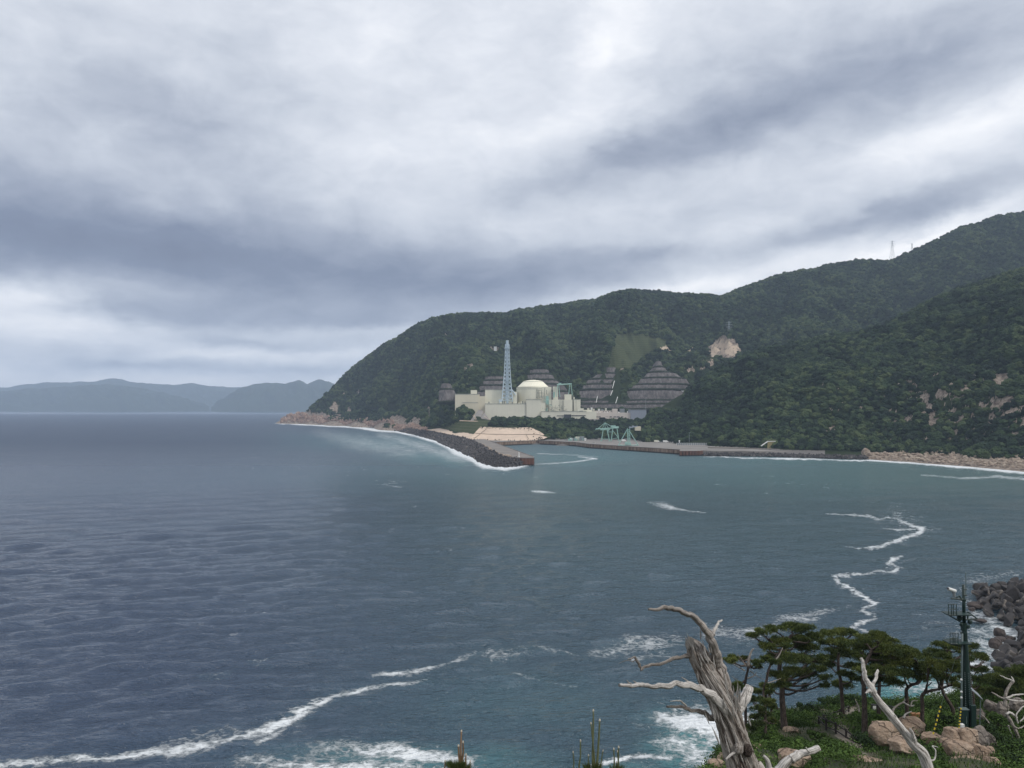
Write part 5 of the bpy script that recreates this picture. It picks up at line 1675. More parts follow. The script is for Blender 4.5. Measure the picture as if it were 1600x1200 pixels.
def white_fence():
    r = empty('barrier_fence', (wx(1081, 970), 970, 5.0)); tag(r, 'long white panel fence on the quay right of the parked cars', 'fence')
    mb = MB(r.location); mb.box(wx(1057, 970), wx(1104, 970), 969.9, 970.1, 5.3, 7.8); mb.build('panel_run', M['panel'], r)
    o = MB(r.location)
    for i in range(17):
        x = wx(1057, 970) + i * (wx(1104, 970) - wx(1057, 970)) / 16
        o.box(x - .12, x + .12, 969.6, 969.87, 5.0, 7.9)
    o.build('post', M['white'], r)
white_fence()
mb = MB(P3(1062, 691, 985)); p = P3(1061.5, 693, 985); mb.lathe([(.5, 5), (.5, 8.6), (.9, 8.8), (.9, 9.9), (.3, 10.4)], (p[0], p[1], 0), 10)
tag(mb.build('signal_post', M['white']), 'small white post with a box head behind the white fence', 'post')
def ochre_stair():
    Y = 884
    r = empty('footbridge_stair', P3(1200, 697, Y)); tag(r, 'ochre yellow ramp stair beside the coast road', 'stair')
    mb = MB(r.location)
    a, b, c = P3(1190, 696.5, Y), P3(1200, 689.5, Y), P3(1212, 689.2, Y)
    for q0, q1 in ((a, b), (b, c)):
        mb.addm([q0, q1, q1 + (0, 3, 0), q0 + (0, 3, 0), q0 - (0, 0, .5), q1 - (0, 0, .5), q1 + (0, 3, -.5), q0 + (0, 3, -.5)], [(0, 1, 2, 3), (4, 7, 6, 5), (0, 4, 5, 1), (3, 2, 6, 7), (0, 3, 7, 4), (1, 5, 6, 2)])
    mb.build('flight', M['white'], r)
    mb = MB(r.location)
    mb.addm([b + (0, .5, -.6), c + (0, .5, -.6), P3(1211, 703, Y + .5), P3(1199, 703, Y + .5)] + [b + (0, 2.5, -.6), c + (0, 2.5, -.6), P3(1211, 703, Y + 2.5), P3(1199, 703, Y + 2.5)], [(0, 1, 2, 3), (4, 7, 6, 5), (0, 4, 5, 1), (1, 5, 6, 2), (2, 6, 7, 3), (3, 7, 4, 0)])
    mb.build('support_wall', M['ochre'], r)
    mb = MB(r.location)
    for q0, q1 in ((a, b), (b, c)): mb.tube([q0 + (0, 0, 1.1), q1 + (0, 0, 1.1)], .1, 4)
    for q in (a, b, c, (a + b) / 2, (b + c) / 2): mb.tube([q, q + (0, 0, 1.1)], .08, 4)
    mb.build('railing', M['ochre'], r)
ochre_stair()
mb = MB(P3(998, 670, 1075)); bbox(mb, 993, 1001.5, 666.5, 673, 1120, 8)
tag(mb.build('hillside_hut', M['cream2'], bevel=.2), 'small tan hut half hidden in trees above the right crane', 'hut')
for (px, pb, pt, Y, lb) in ((1009, 640, 621, 1390, 'thin grey pole behind the grey hall'), (1077, 691, 676, 1000, 'pale lamp post among trees above the white fence'), (1146, 692, 683, 950, 'pale lamp post by the coast road'), (1168, 693, 682, 940, 'second pale lamp post by the coast road, nearer the ochre stair')):
    p0, p1 = P3(px, pb, Y), P3(px, pt, Y)
    r = empty('lamp_post', p0); tag(r, lb, 'pole', 'thin poles around the plant')
    o = MB(r.location); o.tube([p0, p1], [.22, .12], 6); o.build('pole', M['pylon'], r)
    o = MB(r.location); o.tube([p1, p1 + (1.3, 0, .15)], [.08, .06], 5); o.box(p1[0] + .9, p1[0] + 1.8, Y - .2, Y + .2, p1[2] + .05, p1[2] + .3); o.build('arm', M['pylon'], r)

def pylon(px, pb, pt, Y, label):
    b0, t0 = P3(px, pb, Y), P3(px, pt, Y)
    H = t0[2] - b0[2]
    r = empty('power_pylon', b0); tag(r, label, 'pylon', 'power pylons on the hills')
    hw = lambda t: H * (.10 * (1 - t) ** 1.4 + .018)
    cn = [(-1, -1), (1, -1), (1, 1), (-1, 1)]
    n = 9
    P = [[b0 + np.array([a * hw(i / n), c * hw(i / n), H * i / n - (6 if i == 0 else 0)]) for a, c in cn] for i in range(n + 1)]
    for k in range(4):
        o = MB(r.location); o.tube([P[i][k] for i in range(n + 1)], .16, 4); o.build('leg', M['pylon'], r)
    o = MB(r.location)
    for i in range(n):
        for k in range(4):
            o.tube([P[i][k], P[i + 1][(k + 1) % 4]], .09, 4); o.tube([P[i + 1][k], P[i][(k + 1) % 4]], .09, 4)
    o.build('bracing', M['pylon'], r)
    for t, wv in ((.70, .16), (.82, .19), (.94, .14)):
        o = MB(r.location); z = b0[2] + H * t
        o.tube([(b0[0] - H * wv, Y, z), (b0[0] + H * wv, Y, z)], .16, 4); o.tube([(b0[0] - H * wv, Y, z), (b0[0], Y, z + H * .045)], .1, 4); o.tube([(b0[0] + H * wv, Y, z), (b0[0], Y, z + H * .045)], .15, 4)
        o.build('cross_arm', M['pylon'], r)
pylon(1394, 405, 376, 2270, 'grey lattice pylon standing on the high ridge at the right')
pylon(1425, 390, 380, 2270, 'tiny far pylon on the ridge right of the lattice pylon')
pylon(1139, 533, 502, 1720, 'lattice pylon above the bare tan landslip')
pylon(1533, 392, 362, 2150, 'faint pylon on the dark slope below the highest summit')
# small pale huts in the forest
for (px, py, Y, wv, lb) in ((774, 543, 1790, 6, 'small white hut in the forest above the stack'), (1066, 612, 1478, 8, 'small white hut right of the pyramid slope')):
    x_, y_ = wx(px, Y), Y
    zt = ZP(Y, py)
    r = empty('forest_hut', (x_, Y, zt - 5)); tag(r, lb, 'hut', 'small huts in the forest')
    o = MB(r.location); o.box(x_ - wv / 2, x_ + wv / 2, Y - 12, Y - 7, zt - 8, zt + 1.4); o.build('wall', M['white'], r)
    o = MB(r.location); o.prism([(x_ - wv / 2 - .4, Y - 12.5), (x_ + wv / 2 + .4, Y - 12.5), (x_ + wv / 2 + .4, Y - 6.5), (x_ - wv / 2 - .4, Y - 6.5)], zt + 1.42, [zt + 1.9, zt + 2.6, zt + 2.6, zt + 1.9]); o.build('roof', M['panel'], r)
# ------------------------------------------------------------------ the headland we stand on
def gz(x, y):
    x, y = np.asarray(x, float), np.asarray(y, float)
    base = np.interp(y, [-30, 0, 3, 6, 15, 30, 45, 55, 60, 66, 78, 84, 90, 100, 112, 126], [50, 48.3, 47.5, 45.8, 41, 33.5, 28.2, 25.7, 24.6, 23.1, 20.9, 20.0, 17.5, 10, 3, -5])
    # edge of the plateau on the seaward (left) side
    ex = np.interp(y, [-30, 20, 40, 52, 58, 64, 70, 76, 80, 84, 88, 96, 112], [-45, -35, -12, 10.5, 14.4, 16.8, 19.6, 23.0, 26.5, 31.5, 36, 44, 60])
    ex = ex + (fbm2(y / 4, y * 0 + 3, 3, 6) - .5) * 3
    cut = (ex - x)
    h = base - np.where(cut > 0, np.minimum(cut * 1.9, 60), 0) - sstep(0, 3, 3 - np.abs(cut)) * 0
    # right side keeps higher ground
    h = h + sstep(44, 58, x) * sstep(60, 72, y) * np.interp(y, [60, 72, 84, 96], [0, 1.2, 1.8, 6])
    h = h + (fbm2(x / 6, y / 6, 4, 14) - .5) * 1.3 * sstep(20, 50, y)
    h = np.maximum(h, -5)
    return h
def P_ground(px, Y):
    x = (px - 800) / F * Y
    return np.array([x, Y, float(gz(x, Y))])
gx, gy = np.arange(-60, 110, .5), np.concatenate([np.arange(-30, 48, 1.0), np.arange(48, 128, .4)])
GX, GY = np.meshgrid(gx, gy)
GZZ = gz(GX, GY)
GPX = GX / np.maximum(GY, 1) * F + 800
GPY = HOR - (GZZ - HC) / np.maximum(GY, 1) * F
slope = np.abs(np.gradient(GZZ, axis=1)) / .5
rk = sstep(.8, 1.4, slope) + sstep(1505, 1545, GPX) * sstep(66, 74, GY) * .55
pth, _ = seg_dist(GPX, GPY, [(1345, 1172, 12, 1), (1322, 1150, 10, 1), (1300, 1128, 7, 1), (1320, 1112, 5, 1), (1345, 1104, 4, 1)])
me = np_mesh('headland', np.stack([GX, GY, GZZ], -1).reshape(-1, 3), grid_faces(*GX.shape), True, {'rock': np.clip(rk, 0, 1).ravel(), 'path': ((pth < 1) & (GY > 50)).astype(float).ravel()})
tag(link('headland', me, M['ground']), kind='structure')

# ------------------------------------------------------------------ undergrowth (uncountable)
def leaf_cards(rng, centers, radii, per, size, up=.35, flat=.7, shell=.55, fold=.25):
    """small folded leaves spread through ellipsoids: returns verts, quads"""
    n = len(centers)
    idx = np.repeat(np.arange(n), per)
    m = len(idx)
    d = rng.randn(m, 3); d /= np.linalg.norm(d, axis=1)[:, None]
    rr = (shell + (1 - shell) * rng.rand(m)) * np.where(rng.rand(m) < .12, 1.15, 1)
    off = d * rr[:, None] * radii[idx]
    p = centers[idx] + off
    nrm = d * 1.0 + rng.randn(m, 3) * .55; nrm[:, 2] += up
    nrm /= np.linalg.norm(nrm, axis=1)[:, None]
    t = rng.randn(m, 3); t -= nrm * (t * nrm).sum(1)[:, None]; t /= np.linalg.norm(t, axis=1)[:, None]
    b = np.cross(nrm, t)
    s_ = (size * (.6 + .8 * rng.rand(m)))[:, None]
    V = np.stack([p - t * s_, p - b * s_ * flat * .5 + nrm * s_ * fold, p + t * s_, p + b * s_ * flat * .5 + nrm * s_ * fold], 1).reshape(-1, 3)
    return V, np.arange(m * 4).reshape(-1, 4)
rgu = np.random.RandomState(31)
BOULD = [  # px, py centre-bottom, Y, half width px, height px, depth factor, label, box-ness, tone
    (1384, 1160, 62, 23, 31, 'big rounded tan boulder left of the pair by the fallen trunk', 2.6, 0),
    (1429, 1152, 66, 21, 27, 'big smooth tan boulder right of the pair, flat lit top', 3.2, 0),
    (1414, 1174, 59, 20, 20, 'angular tan slab boulder below the big pair', 5.0, 0),
    (1462, 1162, 63, 17, 15, 'low pale boulder between the big pair and the cracked outcrop', 2.6, 0),
    (1493, 1160, 60, 15, 22, 'upper left block of the cracked outcrop', 5.5, 0),
    (1517, 1163, 59.6, 15, 23, 'upper right block of the cracked outcrop', 5.5, 0),
    (1499, 1185, 59, 22, 25, 'wide lower left block of the cracked outcrop', 5.5, 0),
    (1526, 1187, 58.8, 10, 24, 'narrow lower middle block of the cracked outcrop', 5.5, 0),
    (1544, 1186, 59, 11, 19, 'small lower right block of the cracked outcrop', 5, 0),
    (1532, 1168, 62, 16, 31, 'grey sloping boulder behind the cracked outcrop', 3.0, 1),
    (1546, 1172, 63, 12, 26, 'rounded grey boulder at the right back of the outcrop', 2.8, 1),
    (1516, 1206, 57, 22, 18, 'tan slab at the bottom edge under the outcrop', 5, 0),
    (1554, 1210, 57, 14, 24, 'tan boulder at the bottom edge right of the slab', 3.5, 0),
    (1363, 1208, 57.5, 23, 25, 'layered tan boulder at the bottom edge left of the fallen trunk', 4.5, 0),
    (1398, 1188, 59, 9, 9, 'small pale stone above the layered boulder', 3, 0),
    (1236, 1145, 70, 11, 8, 'flat tan stone in the grass below the leftmost big pine', 3.2, 0),
    (1180, 1174, 63, 11, 10, 'flat tan stone beside the large dead trunk', 3, 0),
    (1244, 1199, 57, 22, 26, 'broad pale boulder behind the broken dead stub', 4.5, 0),
    (1207, 1198, 59, 13, 14, 'brown boulder left of the broken dead stub', 3.2, 1),
    (1297, 1203, 58, 14, 15, 'grey tilted slab half buried in shrubs at the bottom edge', 4.5, 1),
    (1222, 1130, 73, 5, 5, 'little pale stone at the foot of the leftmost big pine', 3, 0),
    (1120, 1203, 57, 12, 14, 'tan rock at the bottom left edge of the headland', 3.5, 0),
    (1130, 1188, 59, 8, 10, 'small tan rock on the seaward edge beside the dead trunk', 3.5, 0),
    (1550, 1112, 72, 9, 18, 'grey boulder among dead branches right of the mast', 3.2, 1),
    (1568, 1118, 71, 9, 20, 'upright grey boulder below the forked dead tree', 3.4, 1),
    (1590, 1108, 73, 10, 16, 'grey boulder at the right edge below the forked dead tree', 3.4, 1),
    (1532, 1122, 70, 9, 14, 'dull grey boulder just right of the mast foot', 3.2, 1),
]
# every bush blob keeps clear of the visible boulders and the path
pts = []
N0 = 9000
y_ = 50 + rgu.rand(N0) * 42
x_ = 8 + rgu.rand(N0) * (y_ / F * 830 - 4)
px_ = x_ / y_ * F + 800
z_ = gz(x_, y_)
py_ = HOR - (z_ - HC) / y_ * F
d_, _ = seg_dist(px_, py_, [(1358, 1186, 8, 1), (1338, 1166, 9, 1), (1306, 1150, 9, 1), (1283, 1132, 8, 1), (1276, 1122, 4, 1), (1320, 1118, 6, 1), (1345, 1104, 4, 1), (1320, 1118, 6, 1), (1322, 1150, 10, 1), (1345, 1172, 12, 1)])
ok = (z_ > 12) & (d_ > 1.0) & (px_ > 1085)
for (bx_, by_, bY, hw_, hh_, lb, bp, tn) in BOULD:
    ok &= ~((np.abs(px_ - bx_) < hw_ * .92) & (y_ < bY + 1.0) & (y_ > bY - 5) & (py_ < by_ + 30))
dens = fbm2(x_ / 5, y_ / 5, 3, 71)
ok &= dens > .36
x_, y_, z_, px_ = x_[ok], y_[ok], z_[ok], px_[ok]
hgt = .20 + 1.0 * sstep(.42, .70, fbm2(x_ / 3, y_ / 3, 3, 72)) + .35 * rgu.rand(len(x_))
hgt = np.where((px_ < 1350) & (y_ > 60), hgt * .62, hgt)
hgt = np.where(y_ < 57, hgt * .6, hgt)
cen = np.stack([x_, y_, z_ + hgt * .25], 1)
rad = np.stack([hgt * .9 + .25, hgt * .9 + .25, hgt * .75], 1)
V, Fq = leaf_cards(rgu, cen, rad, 42, .10, .6, 1.0, .6)
me = np_mesh('undergrowth', V, Fq, False)
tag(link('undergrowth', me, M['leaves']), 'low green shrubs and grass covering the headland', 'undergrowth', kind='stuff')
# grass blades between
n = 12000
y_ = 52 + rgu.rand(n) * 36
x_ = 10 + rgu.rand(n) * (y_ / F * 820 - 6)
z_ = gz(x_, y_)
px_ = x_ / y_ * F + 800; py_ = HOR - (z_ - HC) / y_ * F
d_, _ = seg_dist(px_, py_, [(1358, 1186, 8, 1), (1338, 1166, 9, 1), (1306, 1150, 9, 1), (1283, 1132, 8, 1), (1276, 1122, 4, 1), (1320, 1118, 6, 1), (1345, 1104, 4, 1), (1320, 1118, 6, 1), (1322, 1150, 10, 1), (1345, 1172, 12, 1)])
ok = (z_ > 12) & (d_ > .9)
p = np.stack([x_, y_, z_], 1)[ok]
m = len(p)
d = rgu.randn(m, 3) * .35; d[:, 2] = 1
h = (.18 + .3 * rgu.rand(m))[:, None]
side = rgu.randn(m, 3); side[:, 2] = 0; side /= np.linalg.norm(side, axis=1)[:, None]
V = np.stack([p - side * .03, p + side * .03, p + d * h + side * .008, p + d * h - side * .008], 1).reshape(-1, 3)
me = np_mesh('grass', V, np.arange(m * 4).reshape(-1, 4), False)
tag(link('grass', me, M['leaves']), 'thin grass between the shrubs on the headland', 'grass', kind='stuff')

# ------------------------------------------------------------------ boulders
for k, (bx_, by_, bY, hw_, hh_, lb, bp, tn) in enumerate(BOULD):
    hw = hw_ / F * bY; hh = hh_ / F * bY
    v, f = rock_arrays(200 + k, (hw * (1.1 if bp < 4 else .99), hw * .8, hh * (.62 if bp < 4 else .54)), bp if bp < 4 else 7, 9 if bp < 4 else 8, 5, .075, .60 if bp < 4 else .76)
    rz = (rgu.rand() - .5) * .35
    v = rotz(v, rz)
    zb, zt = ZP(bY, by_), ZP(bY, by_ - hh_)
    c = np.array([(bx_ - 800) / F * bY, bY + hw * .3, (zb + zt) / 2 - hh * .1])
    me = np_mesh('boulder', v, f, True)
    o = link('boulder', me, M['boulder_grey' if tn else 'boulder'])
    o.location = tuple(c)
    tag(o, lb, 'boulder', 'boulders on the headland')

# ------------------------------------------------------------------ single shrubs one can tell apart
SHR = [(1300, 1100, 82, 22, 9, 'dark low shrub on the cliff edge left of the slender pine'), (1330, 1096, 83, 20, 9, 'dark low shrub on the cliff edge between the slender pine and the broad pine'), (1262, 1108, 79, 16, 7, 'dark shrub on the cliff edge behind the path fence'),
       (1352, 1166, 62, 12, 16, 'dark shrub right of the fence end and left of the big boulders'), (1385, 1192, 58.5, 14, 12, 'bright green shrub above the layered boulder'), (1448, 1178, 59, 18, 14, 'bushy shrub between the slab boulder and the cracked outcrop'),
       (1432, 1198, 57, 20, 12, 'wide shrub at the bottom edge beside the slanting trunk'), (1325, 1180, 60, 18, 13, 'leafy shrub below the path fence'), (1296, 1168, 62, 16, 9, 'shrub left of the fence foot'), (1240, 1162, 64, 18, 9, 'green shrub below the flat tan stone'),
       (1276, 1150, 67, 14, 6, 'low shrub beside the upper fence posts'), (1205, 1152, 66, 16, 8, 'shrub at the foot of the small layered pine'), (1270, 1186, 59, 16, 12, 'shrub right of the broken dead stub'), (1222, 1182, 60, 12, 10, 'scrubby bush left of the broken dead stub'),
       (1445, 1140, 69, 22, 9, 'dark shrub behind the striped sleeve'), (1405, 1126, 71, 20, 8, 'dark shrub between the pine trunks and the big boulders'), (1478, 1128, 70, 14, 9, 'dark shrub left of the green cabinet'), (1550, 1142, 66, 20, 12, 'dark green shrub right of the mast foot'),
       (1580, 1168, 61, 24, 16, 'large dark shrub at the right edge'), (1592, 1196, 57, 22, 14, 'dark shrub in the bottom right corner'), (1562, 1124, 70, 12, 8, 'small shrub among the grey boulders'), (1598, 1128, 68, 14, 10, 'shrub under the tangle of dead branches'),
       (1160, 1190, 58, 14, 10, 'low shrub right of the large dead trunk'), (1150, 1150, 66, 10, 8, 'small shrub on the seaward edge'), (1372, 1122, 74, 16, 8, 'rounded shrub at the foot of the broad pine')]
for k, (px, py, Y, hw_, hh_, lb) in enumerate(SHR):
    s_ = Y / F
    rg_ = np.random.RandomState(500 + k)
    c = P3(px, py, Y); g = float(gz(c[0], Y))
    r = empty('shrub', (c[0], Y, min(g, c[2]))); tag(r, lb, 'shrub', 'shrubs on the headland')
    n = 9
    cc = np.stack([c[0] + hw_ * s_ * (rg_.rand(n) * 2 - 1) * .8, Y + hw_ * s_ * (rg_.rand(n) - .5), c[2] + hh_ * s_ * (.15 + .75 * rg_.rand(n))], 1)
    rr_ = (.35 + .3 * rg_.rand(n)) * hh_ * s_
    V, Fq = leaf_cards(rg_, cc, np.stack([rr_ * 1.5, rr_ * 1.3, rr_], 1), 130, .085, .5, 1.0, .5)
    link('foliage', np_mesh('foliage', V - np.array(r.location), Fq, False), M['leaves_dark' if 'dark' in lb else 'leaves'], r)
    o = MB(r.location)
    for q in cc: o.tube(spline([np.array(r.location) - (0, 0, .2), (np.array(r.location) + q) / 2 + rg_.randn(3) * .05, q], 5), [.03, .025, .02, .015, .01], 5)
    o.build('stem', M['bark'], r)

# ------------------------------------------------------------------ pines
def needle_pads(rng, pads, Y, dens):
    """flat cloud pads made of upward needle tufts"""
    C, Rr = [], []
    for (px, py, rx, ry, dy) in pads:
        s_ = Y / F
        c = P3(px, py, Y + dy)
        # each pad is a handful of overlapping lobes
        k = max(5, int(rx * .75))
        for j in range(k):
            a = rng.rand() * 6.28; r_ = rng.rand() ** .5
            lx = rx * s_ * math.cos(a) * r_ * .85; ly = rx * s_ * math.sin(a) * r_ * .7
            lz = (ry * s_) * ((rng.rand() - .5) * 1.1) * (1 - .5 * r_)
            q = (.24 + .22 * rng.rand()) * rx * s_
            q = min(q, .8)
            C.append(c + np.array([lx, ly, lz])); Rr.append((q, q, q * (.34 + .16 * rng.rand())))
    C, Rr = np.array(C), np.array(Rr)
    vol = (Rr[:, 0] ** 2)
    V, Fv = [], []
    out_v = []
    for c, r_ in zip(C, Rr):
        n = int(dens * r_[0] ** 1.6) + 14
        d = rng.randn(n, 3); d /= np.linalg.norm(d, axis=1)[:, None]
        d[:, 2] = np.where(rng.rand(n) < .6, np.abs(d[:, 2]), d[:, 2])
        p = c + d * r_ * (.5 + .75 * rng.rand(n))[:, None]
        nb = 5
        base = np.repeat(p, nb, 0)
        dr = np.repeat(d * .5, nb, 0) + rng.randn(n * nb, 3) * .62
        dr[:, 2] += .45
        dr /= np.linalg.norm(dr, axis=1)[:, None]
        L_ = .16 + .14 * rng.rand(n * nb)
        sd = np.cross(dr, rng.randn(n * nb, 3)); sd /= np.linalg.norm(sd, axis=1)[:, None]
        w_ = .022
        tip = base + dr * L_[:, None]
        mid = base + dr * (L_ * .55)[:, None]
        out_v.append(np.stack([base, mid - sd * w_, tip, mid + sd * w_], 1).reshape(-1, 3))
    V = np.concatenate(out_v)
    return V, np.arange(len(V)).reshape(-1, 4), C
def pine(name, label, Y, trunk, r0, r1, pads, dens=250, extra_limbs=(), seed=1, bare=(), group='wind-shaped pines on the headland'):
    rng = np.random.RandomState(seed)
    s_ = Y / F
    base = P3(trunk[0][0], trunk[0][1] + 3, Y)
    g = float(gz(base[0], Y))
    r = empty(name, (base[0], Y, min(base[2], g)))
    tag(r, label, 'pine tree', group)
    tp = [P3(a, b, Y) for a, b in trunk]
    tp[0] = np.array([tp[0][0], Y, min(tp[0][2], g) - .3])
    path = spline(tp, 26)
    path += np.stack([(fbm2(np.linspace(0, 4, 26) + seed, 0, 3, seed) - .5) * .22, (fbm2(np.linspace(0, 4, 26), 5 + seed, 3, seed) - .5) * .3, np.zeros(26)], 1) * np.linspace(.2, 1, 26)[:, None]
    mb = MB(r.location)
    rad = np.interp(np.linspace(0, 1, 26), [0, .08, 1], [r0 * 1.35, r0, r1]) * s_
    mb.tube(path, rad, 12, jit=.12, seed=seed)
    mb.build('trunk', M['bark'], r, smooth=True)
    pd = [(a, b, c, d, (rng.rand() - .5) * 4.2) for a, b, c, d in pads]
    V, Fv, C = needle_pads(rng, pd, Y, dens)
    lim = MB(r.location)
    for (px, py, rx, ry, dy) in pd:
        c = P3(px, py + ry * .3, Y + dy)
        cand = path[6:]
        dist = np.linalg.norm((cand - c) * np.array([1, 1, .8]), axis=1) + np.where(cand[:, 2] > c[2] - .1, 3.0, 0)
        a = cand[dist.argmin()]
        m1 = a * .55 + c * .45 + np.array([rng.randn() * .12, rng.randn() * .12, -.10 * np.linalg.norm(c - a)])
        pth = spline([a, m1, c], 9)
        pth += rng.randn(9, 3) * .05 * np.linspace(0, 1, 9)[:, None]
        L0 = np.linalg.norm(c - a)
        ra = min(r1 * s_ * 1.0 + .02, .05 + L0 * .03)
        lim.tube(pth, np.linspace(ra, .028, 9), 6, seed=3)
        for j in range(5):
            e = c + np.array([(rng.rand() - .5) * rx * s_ * 1.5, (rng.rand() - .5) * rx * s_ * 1.2, (rng.rand() - .2) * ry * s_])
            st = pth[rng.randint(4, 8)]
            lim.tube(spline([st, (st + e) / 2 + rng.randn(3) * .1, e], 5), np.linspace(.035, .014, 5), 5)
    for pts, ra in extra_limbs:
        lim.tube(spline([P3(a, b, Y - .2) for a, b in pts], 12), np.linspace(ra, ra * .5, 12) * s_, 8, jit=.1)
    lim.build('limb', M['bark'], r, smooth=True)
    for pts, ra in bare:
        o = MB(r.location); o.tube(spline([P3(a, b, Y - .6) for a, b in pts], 10), np.linspace(ra, ra * .35, 10) * s_, 7, jit=.15)
        o.build('bare_branch', M['deadwood'], r, smooth=True)
    me = np_mesh('crown', V - np.array(r.location), Fv, False)
    link('crown', me, M['needles'], r)
    return r
pine('pine_tree', 'tall spreading pine with a thick straight trunk, leftmost of the big ones', 71, [(1226, 1133), (1223, 1100), (1222, 1075), (1218, 1045), (1224, 1015), (1236, 992)], 4.9, 2.0,
     [(1176, 993, 10, 4), (1192, 988, 11, 5), (1212, 984, 14, 6), (1236, 981, 18, 7), (1258, 984, 17, 8), (1272, 996, 14, 9), (1197, 1011, 15, 6), (1222, 1003, 18, 7), (1246, 1000, 20, 8), (1262, 1013, 20, 9), (1216, 1025, 14, 6), (1240, 1030, 22, 8), (1265, 1032, 18, 9),
      (1245, 1050, 22, 7), (1218, 1056, 17, 6), (1262, 1056, 14, 6), (1286, 1030, 10, 8), (1289, 1058, 10, 8), (1286, 1070, 9, 6), (1224, 1071, 12, 4), (1259, 1072, 6, 5), (1204, 1072, 9, 4), (1280, 1045, 12, 8)], 185, seed=11,
     extra_limbs=[([(1216, 1108), (1205, 1092), (1199, 1070)], 1.6)])
pine('pine_tree', 'slender dark pine between the leftmost big pine and the fallen trunk', 76, [(1318, 1093), (1314, 1068), (1310, 1045), (1311, 1020), (1316, 1000)], 3.0, 1.4,
     [(1296, 990, 14, 6), (1318, 989, 17, 7), (1333, 988, 8, 6), (1290, 1003, 13, 7), (1312, 1005, 20, 8), (1332, 1005, 13, 8), (1305, 1020, 18, 7), (1330, 1022, 16, 8), (1294, 1038, 13, 5), (1336, 1040, 14, 6), (1322, 1054, 12, 4), (1334, 1060, 8, 6), (1318, 1070, 17, 3), (1300, 1028, 10, 5)], 185, seed=12)
pine('pine_tree', 'big broad pine behind the fallen grey trunk with a dense crown', 68, [(1351, 1142), (1351, 1110), (1350, 1075), (1349, 1045), (1362, 1015)], 4.6, 2.0,
     [(1352, 998, 17, 7), (1372, 993, 16, 6), (1388, 1002, 15, 7), (1342, 1012, 14, 8), (1364, 1010, 20, 9), (1388, 1016, 20, 9), (1405, 1020, 14, 9), (1376, 1030, 24, 9), (1402, 1036, 19, 9), (1348, 1030, 15, 8), (1352, 1048, 16, 7), (1385, 1048, 20, 8), (1405, 1052, 17, 7), (1372, 1062, 14, 6), (1398, 1066, 14, 6), (1345, 1062, 8, 5)], 195, seed=13)
pine('pine_tree', 'half hidden pine with a straight trunk behind the fallen grey trunk', 74, [(1373, 1118), (1373, 1085), (1376, 1055), (1384, 1030)], 3.2, 1.6,
     [(1380, 1024, 16, 7), (1396, 1030, 16, 7), (1375, 1044, 14, 6), (1412, 1012, 10, 6)], 280, seed=14)
pine('pine_tree', 'pine with a bent knee trunk in front of the turquoise water', 70, [(1417, 1116), (1417, 1095), (1416, 1078), (1424, 1070), (1436, 1066), (1444, 1050)], 3.0, 1.8,
     [(1418, 1016, 12, 7), (1430, 1024, 16, 8), (1412, 1034, 14, 8), (1432, 1040, 16, 8), (1445, 1050, 14, 7), (1418, 1052, 14, 6), (1436, 1058, 14, 5)], 185, seed=15)
pine('pine_tree', 'pine whose trunk turns sideways into one long bare limb by the striped sleeve', 67, [(1440, 1126), (1441, 1105), (1441, 1086), (1452, 1080), (1468, 1077), (1486, 1069)], 3.1, 1.6,
     [(1452, 1034, 15, 7), (1468, 1026, 15, 7), (1460, 1046, 18, 8), (1480, 1040, 17, 8), (1470, 1057, 16, 6), (1488, 1060, 10, 6)], 185, seed=16, extra_limbs=[([(1442, 1086), (1447, 1075), (1456, 1066)], 1.4)])
pine('pine_tree', 'leaning pine just left of the green mast', 72, [(1494, 1126), (1488, 1108), (1478, 1090), (1472, 1074), (1476, 1040), (1480, 1015)], 3.4, 1.2,
     [(1470, 1008, 12, 5), (1486, 1006, 14, 5), (1456, 1018, 10, 5), (1497, 1012, 13, 5), (1476, 1022, 12, 5), (1508, 1020, 10, 4), (1447, 1024, 8, 4), (1490, 1034, 12, 5), (1500, 1048, 14, 6)], 185, seed=17,
     bare=[([(1474, 1060), (1485, 1052), (1496, 1046)], 1.0)])
pine('pine_tree', 'wispy pine with flat pads behind the green mast', 76, [(1522, 1112), (1520, 1085), (1514, 1050), (1516, 1020)], 2.4, 1.0,
     [(1520, 1010, 10, 4), (1530, 1025, 12, 4), (1540, 1030, 10, 4), (1512, 1030, 10, 4), (1526, 1046, 15, 6), (1510, 1058, 15, 6), (1535, 1062, 16, 6), (1520, 1076, 16, 6), (1498, 1072, 12, 5)], 185, seed=18)
pine('pine_tree', 'low spreading pine at the right edge above the grey boulders', 80, [(1572, 1100), (1570, 1080), (1566, 1060)], 2.6, 1.4,
     [(1550, 1058, 16, 6), (1570, 1050, 16, 6), (1592, 1046, 18, 7), (1604, 1056, 16, 8), (1560, 1068, 18, 7), (1584, 1066, 20, 8), (1548, 1080, 16, 6), (1600, 1078, 18, 8), (1572, 1082, 18, 6)], 185, seed=19)
pine('pine_tree', 'small pine with layered branches beside the large dead trunk', 66, [(1196, 1140), (1195, 1110), (1193, 1085), (1196, 1062)], 2.4, 1.0,
     [(1195, 1072, 10, 4), (1184, 1080, 8, 4), (1203, 1082, 9, 4), (1178, 1094, 9, 4), (1196, 1096, 12, 5), (1207, 1104, 9, 4), (1184, 1108, 10, 4), (1196, 1118, 10, 5), (1176, 1120, 8, 4), (1186, 1132, 10, 5), (1172, 1138, 8, 5), (1204, 1128, 8, 4)], 260, seed=20)
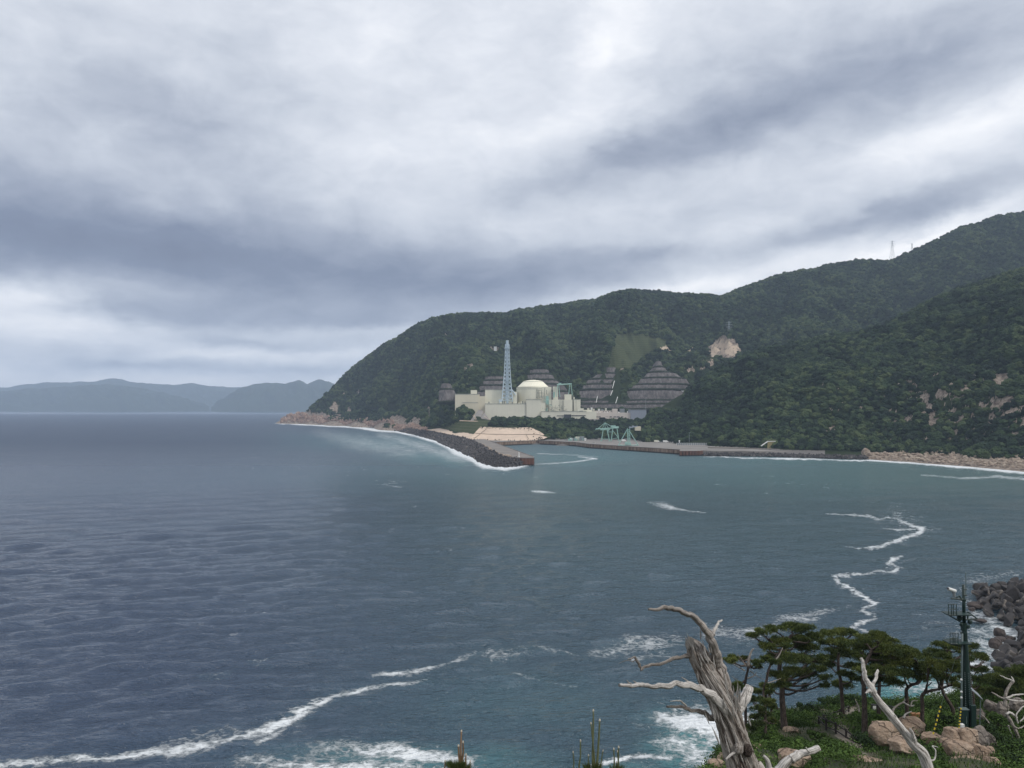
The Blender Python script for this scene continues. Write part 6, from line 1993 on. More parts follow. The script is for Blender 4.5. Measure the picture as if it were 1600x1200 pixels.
pine('pine_tree', 'thin half dead pine with bare grey branches, farthest left', 69, [(1166, 1140), (1165, 1105), (1164, 1070), (1168, 1045), (1170, 1030)], 2.4, 1.6,
     [(1140, 1032, 9, 4), (1148, 1028, 8, 4), (1160, 1030, 8, 4), (1182, 1036, 9, 5), (1186, 1042, 8, 4), (1148, 1070, 10, 3), (1162, 1074, 12, 4), (1144, 1078, 8, 3), (1197, 1030, 9, 4), (1178, 1078, 8, 4)], 220, seed=21,
     bare=[([(1169, 1042), (1170, 1030), (1174, 1018), (1178, 1013)], 2.6), ([(1166, 1042), (1160, 1032), (1152, 1022)], 1.0), ([(1164, 1048), (1150, 1040), (1140, 1034)], 1.0), ([(1170, 1044), (1180, 1038), (1189, 1030)], 1.2), ([(1172, 1048), (1182, 1056), (1194, 1062)], .8), ([(1157, 1066), (1148, 1060), (1143, 1056)], .7), ([(1168, 1060), (1178, 1056), (1182, 1050)], 1.2)])
pine('pine_tree', 'curving pine trunk leaning right, in front of the leftmost big pine', 68, [(1196, 1128), (1196, 1085), (1198, 1060), (1202, 1042), (1212, 1026), (1222, 1014)], 2.2, 1.3,
     [(1208, 1034, 9, 4), (1199, 1030, 9, 4), (1228, 1010, 9, 4)], 220, seed=22, bare=[([(1205, 1038), (1216, 1026), (1223, 1012)], 1.6), ([(1198, 1068), (1210, 1064), (1220, 1060)], 1.0)])

# ------------------------------------------------------------------ dead trees
def dead_trunk(name, path, rad, root, nseg=64, m=220, mat=None, ragged=True, deep=.16, seed=1, raw=False):
    """one weathered trunk: fine cross-sections with furrows running along the grain"""
    if not raw:
        path = spline(path, m)
        rad = np.interp(np.linspace(0, 1, m), np.linspace(0, 1, len(rad)), rad)
    path, rad = np.asarray(path), np.asarray(rad)
    t = np.gradient(path, axis=0); t /= np.linalg.norm(t, axis=1)[:, None]
    u = np.array([1, 0, 0.]) if abs(t[0][0]) < .9 else np.array([0, 1., 0])
    ang = np.linspace(0, 2 * math.pi, nseg, endpoint=False)
    L_ = np.concatenate([[0], np.cumsum(np.linalg.norm(np.diff(path, axis=0), axis=1))])
    V, UV, CRK = [], [], []
    R0 = rad.max()
    for i in range(m):
        u = u - t[i] * np.dot(u, t[i]); u /= np.linalg.norm(u)
        w_ = np.cross(t[i], u)
        tw = L_[i] * .35
        ca, sa = np.cos(ang + tw), np.sin(ang + tw)
        l = L_[i]
        f1 = fbm3(ca * 3.2, sa * 3.2, l * .9 + seed, 3, seed)
        f2 = fbm3(ca * 9, sa * 9, l * 1.6 + seed, 3, seed + 4)
        f3 = fbm3(ca * 1.2, sa * 1.2, l * 1.3, 2, seed + 8)
        f4 = fbm3(ca * 22, sa * 22, l * 2.6 + seed, 2, seed + 6)
        fur = np.clip((.49 - f1) * 7, 0, 1)
        r_ = rad[i] * (1 + (f3 - .5) * .45 - fur * deep - (f2 - .5) * deep * 1.3 - (f4 - .5) * deep * .7)
        if not raw: CRK.append(fur * .6 + (f2 < .42) * .5)
        V.append(path[i] + (np.cos(ang) * r_)[:, None] * u + (np.sin(ang) * r_)[:, None] * w_)
        UV.append(np.stack([ca, sa, np.full(nseg, l)], 1))
    V, UV = np.array(V), np.array(UV)
    if ragged:   # splintered top
        k = 70 if m > 200 else 26
        for j in range(nseg):
            e = (fbm3(np.cos(ang[j]) * 2.5, np.sin(ang[j]) * 2.5, seed, 3, seed + 2) - .35) * 1.5 + .2 * _h(np.array(j), np.array(0), np.array(0), seed)
            cutn = int(np.clip(k * (1 - e), 0, k))
            lim = m - 1 - cutn
            V[lim:, j] = V[lim, j] + (path[lim] - V[lim, j]) * .03
    V = V.reshape(-1, 3); UV = UV.reshape(-1, 3)
    f = []
    for i in range(m - 1):
        a = i * nseg
        for j in range(nseg):
            k = (j + 1) % nseg
            f.append((a + j, a + k, a + nseg + k, a + nseg + j))
    cb, ctp = len(V), len(V) + 1
    V = np.concatenate([V, [path[0]], [path[-1] - t[-1] * rad[-1] * 1.5]])
    UV = np.concatenate([UV, [UV[0]], [UV[-1]]])
    for j in range(nseg):
        k = (j + 1) % nseg
        f.append((k, j, cb, cb)[:3]); f.append(((m - 1) * nseg + j, (m - 1) * nseg + k, ctp))
    me = bpy.data.meshes.new(name)
    org = np.array(root.location)
    me.from_pydata((V - org).tolist(), [], f)
    me.polygons.foreach_set('use_smooth', [True] * len(me.polygons))
    me.attributes.new('bark', 'FLOAT_VECTOR', 'POINT').data.foreach_set('vector', UV.astype(np.float32).ravel())
    return link(name, me, mat or M['deadwood'], root)
def branch(root, pts, rads, Y, dy=0, mat=None, seed=1, n=None, name='branch', uvs=1.0, parent=None):
    """pts in picture columns and rows at distance Y, dy = change of depth towards the tip"""
    s_ = Y / F
    m = len(pts)
    P = [P3(a, b, Y + dy * i / (m - 1)) for i, (a, b) in enumerate(pts)]
    n = n or max(40, m * 16)
    path = spline(P, n)
    rr_ = np.interp(np.linspace(0, 1, n), np.linspace(0, 1, len(rads)), rads) * s_
    l = np.linspace(0, 1, n) * m
    k_ = np.minimum(rr_, .05)[:, None]
    path = path + np.stack([fbm2(l * 1.3 + seed, 1.5, 3, seed) - .5, fbm2(l * 1.3, 7.5 + seed, 3, seed) - .5, fbm2(l * 1.3 + 9, 3.5, 3, seed) - .5], 1) * k_ * 2.2
    rr_ = rr_ * (.86 + .5 * (fbm2(l * 1.1 + 3, 2.2 + seed, 3, seed) - .2) * .6)
    return dead_trunk(name, path, rr_, root, 20, n, mat, False, .16, seed, True)

YD = 15.0
r = empty('dead_tree', P_ground(1168, YD))
tag(r, 'large bleached dead tree with a splintered trunk and long bare branches', 'dead tree')
s15 = YD / F
tr = [P3(1192, 1290, YD), P3(1176, 1240, YD), P3(1163, 1200, YD), P3(1148, 1152, YD), P3(1132, 1104, YD), P3(1111, 1062, YD), P3(1092, 1026, YD), P3(1074, 984, YD)]
tr[0][2] = float(gz(tr[0][0], YD)) - .3
dead_trunk('trunk', tr, [v * s15 for v in (40, 31, 25, 22.5, 22, 19.5, 15, 8)], r, 160, 440, deep=.26, seed=3)
# long splinters standing proud along the torn edges
rs = np.random.RandomState(17)
sp_ = MB(r.location)
for (px, py, ln, dy, a0) in [(1083 + 4 * rs.randn(), 1010 + 8 * rs.rand(), 12 + 14 * rs.rand(), -.10, -.30) for _ in range(14)] + [(1102 + 9 * rs.randn(), 1030 + 10 * rs.randn(), 14 + 10 * rs.rand(), -.18, -.28) for _ in range(12)] + [(1150 + 5 * rs.randn(), 1096 + 14 * rs.randn(), 14 + 14 * rs.rand(), -.2, -.10) for _ in range(14)] + [(1138 + 14 * rs.randn(), 1140 + 30 * rs.randn(), 16 + 18 * rs.rand(), -.34, -.30) for _ in range(22)]:
    a = a0 + rs.randn() * .13
    p0 = P3(px, py, YD + dy + rs.randn() * .02); p1 = P3(px + math.sin(a) * ln, py - math.cos(a) * ln, YD + dy - .03)
    q = spline([p0, (p0 + p1) / 2 + rs.randn(3) * .006, p1], 7)
    sp_.tube(q, np.array([.004, .012, .014, .012, .009, .005, .001]) * (.7 + .7 * rs.rand()), 6, jit=.5, seed=rs.randint(99))
tag(sp_.build('splinter', M['palewood'], r), kind='stuff')
BR = [
 ([(1119, 1040), (1116, 1020), (1113, 1003), (1106, 988), (1096, 975), (1084, 964), (1068, 956), (1052, 951), (1038, 949), (1026, 952), (1013, 952)], [8.5, 7, 6.5, 6, 5.2, 4.6, 4.2, 4, 3.6, 2.6, 1.8], -.8, 'deadwood'),
 ([(1113, 990), (1117, 981), (1122, 974), (1128, 969)], [3, 2.4, 2, 1.6], .4, 'palewood'),
 ([(1078, 1025), (1066, 1027), (1054, 1029), (1042, 1034), (1030, 1037), (1018, 1039), (1008, 1043), (1001, 1047)], [4, 3.0, 2.8, 2.6, 2.6, 2.4, 2.2, 1.6], -.7, 'deadwood'),
 ([(1003, 1044), (998, 1036), (992, 1028), (985, 1029), (981, 1030)], [2.4, 2.4, 2.0, 1.2, .5], -.2, 'deadwood'),
 ([(993, 1031), (988, 1034), (983, 1032), (975, 1033), (966, 1037)], [1.0, .8, .6, .5, .3], .1, 'deadwood'),
 ([(1140, 1116), (1122, 1096), (1109, 1085), (1096, 1077), (1082, 1071), (1066, 1070), (1050, 1070), (1034, 1072), (1018, 1073), (1002, 1072), (985, 1070), (967, 1071)], [7.5, 7.5, 7, 6.2, 5.6, 5, 4.6, 4.2, 3.8, 3.5, 3.2, 2.6], -1.2, 'palewood'),
 ([(1082, 1070), (1074, 1064), (1065, 1058)], [1.6, 1.2, .6], -.2, 'palewood'),
 ([(998, 1071), (993, 1066), (989, 1064)], [1.3, 1.0, .5], -.1, 'palewood'),
 ([(988, 1070), (982, 1066), (979, 1063)], [1.3, 1.0, .5], -.1, 'palewood'),
 ([(1116, 1126), (1106, 1118), (1096, 1113), (1086, 1110), (1074, 1107), (1060, 1104), (1043, 1105)], [5, 4.2, 3.6, 3.2, 3, 2.8, 2], -.5, 'deadwood'),
 ([(1074, 1106), (1068, 1099), (1062, 1095), (1055, 1095), (1047, 1096)], [1.8, 1.5, 1.2, .9, .5], -.2, 'palewood'),
 ([(1146, 1118), (1154, 1106), (1162, 1092), (1172, 1073)], [7, 8, 8.5, 6.5], .3, 'palewood'),
 ([(1156, 1172), (1148, 1176), (1140, 1181), (1133, 1187)], [3.5, 2.6, 2.0, 1.4], -.5, 'palewood'),
 ([(1134, 1084), (1134, 1073), (1135, 1063), (1136, 1060)], [2.4, 1.8, 1.4, .8], .2, 'deadwood'),
 ([(1128, 1070), (1120, 1056), (1112, 1040), (1106, 1028)], [6, 4, 3, 1], -.15, 'deadwood'),
 ([(1146, 1108), (1138, 1084), (1131, 1062), (1125, 1044), (1120, 1030)], [11, 10, 9, 8, 7], .1, 'deadwood'),
]
for k, (pts, rads, dy, mt) in enumerate(BR):
    branch(r, pts, rads, YD - (.15 if k in (5, 12) else 0), dy, M[mt], 40 + k)
# knot on the lower trunk
v, f = rock_arrays(77, (.085, .08, .095), 2.4, 3, 3, .10, .8)
kn = MB(r.location); kn.addm(v + P3(1154, 1170, YD - .33), f, uv=v * 12); kn.build('knot', M['deadwood'], r, smooth=True)
kn = MB(r.location); v, f = rock_arrays(78, (.08, .08, .12), 2.4, 3, 3, .12, .8); kn.addm(v + P3(1168, 1172, YD - .26), f, uv=v * 12); kn.build('knot', M['bark'], r, smooth=True)

YF = 26.0
r = empty('dead_tree', P_ground(1452, YF)); tag(r, 'slanting bare grey trunk with a forked tip crossing in front of the tan boulders', 'dead tree')
pth = [P3(1476, 1240, YF), P3(1450, 1200, YF), P3(1424, 1160, YF), P3(1398, 1125, YF), P3(1376, 1098, YF), P3(1363, 1080, YF)]
pth[0][2] = float(gz(pth[0][0], YF)) - .3
dead_trunk('trunk', pth, [v * YF / F for v in (10, 8.2, 6.9, 6, 5.2, 4.4)], r, 32, 120, M['palewood'], False, .14, 9)
branch(r, [(1366, 1084), (1360, 1072), (1353, 1062), (1351, 1050), (1349, 1038), (1346, 1028)], [5.5, 4.6, 3.8, 3.4, 3.0, 2.4], YF, .3, M['palewood'], 61)
branch(r, [(1362, 1076), (1366, 1066), (1370, 1056), (1374, 1047)], [3.4, 2.8, 2.6, 2.0], YF, .3, M['palewood'], 62)
branch(r, [(1366, 1086), (1358, 1080), (1352, 1084)], [3.4, 2.6, 1.0], YF, -.2, M['palewood'], 63)
branch(r, [(1430, 1164), (1427, 1152), (1423, 1138)], [5, 3.6, 1.6], YF, -.2, M['palewood'], 64)
branch(r, [(1402, 1128), (1399, 1122), (1398, 1117)], [2.6, 1.6, .8], YF, -.1, M['palewood'], 65)
branch(r, [(1448, 1190), (1460, 1186), (1462, 1172), (1457, 1166), (1466, 1168)], [1.6, 1.2, 1.0, .9, .5], YF, .4, M['palewood'], 66)

YG = 20.0
r = empty('dead_stub', P_ground(1228, YG)); tag(r, 'short broken dead stub pointing up right at the bottom edge', 'dead wood')
pb_ = P3(1212, 1215, YG); gg = float(gz(pb_[0], YG))
dead_trunk('trunk', [np.array([pb_[0] - .15, YG, gg - .2]), P3(1205, 1240, YG), P3(1222, 1200, YG), P3(1236, 1184, YG)], [v * YG / F for v in (14, 12, 9, 6)], r, 32, 80, M['palewood'], False, .18, 19)
branch(r, [(1236, 1186), (1250, 1178), (1262, 1175), (1280, 1168)][:4], [7, 6.2, 5.4, 4.8], YG, .2, M['palewood'], 71)
branch(r, [(1265, 1176), (1259, 1167)], [1.6, .8], YG, 0, M['palewood'], 72)
r = empty('dead_stub', P_ground(1205, 14.5)); tag(r, 'thin pale dead stick just right of the large dead trunk', 'dead wood')
q0 = P3(1210, 1230, 14.5)
o = MB(r.location); o.tube(spline([np.array([q0[0], 14.5, float(gz(q0[0], 14.5)) - .1]), q0, P3(1202, 1200, 14.5), P3(1199, 1188, 14.5), P3(1193, 1181, 14.5)], 24), np.linspace(.075, .026, 24), 10, jit=.15); o.build('stem', M['palewood'], r, smooth=True)

def dead_bush(label, Y, brs, base):
    r = empty('dead_tree', P_ground(base, Y)); tag(r, label, 'dead tree')
    for k, (pts, rads) in enumerate(brs): branch(r, pts, rads, Y, .4, M['palewood'] if k % 3 else M['deadwood'], 80 + k)
dead_bush('forked white dead tree at the right edge above the grey boulders', 68, [([(1571, 1104), (1570, 1092), (1573, 1080), (1579, 1070), (1584, 1064)], [2.8, 2.8, 2.6, 2.2, 1.8]), ([(1584, 1066), (1576, 1061), (1568, 1058), (1562, 1055)], [1.6, 1.2, 1, .6]), ([(1584, 1065), (1582, 1060), (1580, 1057)], [1.4, 1, .6]),
   ([(1570, 1092), (1560, 1088), (1549, 1082)], [1.6, 1.3, .8]), ([(1571, 1091), (1582, 1087), (1592, 1085), (1606, 1085)], [2, 1.6, 1.4, 1]), ([(1574, 1093), (1590, 1095), (1606, 1096)], [1.2, 1, .8]), ([(1573, 1096), (1574, 1102), (1574, 1110)], [1.2, 1, .8])], 1571)
dead_bush('tangle of grey dead branches low at the right edge', 66, [([(1594, 1160), (1586, 1140), (1578, 1124), (1572, 1114)], [2.4, 3, 3, 1.6]), ([(1572, 1116), (1580, 1114), (1588, 1122)], [1.6, 2, 2]), ([(1576, 1134), (1578, 1142), (1582, 1150), (1579, 1158)], [1, .9, .8, .5]), ([(1586, 1136), (1594, 1138), (1604, 1132)], [1.2, 1, .7]),
   ([(1590, 1130), (1588, 1118), (1594, 1108), (1602, 1102)], [1.3, 1.2, 1, .7]), ([(1594, 1128), (1600, 1120), (1606, 1112)], [1, .9, .7])], 1590)
dead_bush('thin curved dead branch right of the mast foot', 66, [([(1548, 1136), (1544, 1128), (1538, 1120), (1530, 1114)], [1.2, 1.1, .9, .6])], 1548)
dead_bush('curving dead branches rising behind the fallen grey trunk', 66, [([(1394, 1118), (1396, 1108), (1404, 1101), (1412, 1097), (1414, 1092)], [1.8, 1.8, 1.6, 1.2, .7]), ([(1412, 1122), (1416, 1115), (1424, 1112)], [1.6, 1.3, .8]), ([(1412, 1098), (1422, 1103), (1428, 1102)], [1.2, 1.1, .8]), ([(1423, 1103), (1426, 1096), (1434, 1095)], [1.1, 1, .6])], 1396)
dead_bush('small leaning dead stick beside the wooden fence', 74, [([(1343, 1113), (1341, 1104), (1338, 1096), (1336, 1092)], [1.4, 1.2, .9, .5])], 1343)
dead_bush('fallen pale pole lying across the shrubs beyond the path', 72, [([(1324, 1130), (1334, 1134), (1342, 1139), (1348, 1142)], [1.2, 1.2, 1.1, 1])], 1336)

# ------------------------------------------------------------------ mast
def mast():
    Y = 64.0
    s_ = Y / F
    base = P_ground(1509, Y)
    r = empty('camera_mast', base); tag(r, 'tall dark green steel mast with caged platforms and a white camera', 'mast')
    cx, cy = (1507.5 - 800) * s_, Y
    def L(name, mat, segs, rad, n=6, parent=None):
        o = MB(r.location)
        for sg in segs: o.tube([P3(a, b, Y + c) for a, b, c in sg], rad, n)
        return o.build(name, mat, parent or r, smooth=n > 6)
    o = MB(r.location)
    o.tube([P3(1512, 1134, Y), P3(1509.5, 1060, Y), P3(1507.3, 990, Y), P3(1506.6, 975, Y)], [7.4 * s_, 5.8 * s_, 3.8 * s_, 3.4 * s_], 20)
    o.tube([P3(1506.5, 975, Y), P3(1505.3, 913.5, Y)], [2.6 * s_, 2.2 * s_], 18)
    o.build('pole', M['mast'], r, smooth=True)
    o = MB(r.location)
    for py, h, rr_ in ((936, 3, 3.6), (973, 12, 4.6), (988, 2.5, 5.0)):
        p = P3(1506, py, Y); o.lathe([(rr_ * s_, p[2]), (rr_ * s_, p[2] - h * s_)][::-1], (p[0], p[1], 0), 18)
    o.build('collar', M['mast'], r, smooth=False)
    L('antenna', M['mastgrey'], [[(1509.3, 932, -.25), (1509, 895, -.25)], [(1508.2, 895.3, -.25), (1510, 895.3, -.25)]], .03)
    L('antenna_clamp', M['mast'], [[(1506, 921, -.25), (1510.5, 921, -.25)], [(1506, 930, -.25), (1510.5, 930, -.25)]], .05)
    # upper arm with the camera
    L('camera_arm', M['mast'], [[(1486, 935, -.3), (1505, 936.5, -.3)], [(1494, 934, -.3), (1499, 931, -.3), (1503, 938, -.3)]], .07)
    cam_ = empty('security_camera', P3(1488, 930, Y - .3)); cam_.parent = r; cam_.location = tuple(P3(1488, 930, Y - .3) - np.array(r.location))
    o = MB(P3(1488, 930, Y - .3)); p = P3(1488, 922, Y - .3)
    o.tube([P3(1481.5, 919.8, Y - .5), P3(1492.5, 923.6, Y - .2)], [.13, .14], 10)
    ob = o.build('camera_housing', M['white'], cam_, bevel=.02)
    o = MB(P3(1488, 930, Y - .3)); o.tube([P3(1490, 924, Y - .3), P3(1491, 933, Y - .3)], [.14, .10], 10); o.build('camera_base', M['panel'], cam_)
    o = MB(P3(1488, 930, Y - .3)); o.tube([P3(1481.2, 919.7, Y - .52), P3(1480.9, 919.6, Y - .53)], .09, 10); o.build('camera_lens', M['glass'], cam_)
    # caged platforms
    for (y0, xo) in ((961, 0), (1006, 2.5)):
        o = MB(r.location)
        x0, x1 = 1482 + xo, 1494.5 + xo
        for z in (y0, y0 - 9, y0 - 17):
            for yy in (-.9, .1):
                o.tube([P3(x0, z, Y + yy), P3(x1, z, Y + yy)], .03, 5)
            for xx in (x0, x1): o.tube([P3(xx, z, Y - .9), P3(xx, z, Y + .1)], .03, 5)
        for xx in (x0, (x0 + x1) / 2 - 1.5, (x0 + x1) / 2 + 1.5, x1):
            for yy in (-.9, .1): o.tube([P3(xx, y0, Y + yy), P3(xx, y0 - 17, Y + yy)], .03, 5)
        o.build('safety_cage', M['mast'], r)
        o = MB(r.location)
        a, b = P3(x0 + 1, y0, Y - .9), P3(1506, y0, Y + .3)
        o.box(a[0], b[0], a[1], b[1], a[2] - .07, a[2])
        o.tube([P3(x0 + 1, y0 + .8, Y - .7), P3(1503, y0 + (12 if xo == 0 else 4), Y - .1)], .05, 5)
        o.build('platform', M['mast'], r)
    L('side_bracket', M['mast'], [[(1512, 956, 0), (1526.5, 966.5, 0)], [(1512, 956, 0), (1512, 968, 0)], [(1508, 968, 0), (1526.5, 967, 0)], [(1512, 956, .5), (1526.5, 966.5, .5)], [(1508, 968, .5), (1526.5, 967, .5)]], .06)
    o = MB(r.location); o.addm([P3(1512.5, 956, Y), P3(1526.5, 966.5, Y), P3(1526.5, 966.5, Y + .5), P3(1512.5, 956, Y + .5)] + [P3(1512.5, 957.2, Y), P3(1526.5, 967.6, Y), P3(1526.5, 967.6, Y + .5), P3(1512.5, 957.2, Y + .5)], [(0, 1, 2, 3), (7, 6, 5, 4), (0, 4, 5, 1), (1, 5, 6, 2), (2, 6, 7, 3), (3, 7, 4, 0)]); o.build('side_panel', M['panel'], r)
    for px, py, rr_ in ((1499.5, 966, 4), (1515.5, 972, 3.4), (1512, 979, 3.2), (1502, 976, 2.6)):
        o = MB(r.location); p = P3(px, py, Y - .1); o.lathe([(.4 * rr_ * s_, -rr_ * s_), (rr_ * s_, -rr_ * s_ * .5), (rr_ * s_, rr_ * s_ * .6), (.5 * rr_ * s_, rr_ * s_)], p, 12); o.build('junction_box', M['mast'], r)
    L('conduit', M['mastgrey'], [[(1502.6, 1128, -.42), (1502.4, 1090, -.38), (1502.8, 1040, -.3), (1503.5, 990, -.25)]], .07, 8)
    for py in (1081, 1090, 1062): 
        o = MB(r.location); p = P3(1502, py, Y - .5); o.addm(ico(2)[0] * .09 + p, ico(2)[1]); o.build('insulator', M['white'], r, smooth=True)
    o = MB(r.location)
    rg = np.random.RandomState(4)
    for i in range(30):
        py = 1050 + i * 2.8
        p = P3(1509.5 + (py - 1060) * .035, py, Y); rr_ = (5.8 + (py - 1060) * .022) * s_
        for a in (-2.3, -1.5, -.8):
            o.tube([p + np.array([math.cos(a) * rr_, math.sin(a) * rr_, 0]), p + np.array([math.cos(a) * (rr_ + .10), math.sin(a) * (rr_ + .10), 0])], .03, 4)
    o.build('step_bolt', M['mastgrey'], r)
    o = MB(r.location); p = P3(1514, 1100, Y - .5); q = P3(1519, 1132, Y)
    o.box((1511 - 800) * s_, (1519 - 800) * s_, Y - .6, Y - .38, q[2], ZP(Y, 1098)); o.build('cable_box', M['mast'], r, bevel=.03)
    cb = empty('control_cabinet', P_ground(1497, Y - .6)); tag(cb, 'dark green control cabinet at the foot of the mast', 'cabinet')
    x0, x1 = (1493.5 - 800) * s_, (1503.5 - 800) * s_
    zb = ZP(Y, 1134); zt = ZP(Y, 1103)
    o = MB(cb.location); o.box(x0, x1, Y - .9, Y - .42, zb - .3, zt); o.build('body', M['mast'], cb, bevel=.03)
    o = MB(cb.location); o.box(x0 - .04, x1 + .04, Y - .95, Y - .40, zt + .003, zt + .06); o.build('lid', M['mastgrey'], cb)
    o = MB(cb.location); o.box(x0 + .3, x0 + .34, Y - .925, Y - .903, zb + .5, zt - .5); o.build('door_handle', M['mastgrey'], cb)
    wb = MB(P_ground(1503, 62.5)); p = P3(1503.5, 1136, 62.5); wb.box(p[0] - .14, p[0] + .14, 62.4, 62.7, p[2] - .5, p[2] + .22)
    tag(wb.build('marker_block', M['white'], bevel=.02), 'small white block at the foot of the cabinet', 'marker')
    # solar panel leaning right
    sp = empty('solar_panel', P3(1529, 1112, Y + 1)); tag(sp, 'tilted grey panel on a thin post right of the mast', 'panel')
    a, b = P3(1517, 1078, Y + 1), P3(1536, 1094, Y + 1)
    o = MB(sp.location); dd = np.array([0, .7, .25]); th = np.array([0, 0, .06])
    o.addm([a, b, b + dd, a + dd, a + th, b + th, b + dd + th, a + dd + th], [(0, 3, 2, 1), (4, 5, 6, 7), (0, 1, 5, 4), (1, 2, 6, 5), (2, 3, 7, 6), (3, 0, 4, 7)]); o.build('panel_face', M['panel'], sp)
    o = MB(sp.location); g = P_ground(1532, Y + 1); o.tube([P3(1532, 1091, Y + 1.2), np.array([g[0], Y + 1.2, g[2] - .2])], .04, 6); o.build('post', M['mastgrey'], sp)
    # guy wires with striped sleeves
    for (x0_, y0_, x1_, y1_, Yg, lb) in ((1458, 1145, 1470, 1103, 62.5, 'yellow and black striped guard sleeve standing left of the cabinet'), (1498.5, 1136, 1501.5, 1106, 61.8, 'yellow and black striped guard sleeve in front of the cabinet')):
        g = empty('guard_sleeve', P3(x0_, y0_, Yg)); tag(g, lb, 'guard sleeve', 'striped guy wire sleeves')
        a, b = P3(x0_, y0_ + 2, Yg), P3(x1_, y1_, Yg + .3)
        n = 13
        for nm, ms, rem in (('yellow_band', 'yellow', 0), ('black_band', 'black', 1)):
            o = MB(g.location)
            for i in range(n):
                if i % 2 == rem:
                    o.tube([a + (b - a) * i / n, a + (b - a) * (i + 1) / n], .055, 8)
            o.build(nm, M[ms], g, smooth=False)
        o = MB(g.location); o.tube([a + (b - a) * .9, b + (P3(1506, 985, Y) - b) * 1.0], .008, 4); o.build('guy_wire', M['mastgrey'], g)
mast()

# ------------------------------------------------------------------ fences and rails
def rail_fence(label, Y0, posts, rails, mat='fencewood', rad=.055):
    r = empty('rail_fence', P_ground(posts[0][0], posts[0][3])); tag(r, label, 'fence')
    tops = []
    for (px, pt, pb, Y) in posts:
        a, b = P3(px, pb + 2, Y), P3(px, pt, Y)
        a[2] = min(a[2], float(gz(a[0], Y))) - .1
        o = MB(r.location); o.tube([a, b], .09, 8); o.build('post', M[mat], r)
        tops.append((P3(px, pt, Y), P3(px, pb, Y)))
    for k, fr in enumerate(rails):
        o = MB(r.location)
        o.tube([t + (b - t) * fr for t, b in tops], rad, 6)
        o.build('rail', M[mat], r)
rail_fence('dark wooden rail fence with stout posts stepping down beside the path', 70, [(1279.5, 1119, 1127, 72.5), (1291, 1122, 1144, 70), (1306, 1129, 1149, 69), (1322, 1139, 1159, 67.5), (1338, 1152, 1164, 66), (1352, 1163, 1180, 65)], [.12, .62])
rail_fence('dark wooden rail fence running away along the far side of the path', 74, [(1287, 1117, 1128, 73), (1294.5, 1116, 1128, 73.5), (1303, 1112, 1128, 74.5), (1312, 1108, 1127, 76), (1326, 1103, 1112, 78.5)], [.1, .55])
rail_fence('black railing on the cliff edge behind the pine trunks', 79, [(1362, 1100, 1108, 80), (1380, 1101, 1110, 79.5), (1396, 1104, 1113, 79), (1412, 1107, 1116, 79), (1428, 1110, 1119, 79), (1446, 1112, 1121, 79), (1462, 1113, 1122, 79), (1478, 1114, 1123, 79), (1490, 1115, 1124, 79)], [.08, .5], 'black')
r = empty('notice_board', P_ground(1429, 73)); tag(r, 'low orange brown board on legs by the railing', 'board')
o = MB(r.location); a = P3(1426, 1119, 73); o.box(a[0] - .1, a[0] + .75, 72.9, 73.3, a[2] - .1, a[2] + .25); o.build('board', M['orange'], r, bevel=.03)
for dx in (0, .6):
    o = MB(r.location); g = float(gz(a[0] + dx, 73.1)); o.tube([(a[0] + dx, 73.1, g - .2), (a[0] + dx, 73.1, a[2] - .1)], .04, 6); o.build('leg', M['fencewood'], r)
r = empty('information_sign', P_ground(1366, 79)); tag(r, 'small dark framed sign with a pale blue face on the cliff edge', 'sign')
o = MB(r.location); a = P3(1366, 1106, 79); o.box(a[0] - .26, a[0] + .26, 78.97, 79.05, a[2] - .33, a[2] + .33); o.build('frame', M['black'], r)
o = MB(r.location); o.box(a[0] - .15, a[0] + .15, 78.94, 78.966, a[2] - .2, a[2] + .2); o.build('sign_face', M['white'], r)
o = MB(r.location); o.tube([(a[0], 79.02, float(gz(a[0], 79)) - .2), (a[0], 79.02, a[2] - .33)], .04, 6); o.build('post', M['black'], r)

# ------------------------------------------------------------------ armour blocks on the near shore
rt = np.random.RandomState(21)
near = []
def pile(poly_px, n, zt, zmin):
    """poly in picture rows at sea level"""
    k = 0
    while k < n * 60 and len([1 for a in near if a[4] == zt]) < n:
        k += 1
        px, py = 1500 + rt.rand() * 200, 895 + rt.rand() * 165
        if not bool(in_poly(np.array(px), np.array(py), poly_px)): continue
        Y = 64350 / (py - HOR)
        x = (px - 800) / F * Y
        if any((x - a[0]) ** 2 + (Y - a[1]) ** 2 < 2.05 ** 2 and abs(zmin - a[2]) < 1.5 for a in near): continue
        near.append((x, Y, zmin + rt.rand() * 1.1, 1.2 + rt.rand() * .5, zt))
A1 = [(1521, 934), (1532, 925), (1560, 921), (1620, 915), (1700, 915), (1700, 1010), (1604, 1001), (1580, 987), (1558, 977), (1544, 965), (1530, 950)]
A1b = [(1536, 936), (1560, 930), (1620, 925), (1700, 925), (1700, 990), (1610, 985), (1580, 972), (1556, 960)]
A2 = [(1596, 1004), (1640, 1000), (1700, 1010), (1700, 1060), (1560, 1060), (1556, 1045), (1574, 1028), (1590, 1018)]
A2b = [(1606, 1014), (1700, 1014), (1700, 1060), (1580, 1056), (1586, 1036)]
pile(A1, 105, 1, 0.7); pile(A1b, 85, 2, 2.1); pile(A2, 44, 3, 1.0); pile(A2b, 34, 4, 2.5); pile([(1580, 940), (1700, 930), (1700, 975), (1620, 975), (1585, 955)], 34, 5, 3.5)
nm = []
for k in range(3):
    o_ = MB(); o_.v = [tuple(p) for p in rot_rand(TV, np.random.RandomState(k + 30))]; o_.f = TF
    me = bpy.data.meshes.new('tetrapod'); me.from_pydata([list(p) for p in o_.v], [], TF); nm.append(me)
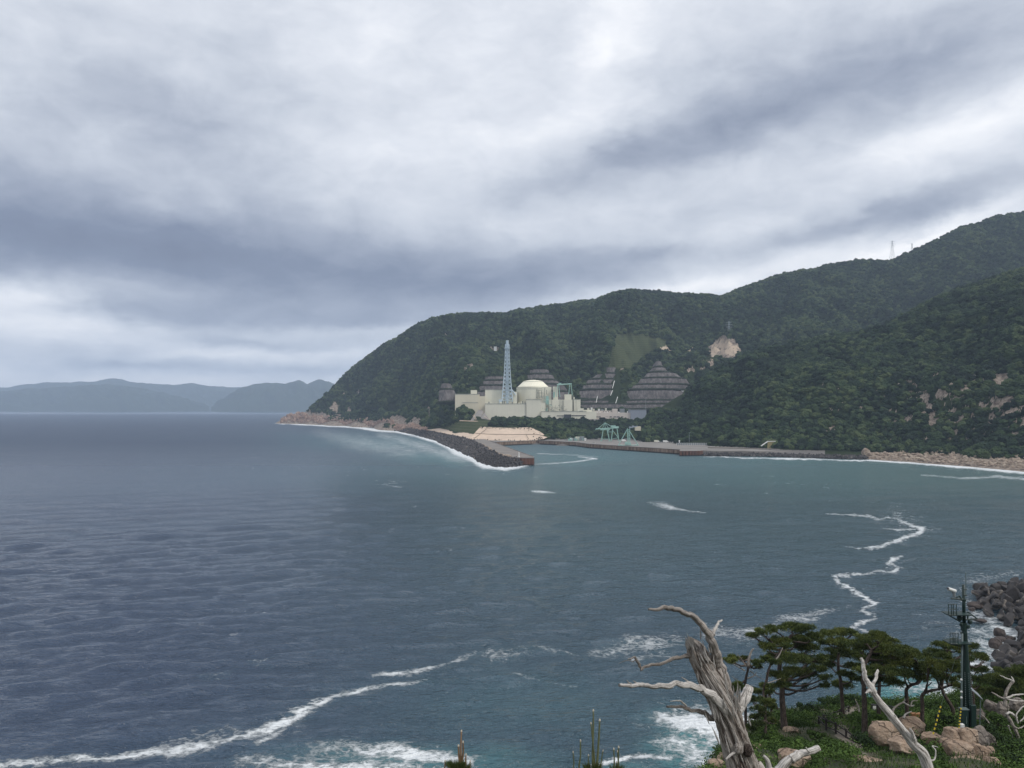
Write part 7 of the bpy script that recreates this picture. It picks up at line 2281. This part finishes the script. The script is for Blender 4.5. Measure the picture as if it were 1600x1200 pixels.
for k in range(5):
    v, f = rock_arrays(900 + k, (1.1, .85, .8), 7, 9, 4, .04, .55)
    me = np_mesh('tetrapod', v, f, False); nm.append(me)
mats = [M['nearblock']] if 'nearblock' in M else None
for me in nm: me.materials.append(M['shoreblock'])
for i, (x, y, z, s_, _) in enumerate(near):
    k = rt.randint(3) if rt.rand() < .22 else 3 + rt.randint(5)
    o = bpy.data.objects.new('shore_block', nm[k]); COL.objects.link(o)
    q = s_ * (1.12 if k < 3 else 1.02)
    o.location = (x, y, z); o.scale = (q, q, q); o.rotation_euler = (rt.rand() * 1.2, rt.rand() * 1.2, rt.rand() * 6.28)
    lb = {1: 'in the lower course of the upper heap', 2: 'in the second course of the upper heap', 3: 'in the lower course of the heap nearest the pines', 4: 'in the upper course of the heap nearest the pines', 5: 'on the crest of the upper heap'}[_]
    tag(o, 'weathered %s concrete block %s' % ('four-legged' if k < 3 else 'chunky angular', lb), 'shore block', 'blocks heaped on the near shore')
for (px, py, sz_, lb) in ((1561.5, 994, (1.2, 1.0, 1.1), 'dark rock alone in the foam left of the block heap'), (1555.5, 1012, (1.3, 1.0, 1.2), 'dark pointed rock in the foam, nearer one'), (1565, 1004, (1.4, 1.0, .5), 'flat wet rock awash between the two dark rocks'), (1578, 1002, (1.1, .9, .6), 'small pinkish rock awash beside the heap'),
                          (1524, 951, (1.9, 1.4, 1.0), 'low dark rock at the left tip of the heap'), (1519, 957, (.9, .7, .5), 'little dark rock awash below the left tip'), (1531, 975, (1.5, 1.0, .45), 'reddish flat rock awash in front of the heap')):
    Y = 64350 / (py - HOR)
    v, f = rock_arrays(int(px) + 5, sz_, 2.6, 8, 4, .06, .55)
    me = np_mesh('sea_rock', v, f, True); o = link('sea_rock', me, M['darkrock']); o.location = ((px - 800) / F * Y, Y, .75)
    tag(o, lb, 'rock', 'rocks in the foam near the shore')

# ------------------------------------------------------------------ pine leaders poking up at the bottom edge
def leader(label, px, Y, shoots, tufts, matk):
    g = P_ground(px, Y)
    r = empty('young_pine', g); tag(r, label, 'young pine', 'young pine tops at the bottom edge')
    s_ = Y / F
    hub = P3(px, 1215, Y)
    o = MB(r.location); o.tube(spline([g - (0, 0, .1), (g + hub) / 2 + np.array([.03, 0, 0]), hub], 12), np.linspace(.03, .012, 12), 8); o.build('stem', M['bark'], r, smooth=True)
    rng = np.random.RandomState(int(px))
    for (x0, y0, x1, y1, w_) in shoots:
        o = MB(r.location)
        a, b = P3(x0, y0, Y), P3(x1, y1, Y + rng.randn() * .03)
        q = spline([hub, a, (a + b) / 2 + np.array([rng.randn() * .002, 0, 0]), b], 20)
        o.tube(q, np.linspace(w_ * 1.2, w_ * .75, 20) * s_, 7, jit=.25, seed=int(x1))
        sh = o.build('shoot', M[matk], r, smooth=True)
        o = MB(r.location)
        for i in range(60):
            c = q[rng.randint(6, 20)]; d = rng.randn(3); d[2] = abs(d[2]) + .6; d /= np.linalg.norm(d)
            o.tube([c, c + d * (.006 + .006 * rng.rand())], [.0012, .0004], 4, cap=False)
        o.build('scales', M[matk], r)
        o = MB(r.location); o.tube([b, b + (b - a) / np.linalg.norm(b - a) * .012], [w_ * s_ * 1.0, w_ * s_ * .6], 7); o.build('bud', M['tip'], r)
    vs = []
    for (cx_, cy_, rx, ry, n) in tufts:
        for i in range(n):
            a = rng.rand() * 6.28; q = rng.rand() ** .5
            p = P3(cx_ + rx * .5 * q * math.cos(a), cy_ + ry * .4 * (rng.rand() - .2), Y + rng.randn() * .03)
            d = np.array([math.cos(a) * .7, rng.randn() * .4, .7 + rng.rand() * .6]); d /= np.linalg.norm(d)
            L_ = .05 + .035 * rng.rand()
            sd = np.cross(d, rng.randn(3)); sd /= np.linalg.norm(sd)
            vs += [p, p + d * L_ * .5 + sd * .0012, p + d * L_, p + d * L_ * .5 - sd * .0012]
    if vs:
        V = np.array(vs) - np.array(r.location)
        link('needles', np_mesh('needles', V, np.arange(len(V)).reshape(-1, 4), False), M['needles'], r)
leader('young pine top with orange brown shoots and a green needle tuft, bottom centre left', 719, 6.0, [(720, 1190, 721, 1143, 1.5), (718, 1192, 716.5, 1166, 1.6), (722, 1190, 723.5, 1160, 1.5), (727, 1196, 728, 1180, 1.2), (695, 1206, 695.5, 1190, 1.2), (733, 1206, 734.5, 1190, 1.0)],
       [(712, 1200, 20, 14, 700), (720, 1204, 26, 14, 500)], 'twig')
leader('young pine top with tall thin upright shoots, bottom centre right', 928, 6.0, [(926, 1185, 927, 1111, 1.5), (929, 1190, 923.5, 1131, 1.2), (933, 1190, 937, 1126, 1.7), (906, 1205, 907, 1158, 1.3), (898, 1208, 895.5, 1176, 1.0), (938, 1195, 942, 1174, .9), (920, 1200, 919.5, 1181, 1.0), (929, 1196, 928, 1176, 1.2)],
       [(926, 1204, 20, 12, 500)], 'twig_green')
leader('small young pine top with short shoots right of the tall thin one', 963, 6.2, [(960, 1205, 959, 1171, 1.2), (966, 1205, 966.5, 1168, 1.4), (968, 1206, 965, 1175, 1.1), (963, 1206, 963.5, 1192, 1.3)], [(964, 1206, 14, 8, 220)], 'twig_green')
# ------------------------------------------------------------------ air
def haze():
    b = MB()
    b.box(-13000, 13000, -450, 15500, -12, 720)
    m = bpy.data.materials.new('haze')
    m.use_nodes = True
    nt = m.node_tree
    nt.nodes.remove(nt.nodes['Principled BSDF'])
    v = nt.nodes.new('ShaderNodeVolumePrincipled')
    v.inputs['Color'].default_value = (.66, .80, 1.0, 1)
    v.inputs['Density'].default_value = 0.00008
    nt.links.new(v.outputs[0], nt.nodes['Material Output'].inputs['Volume'])
    tag(b.build('haze', m), kind='stuff')
haze()
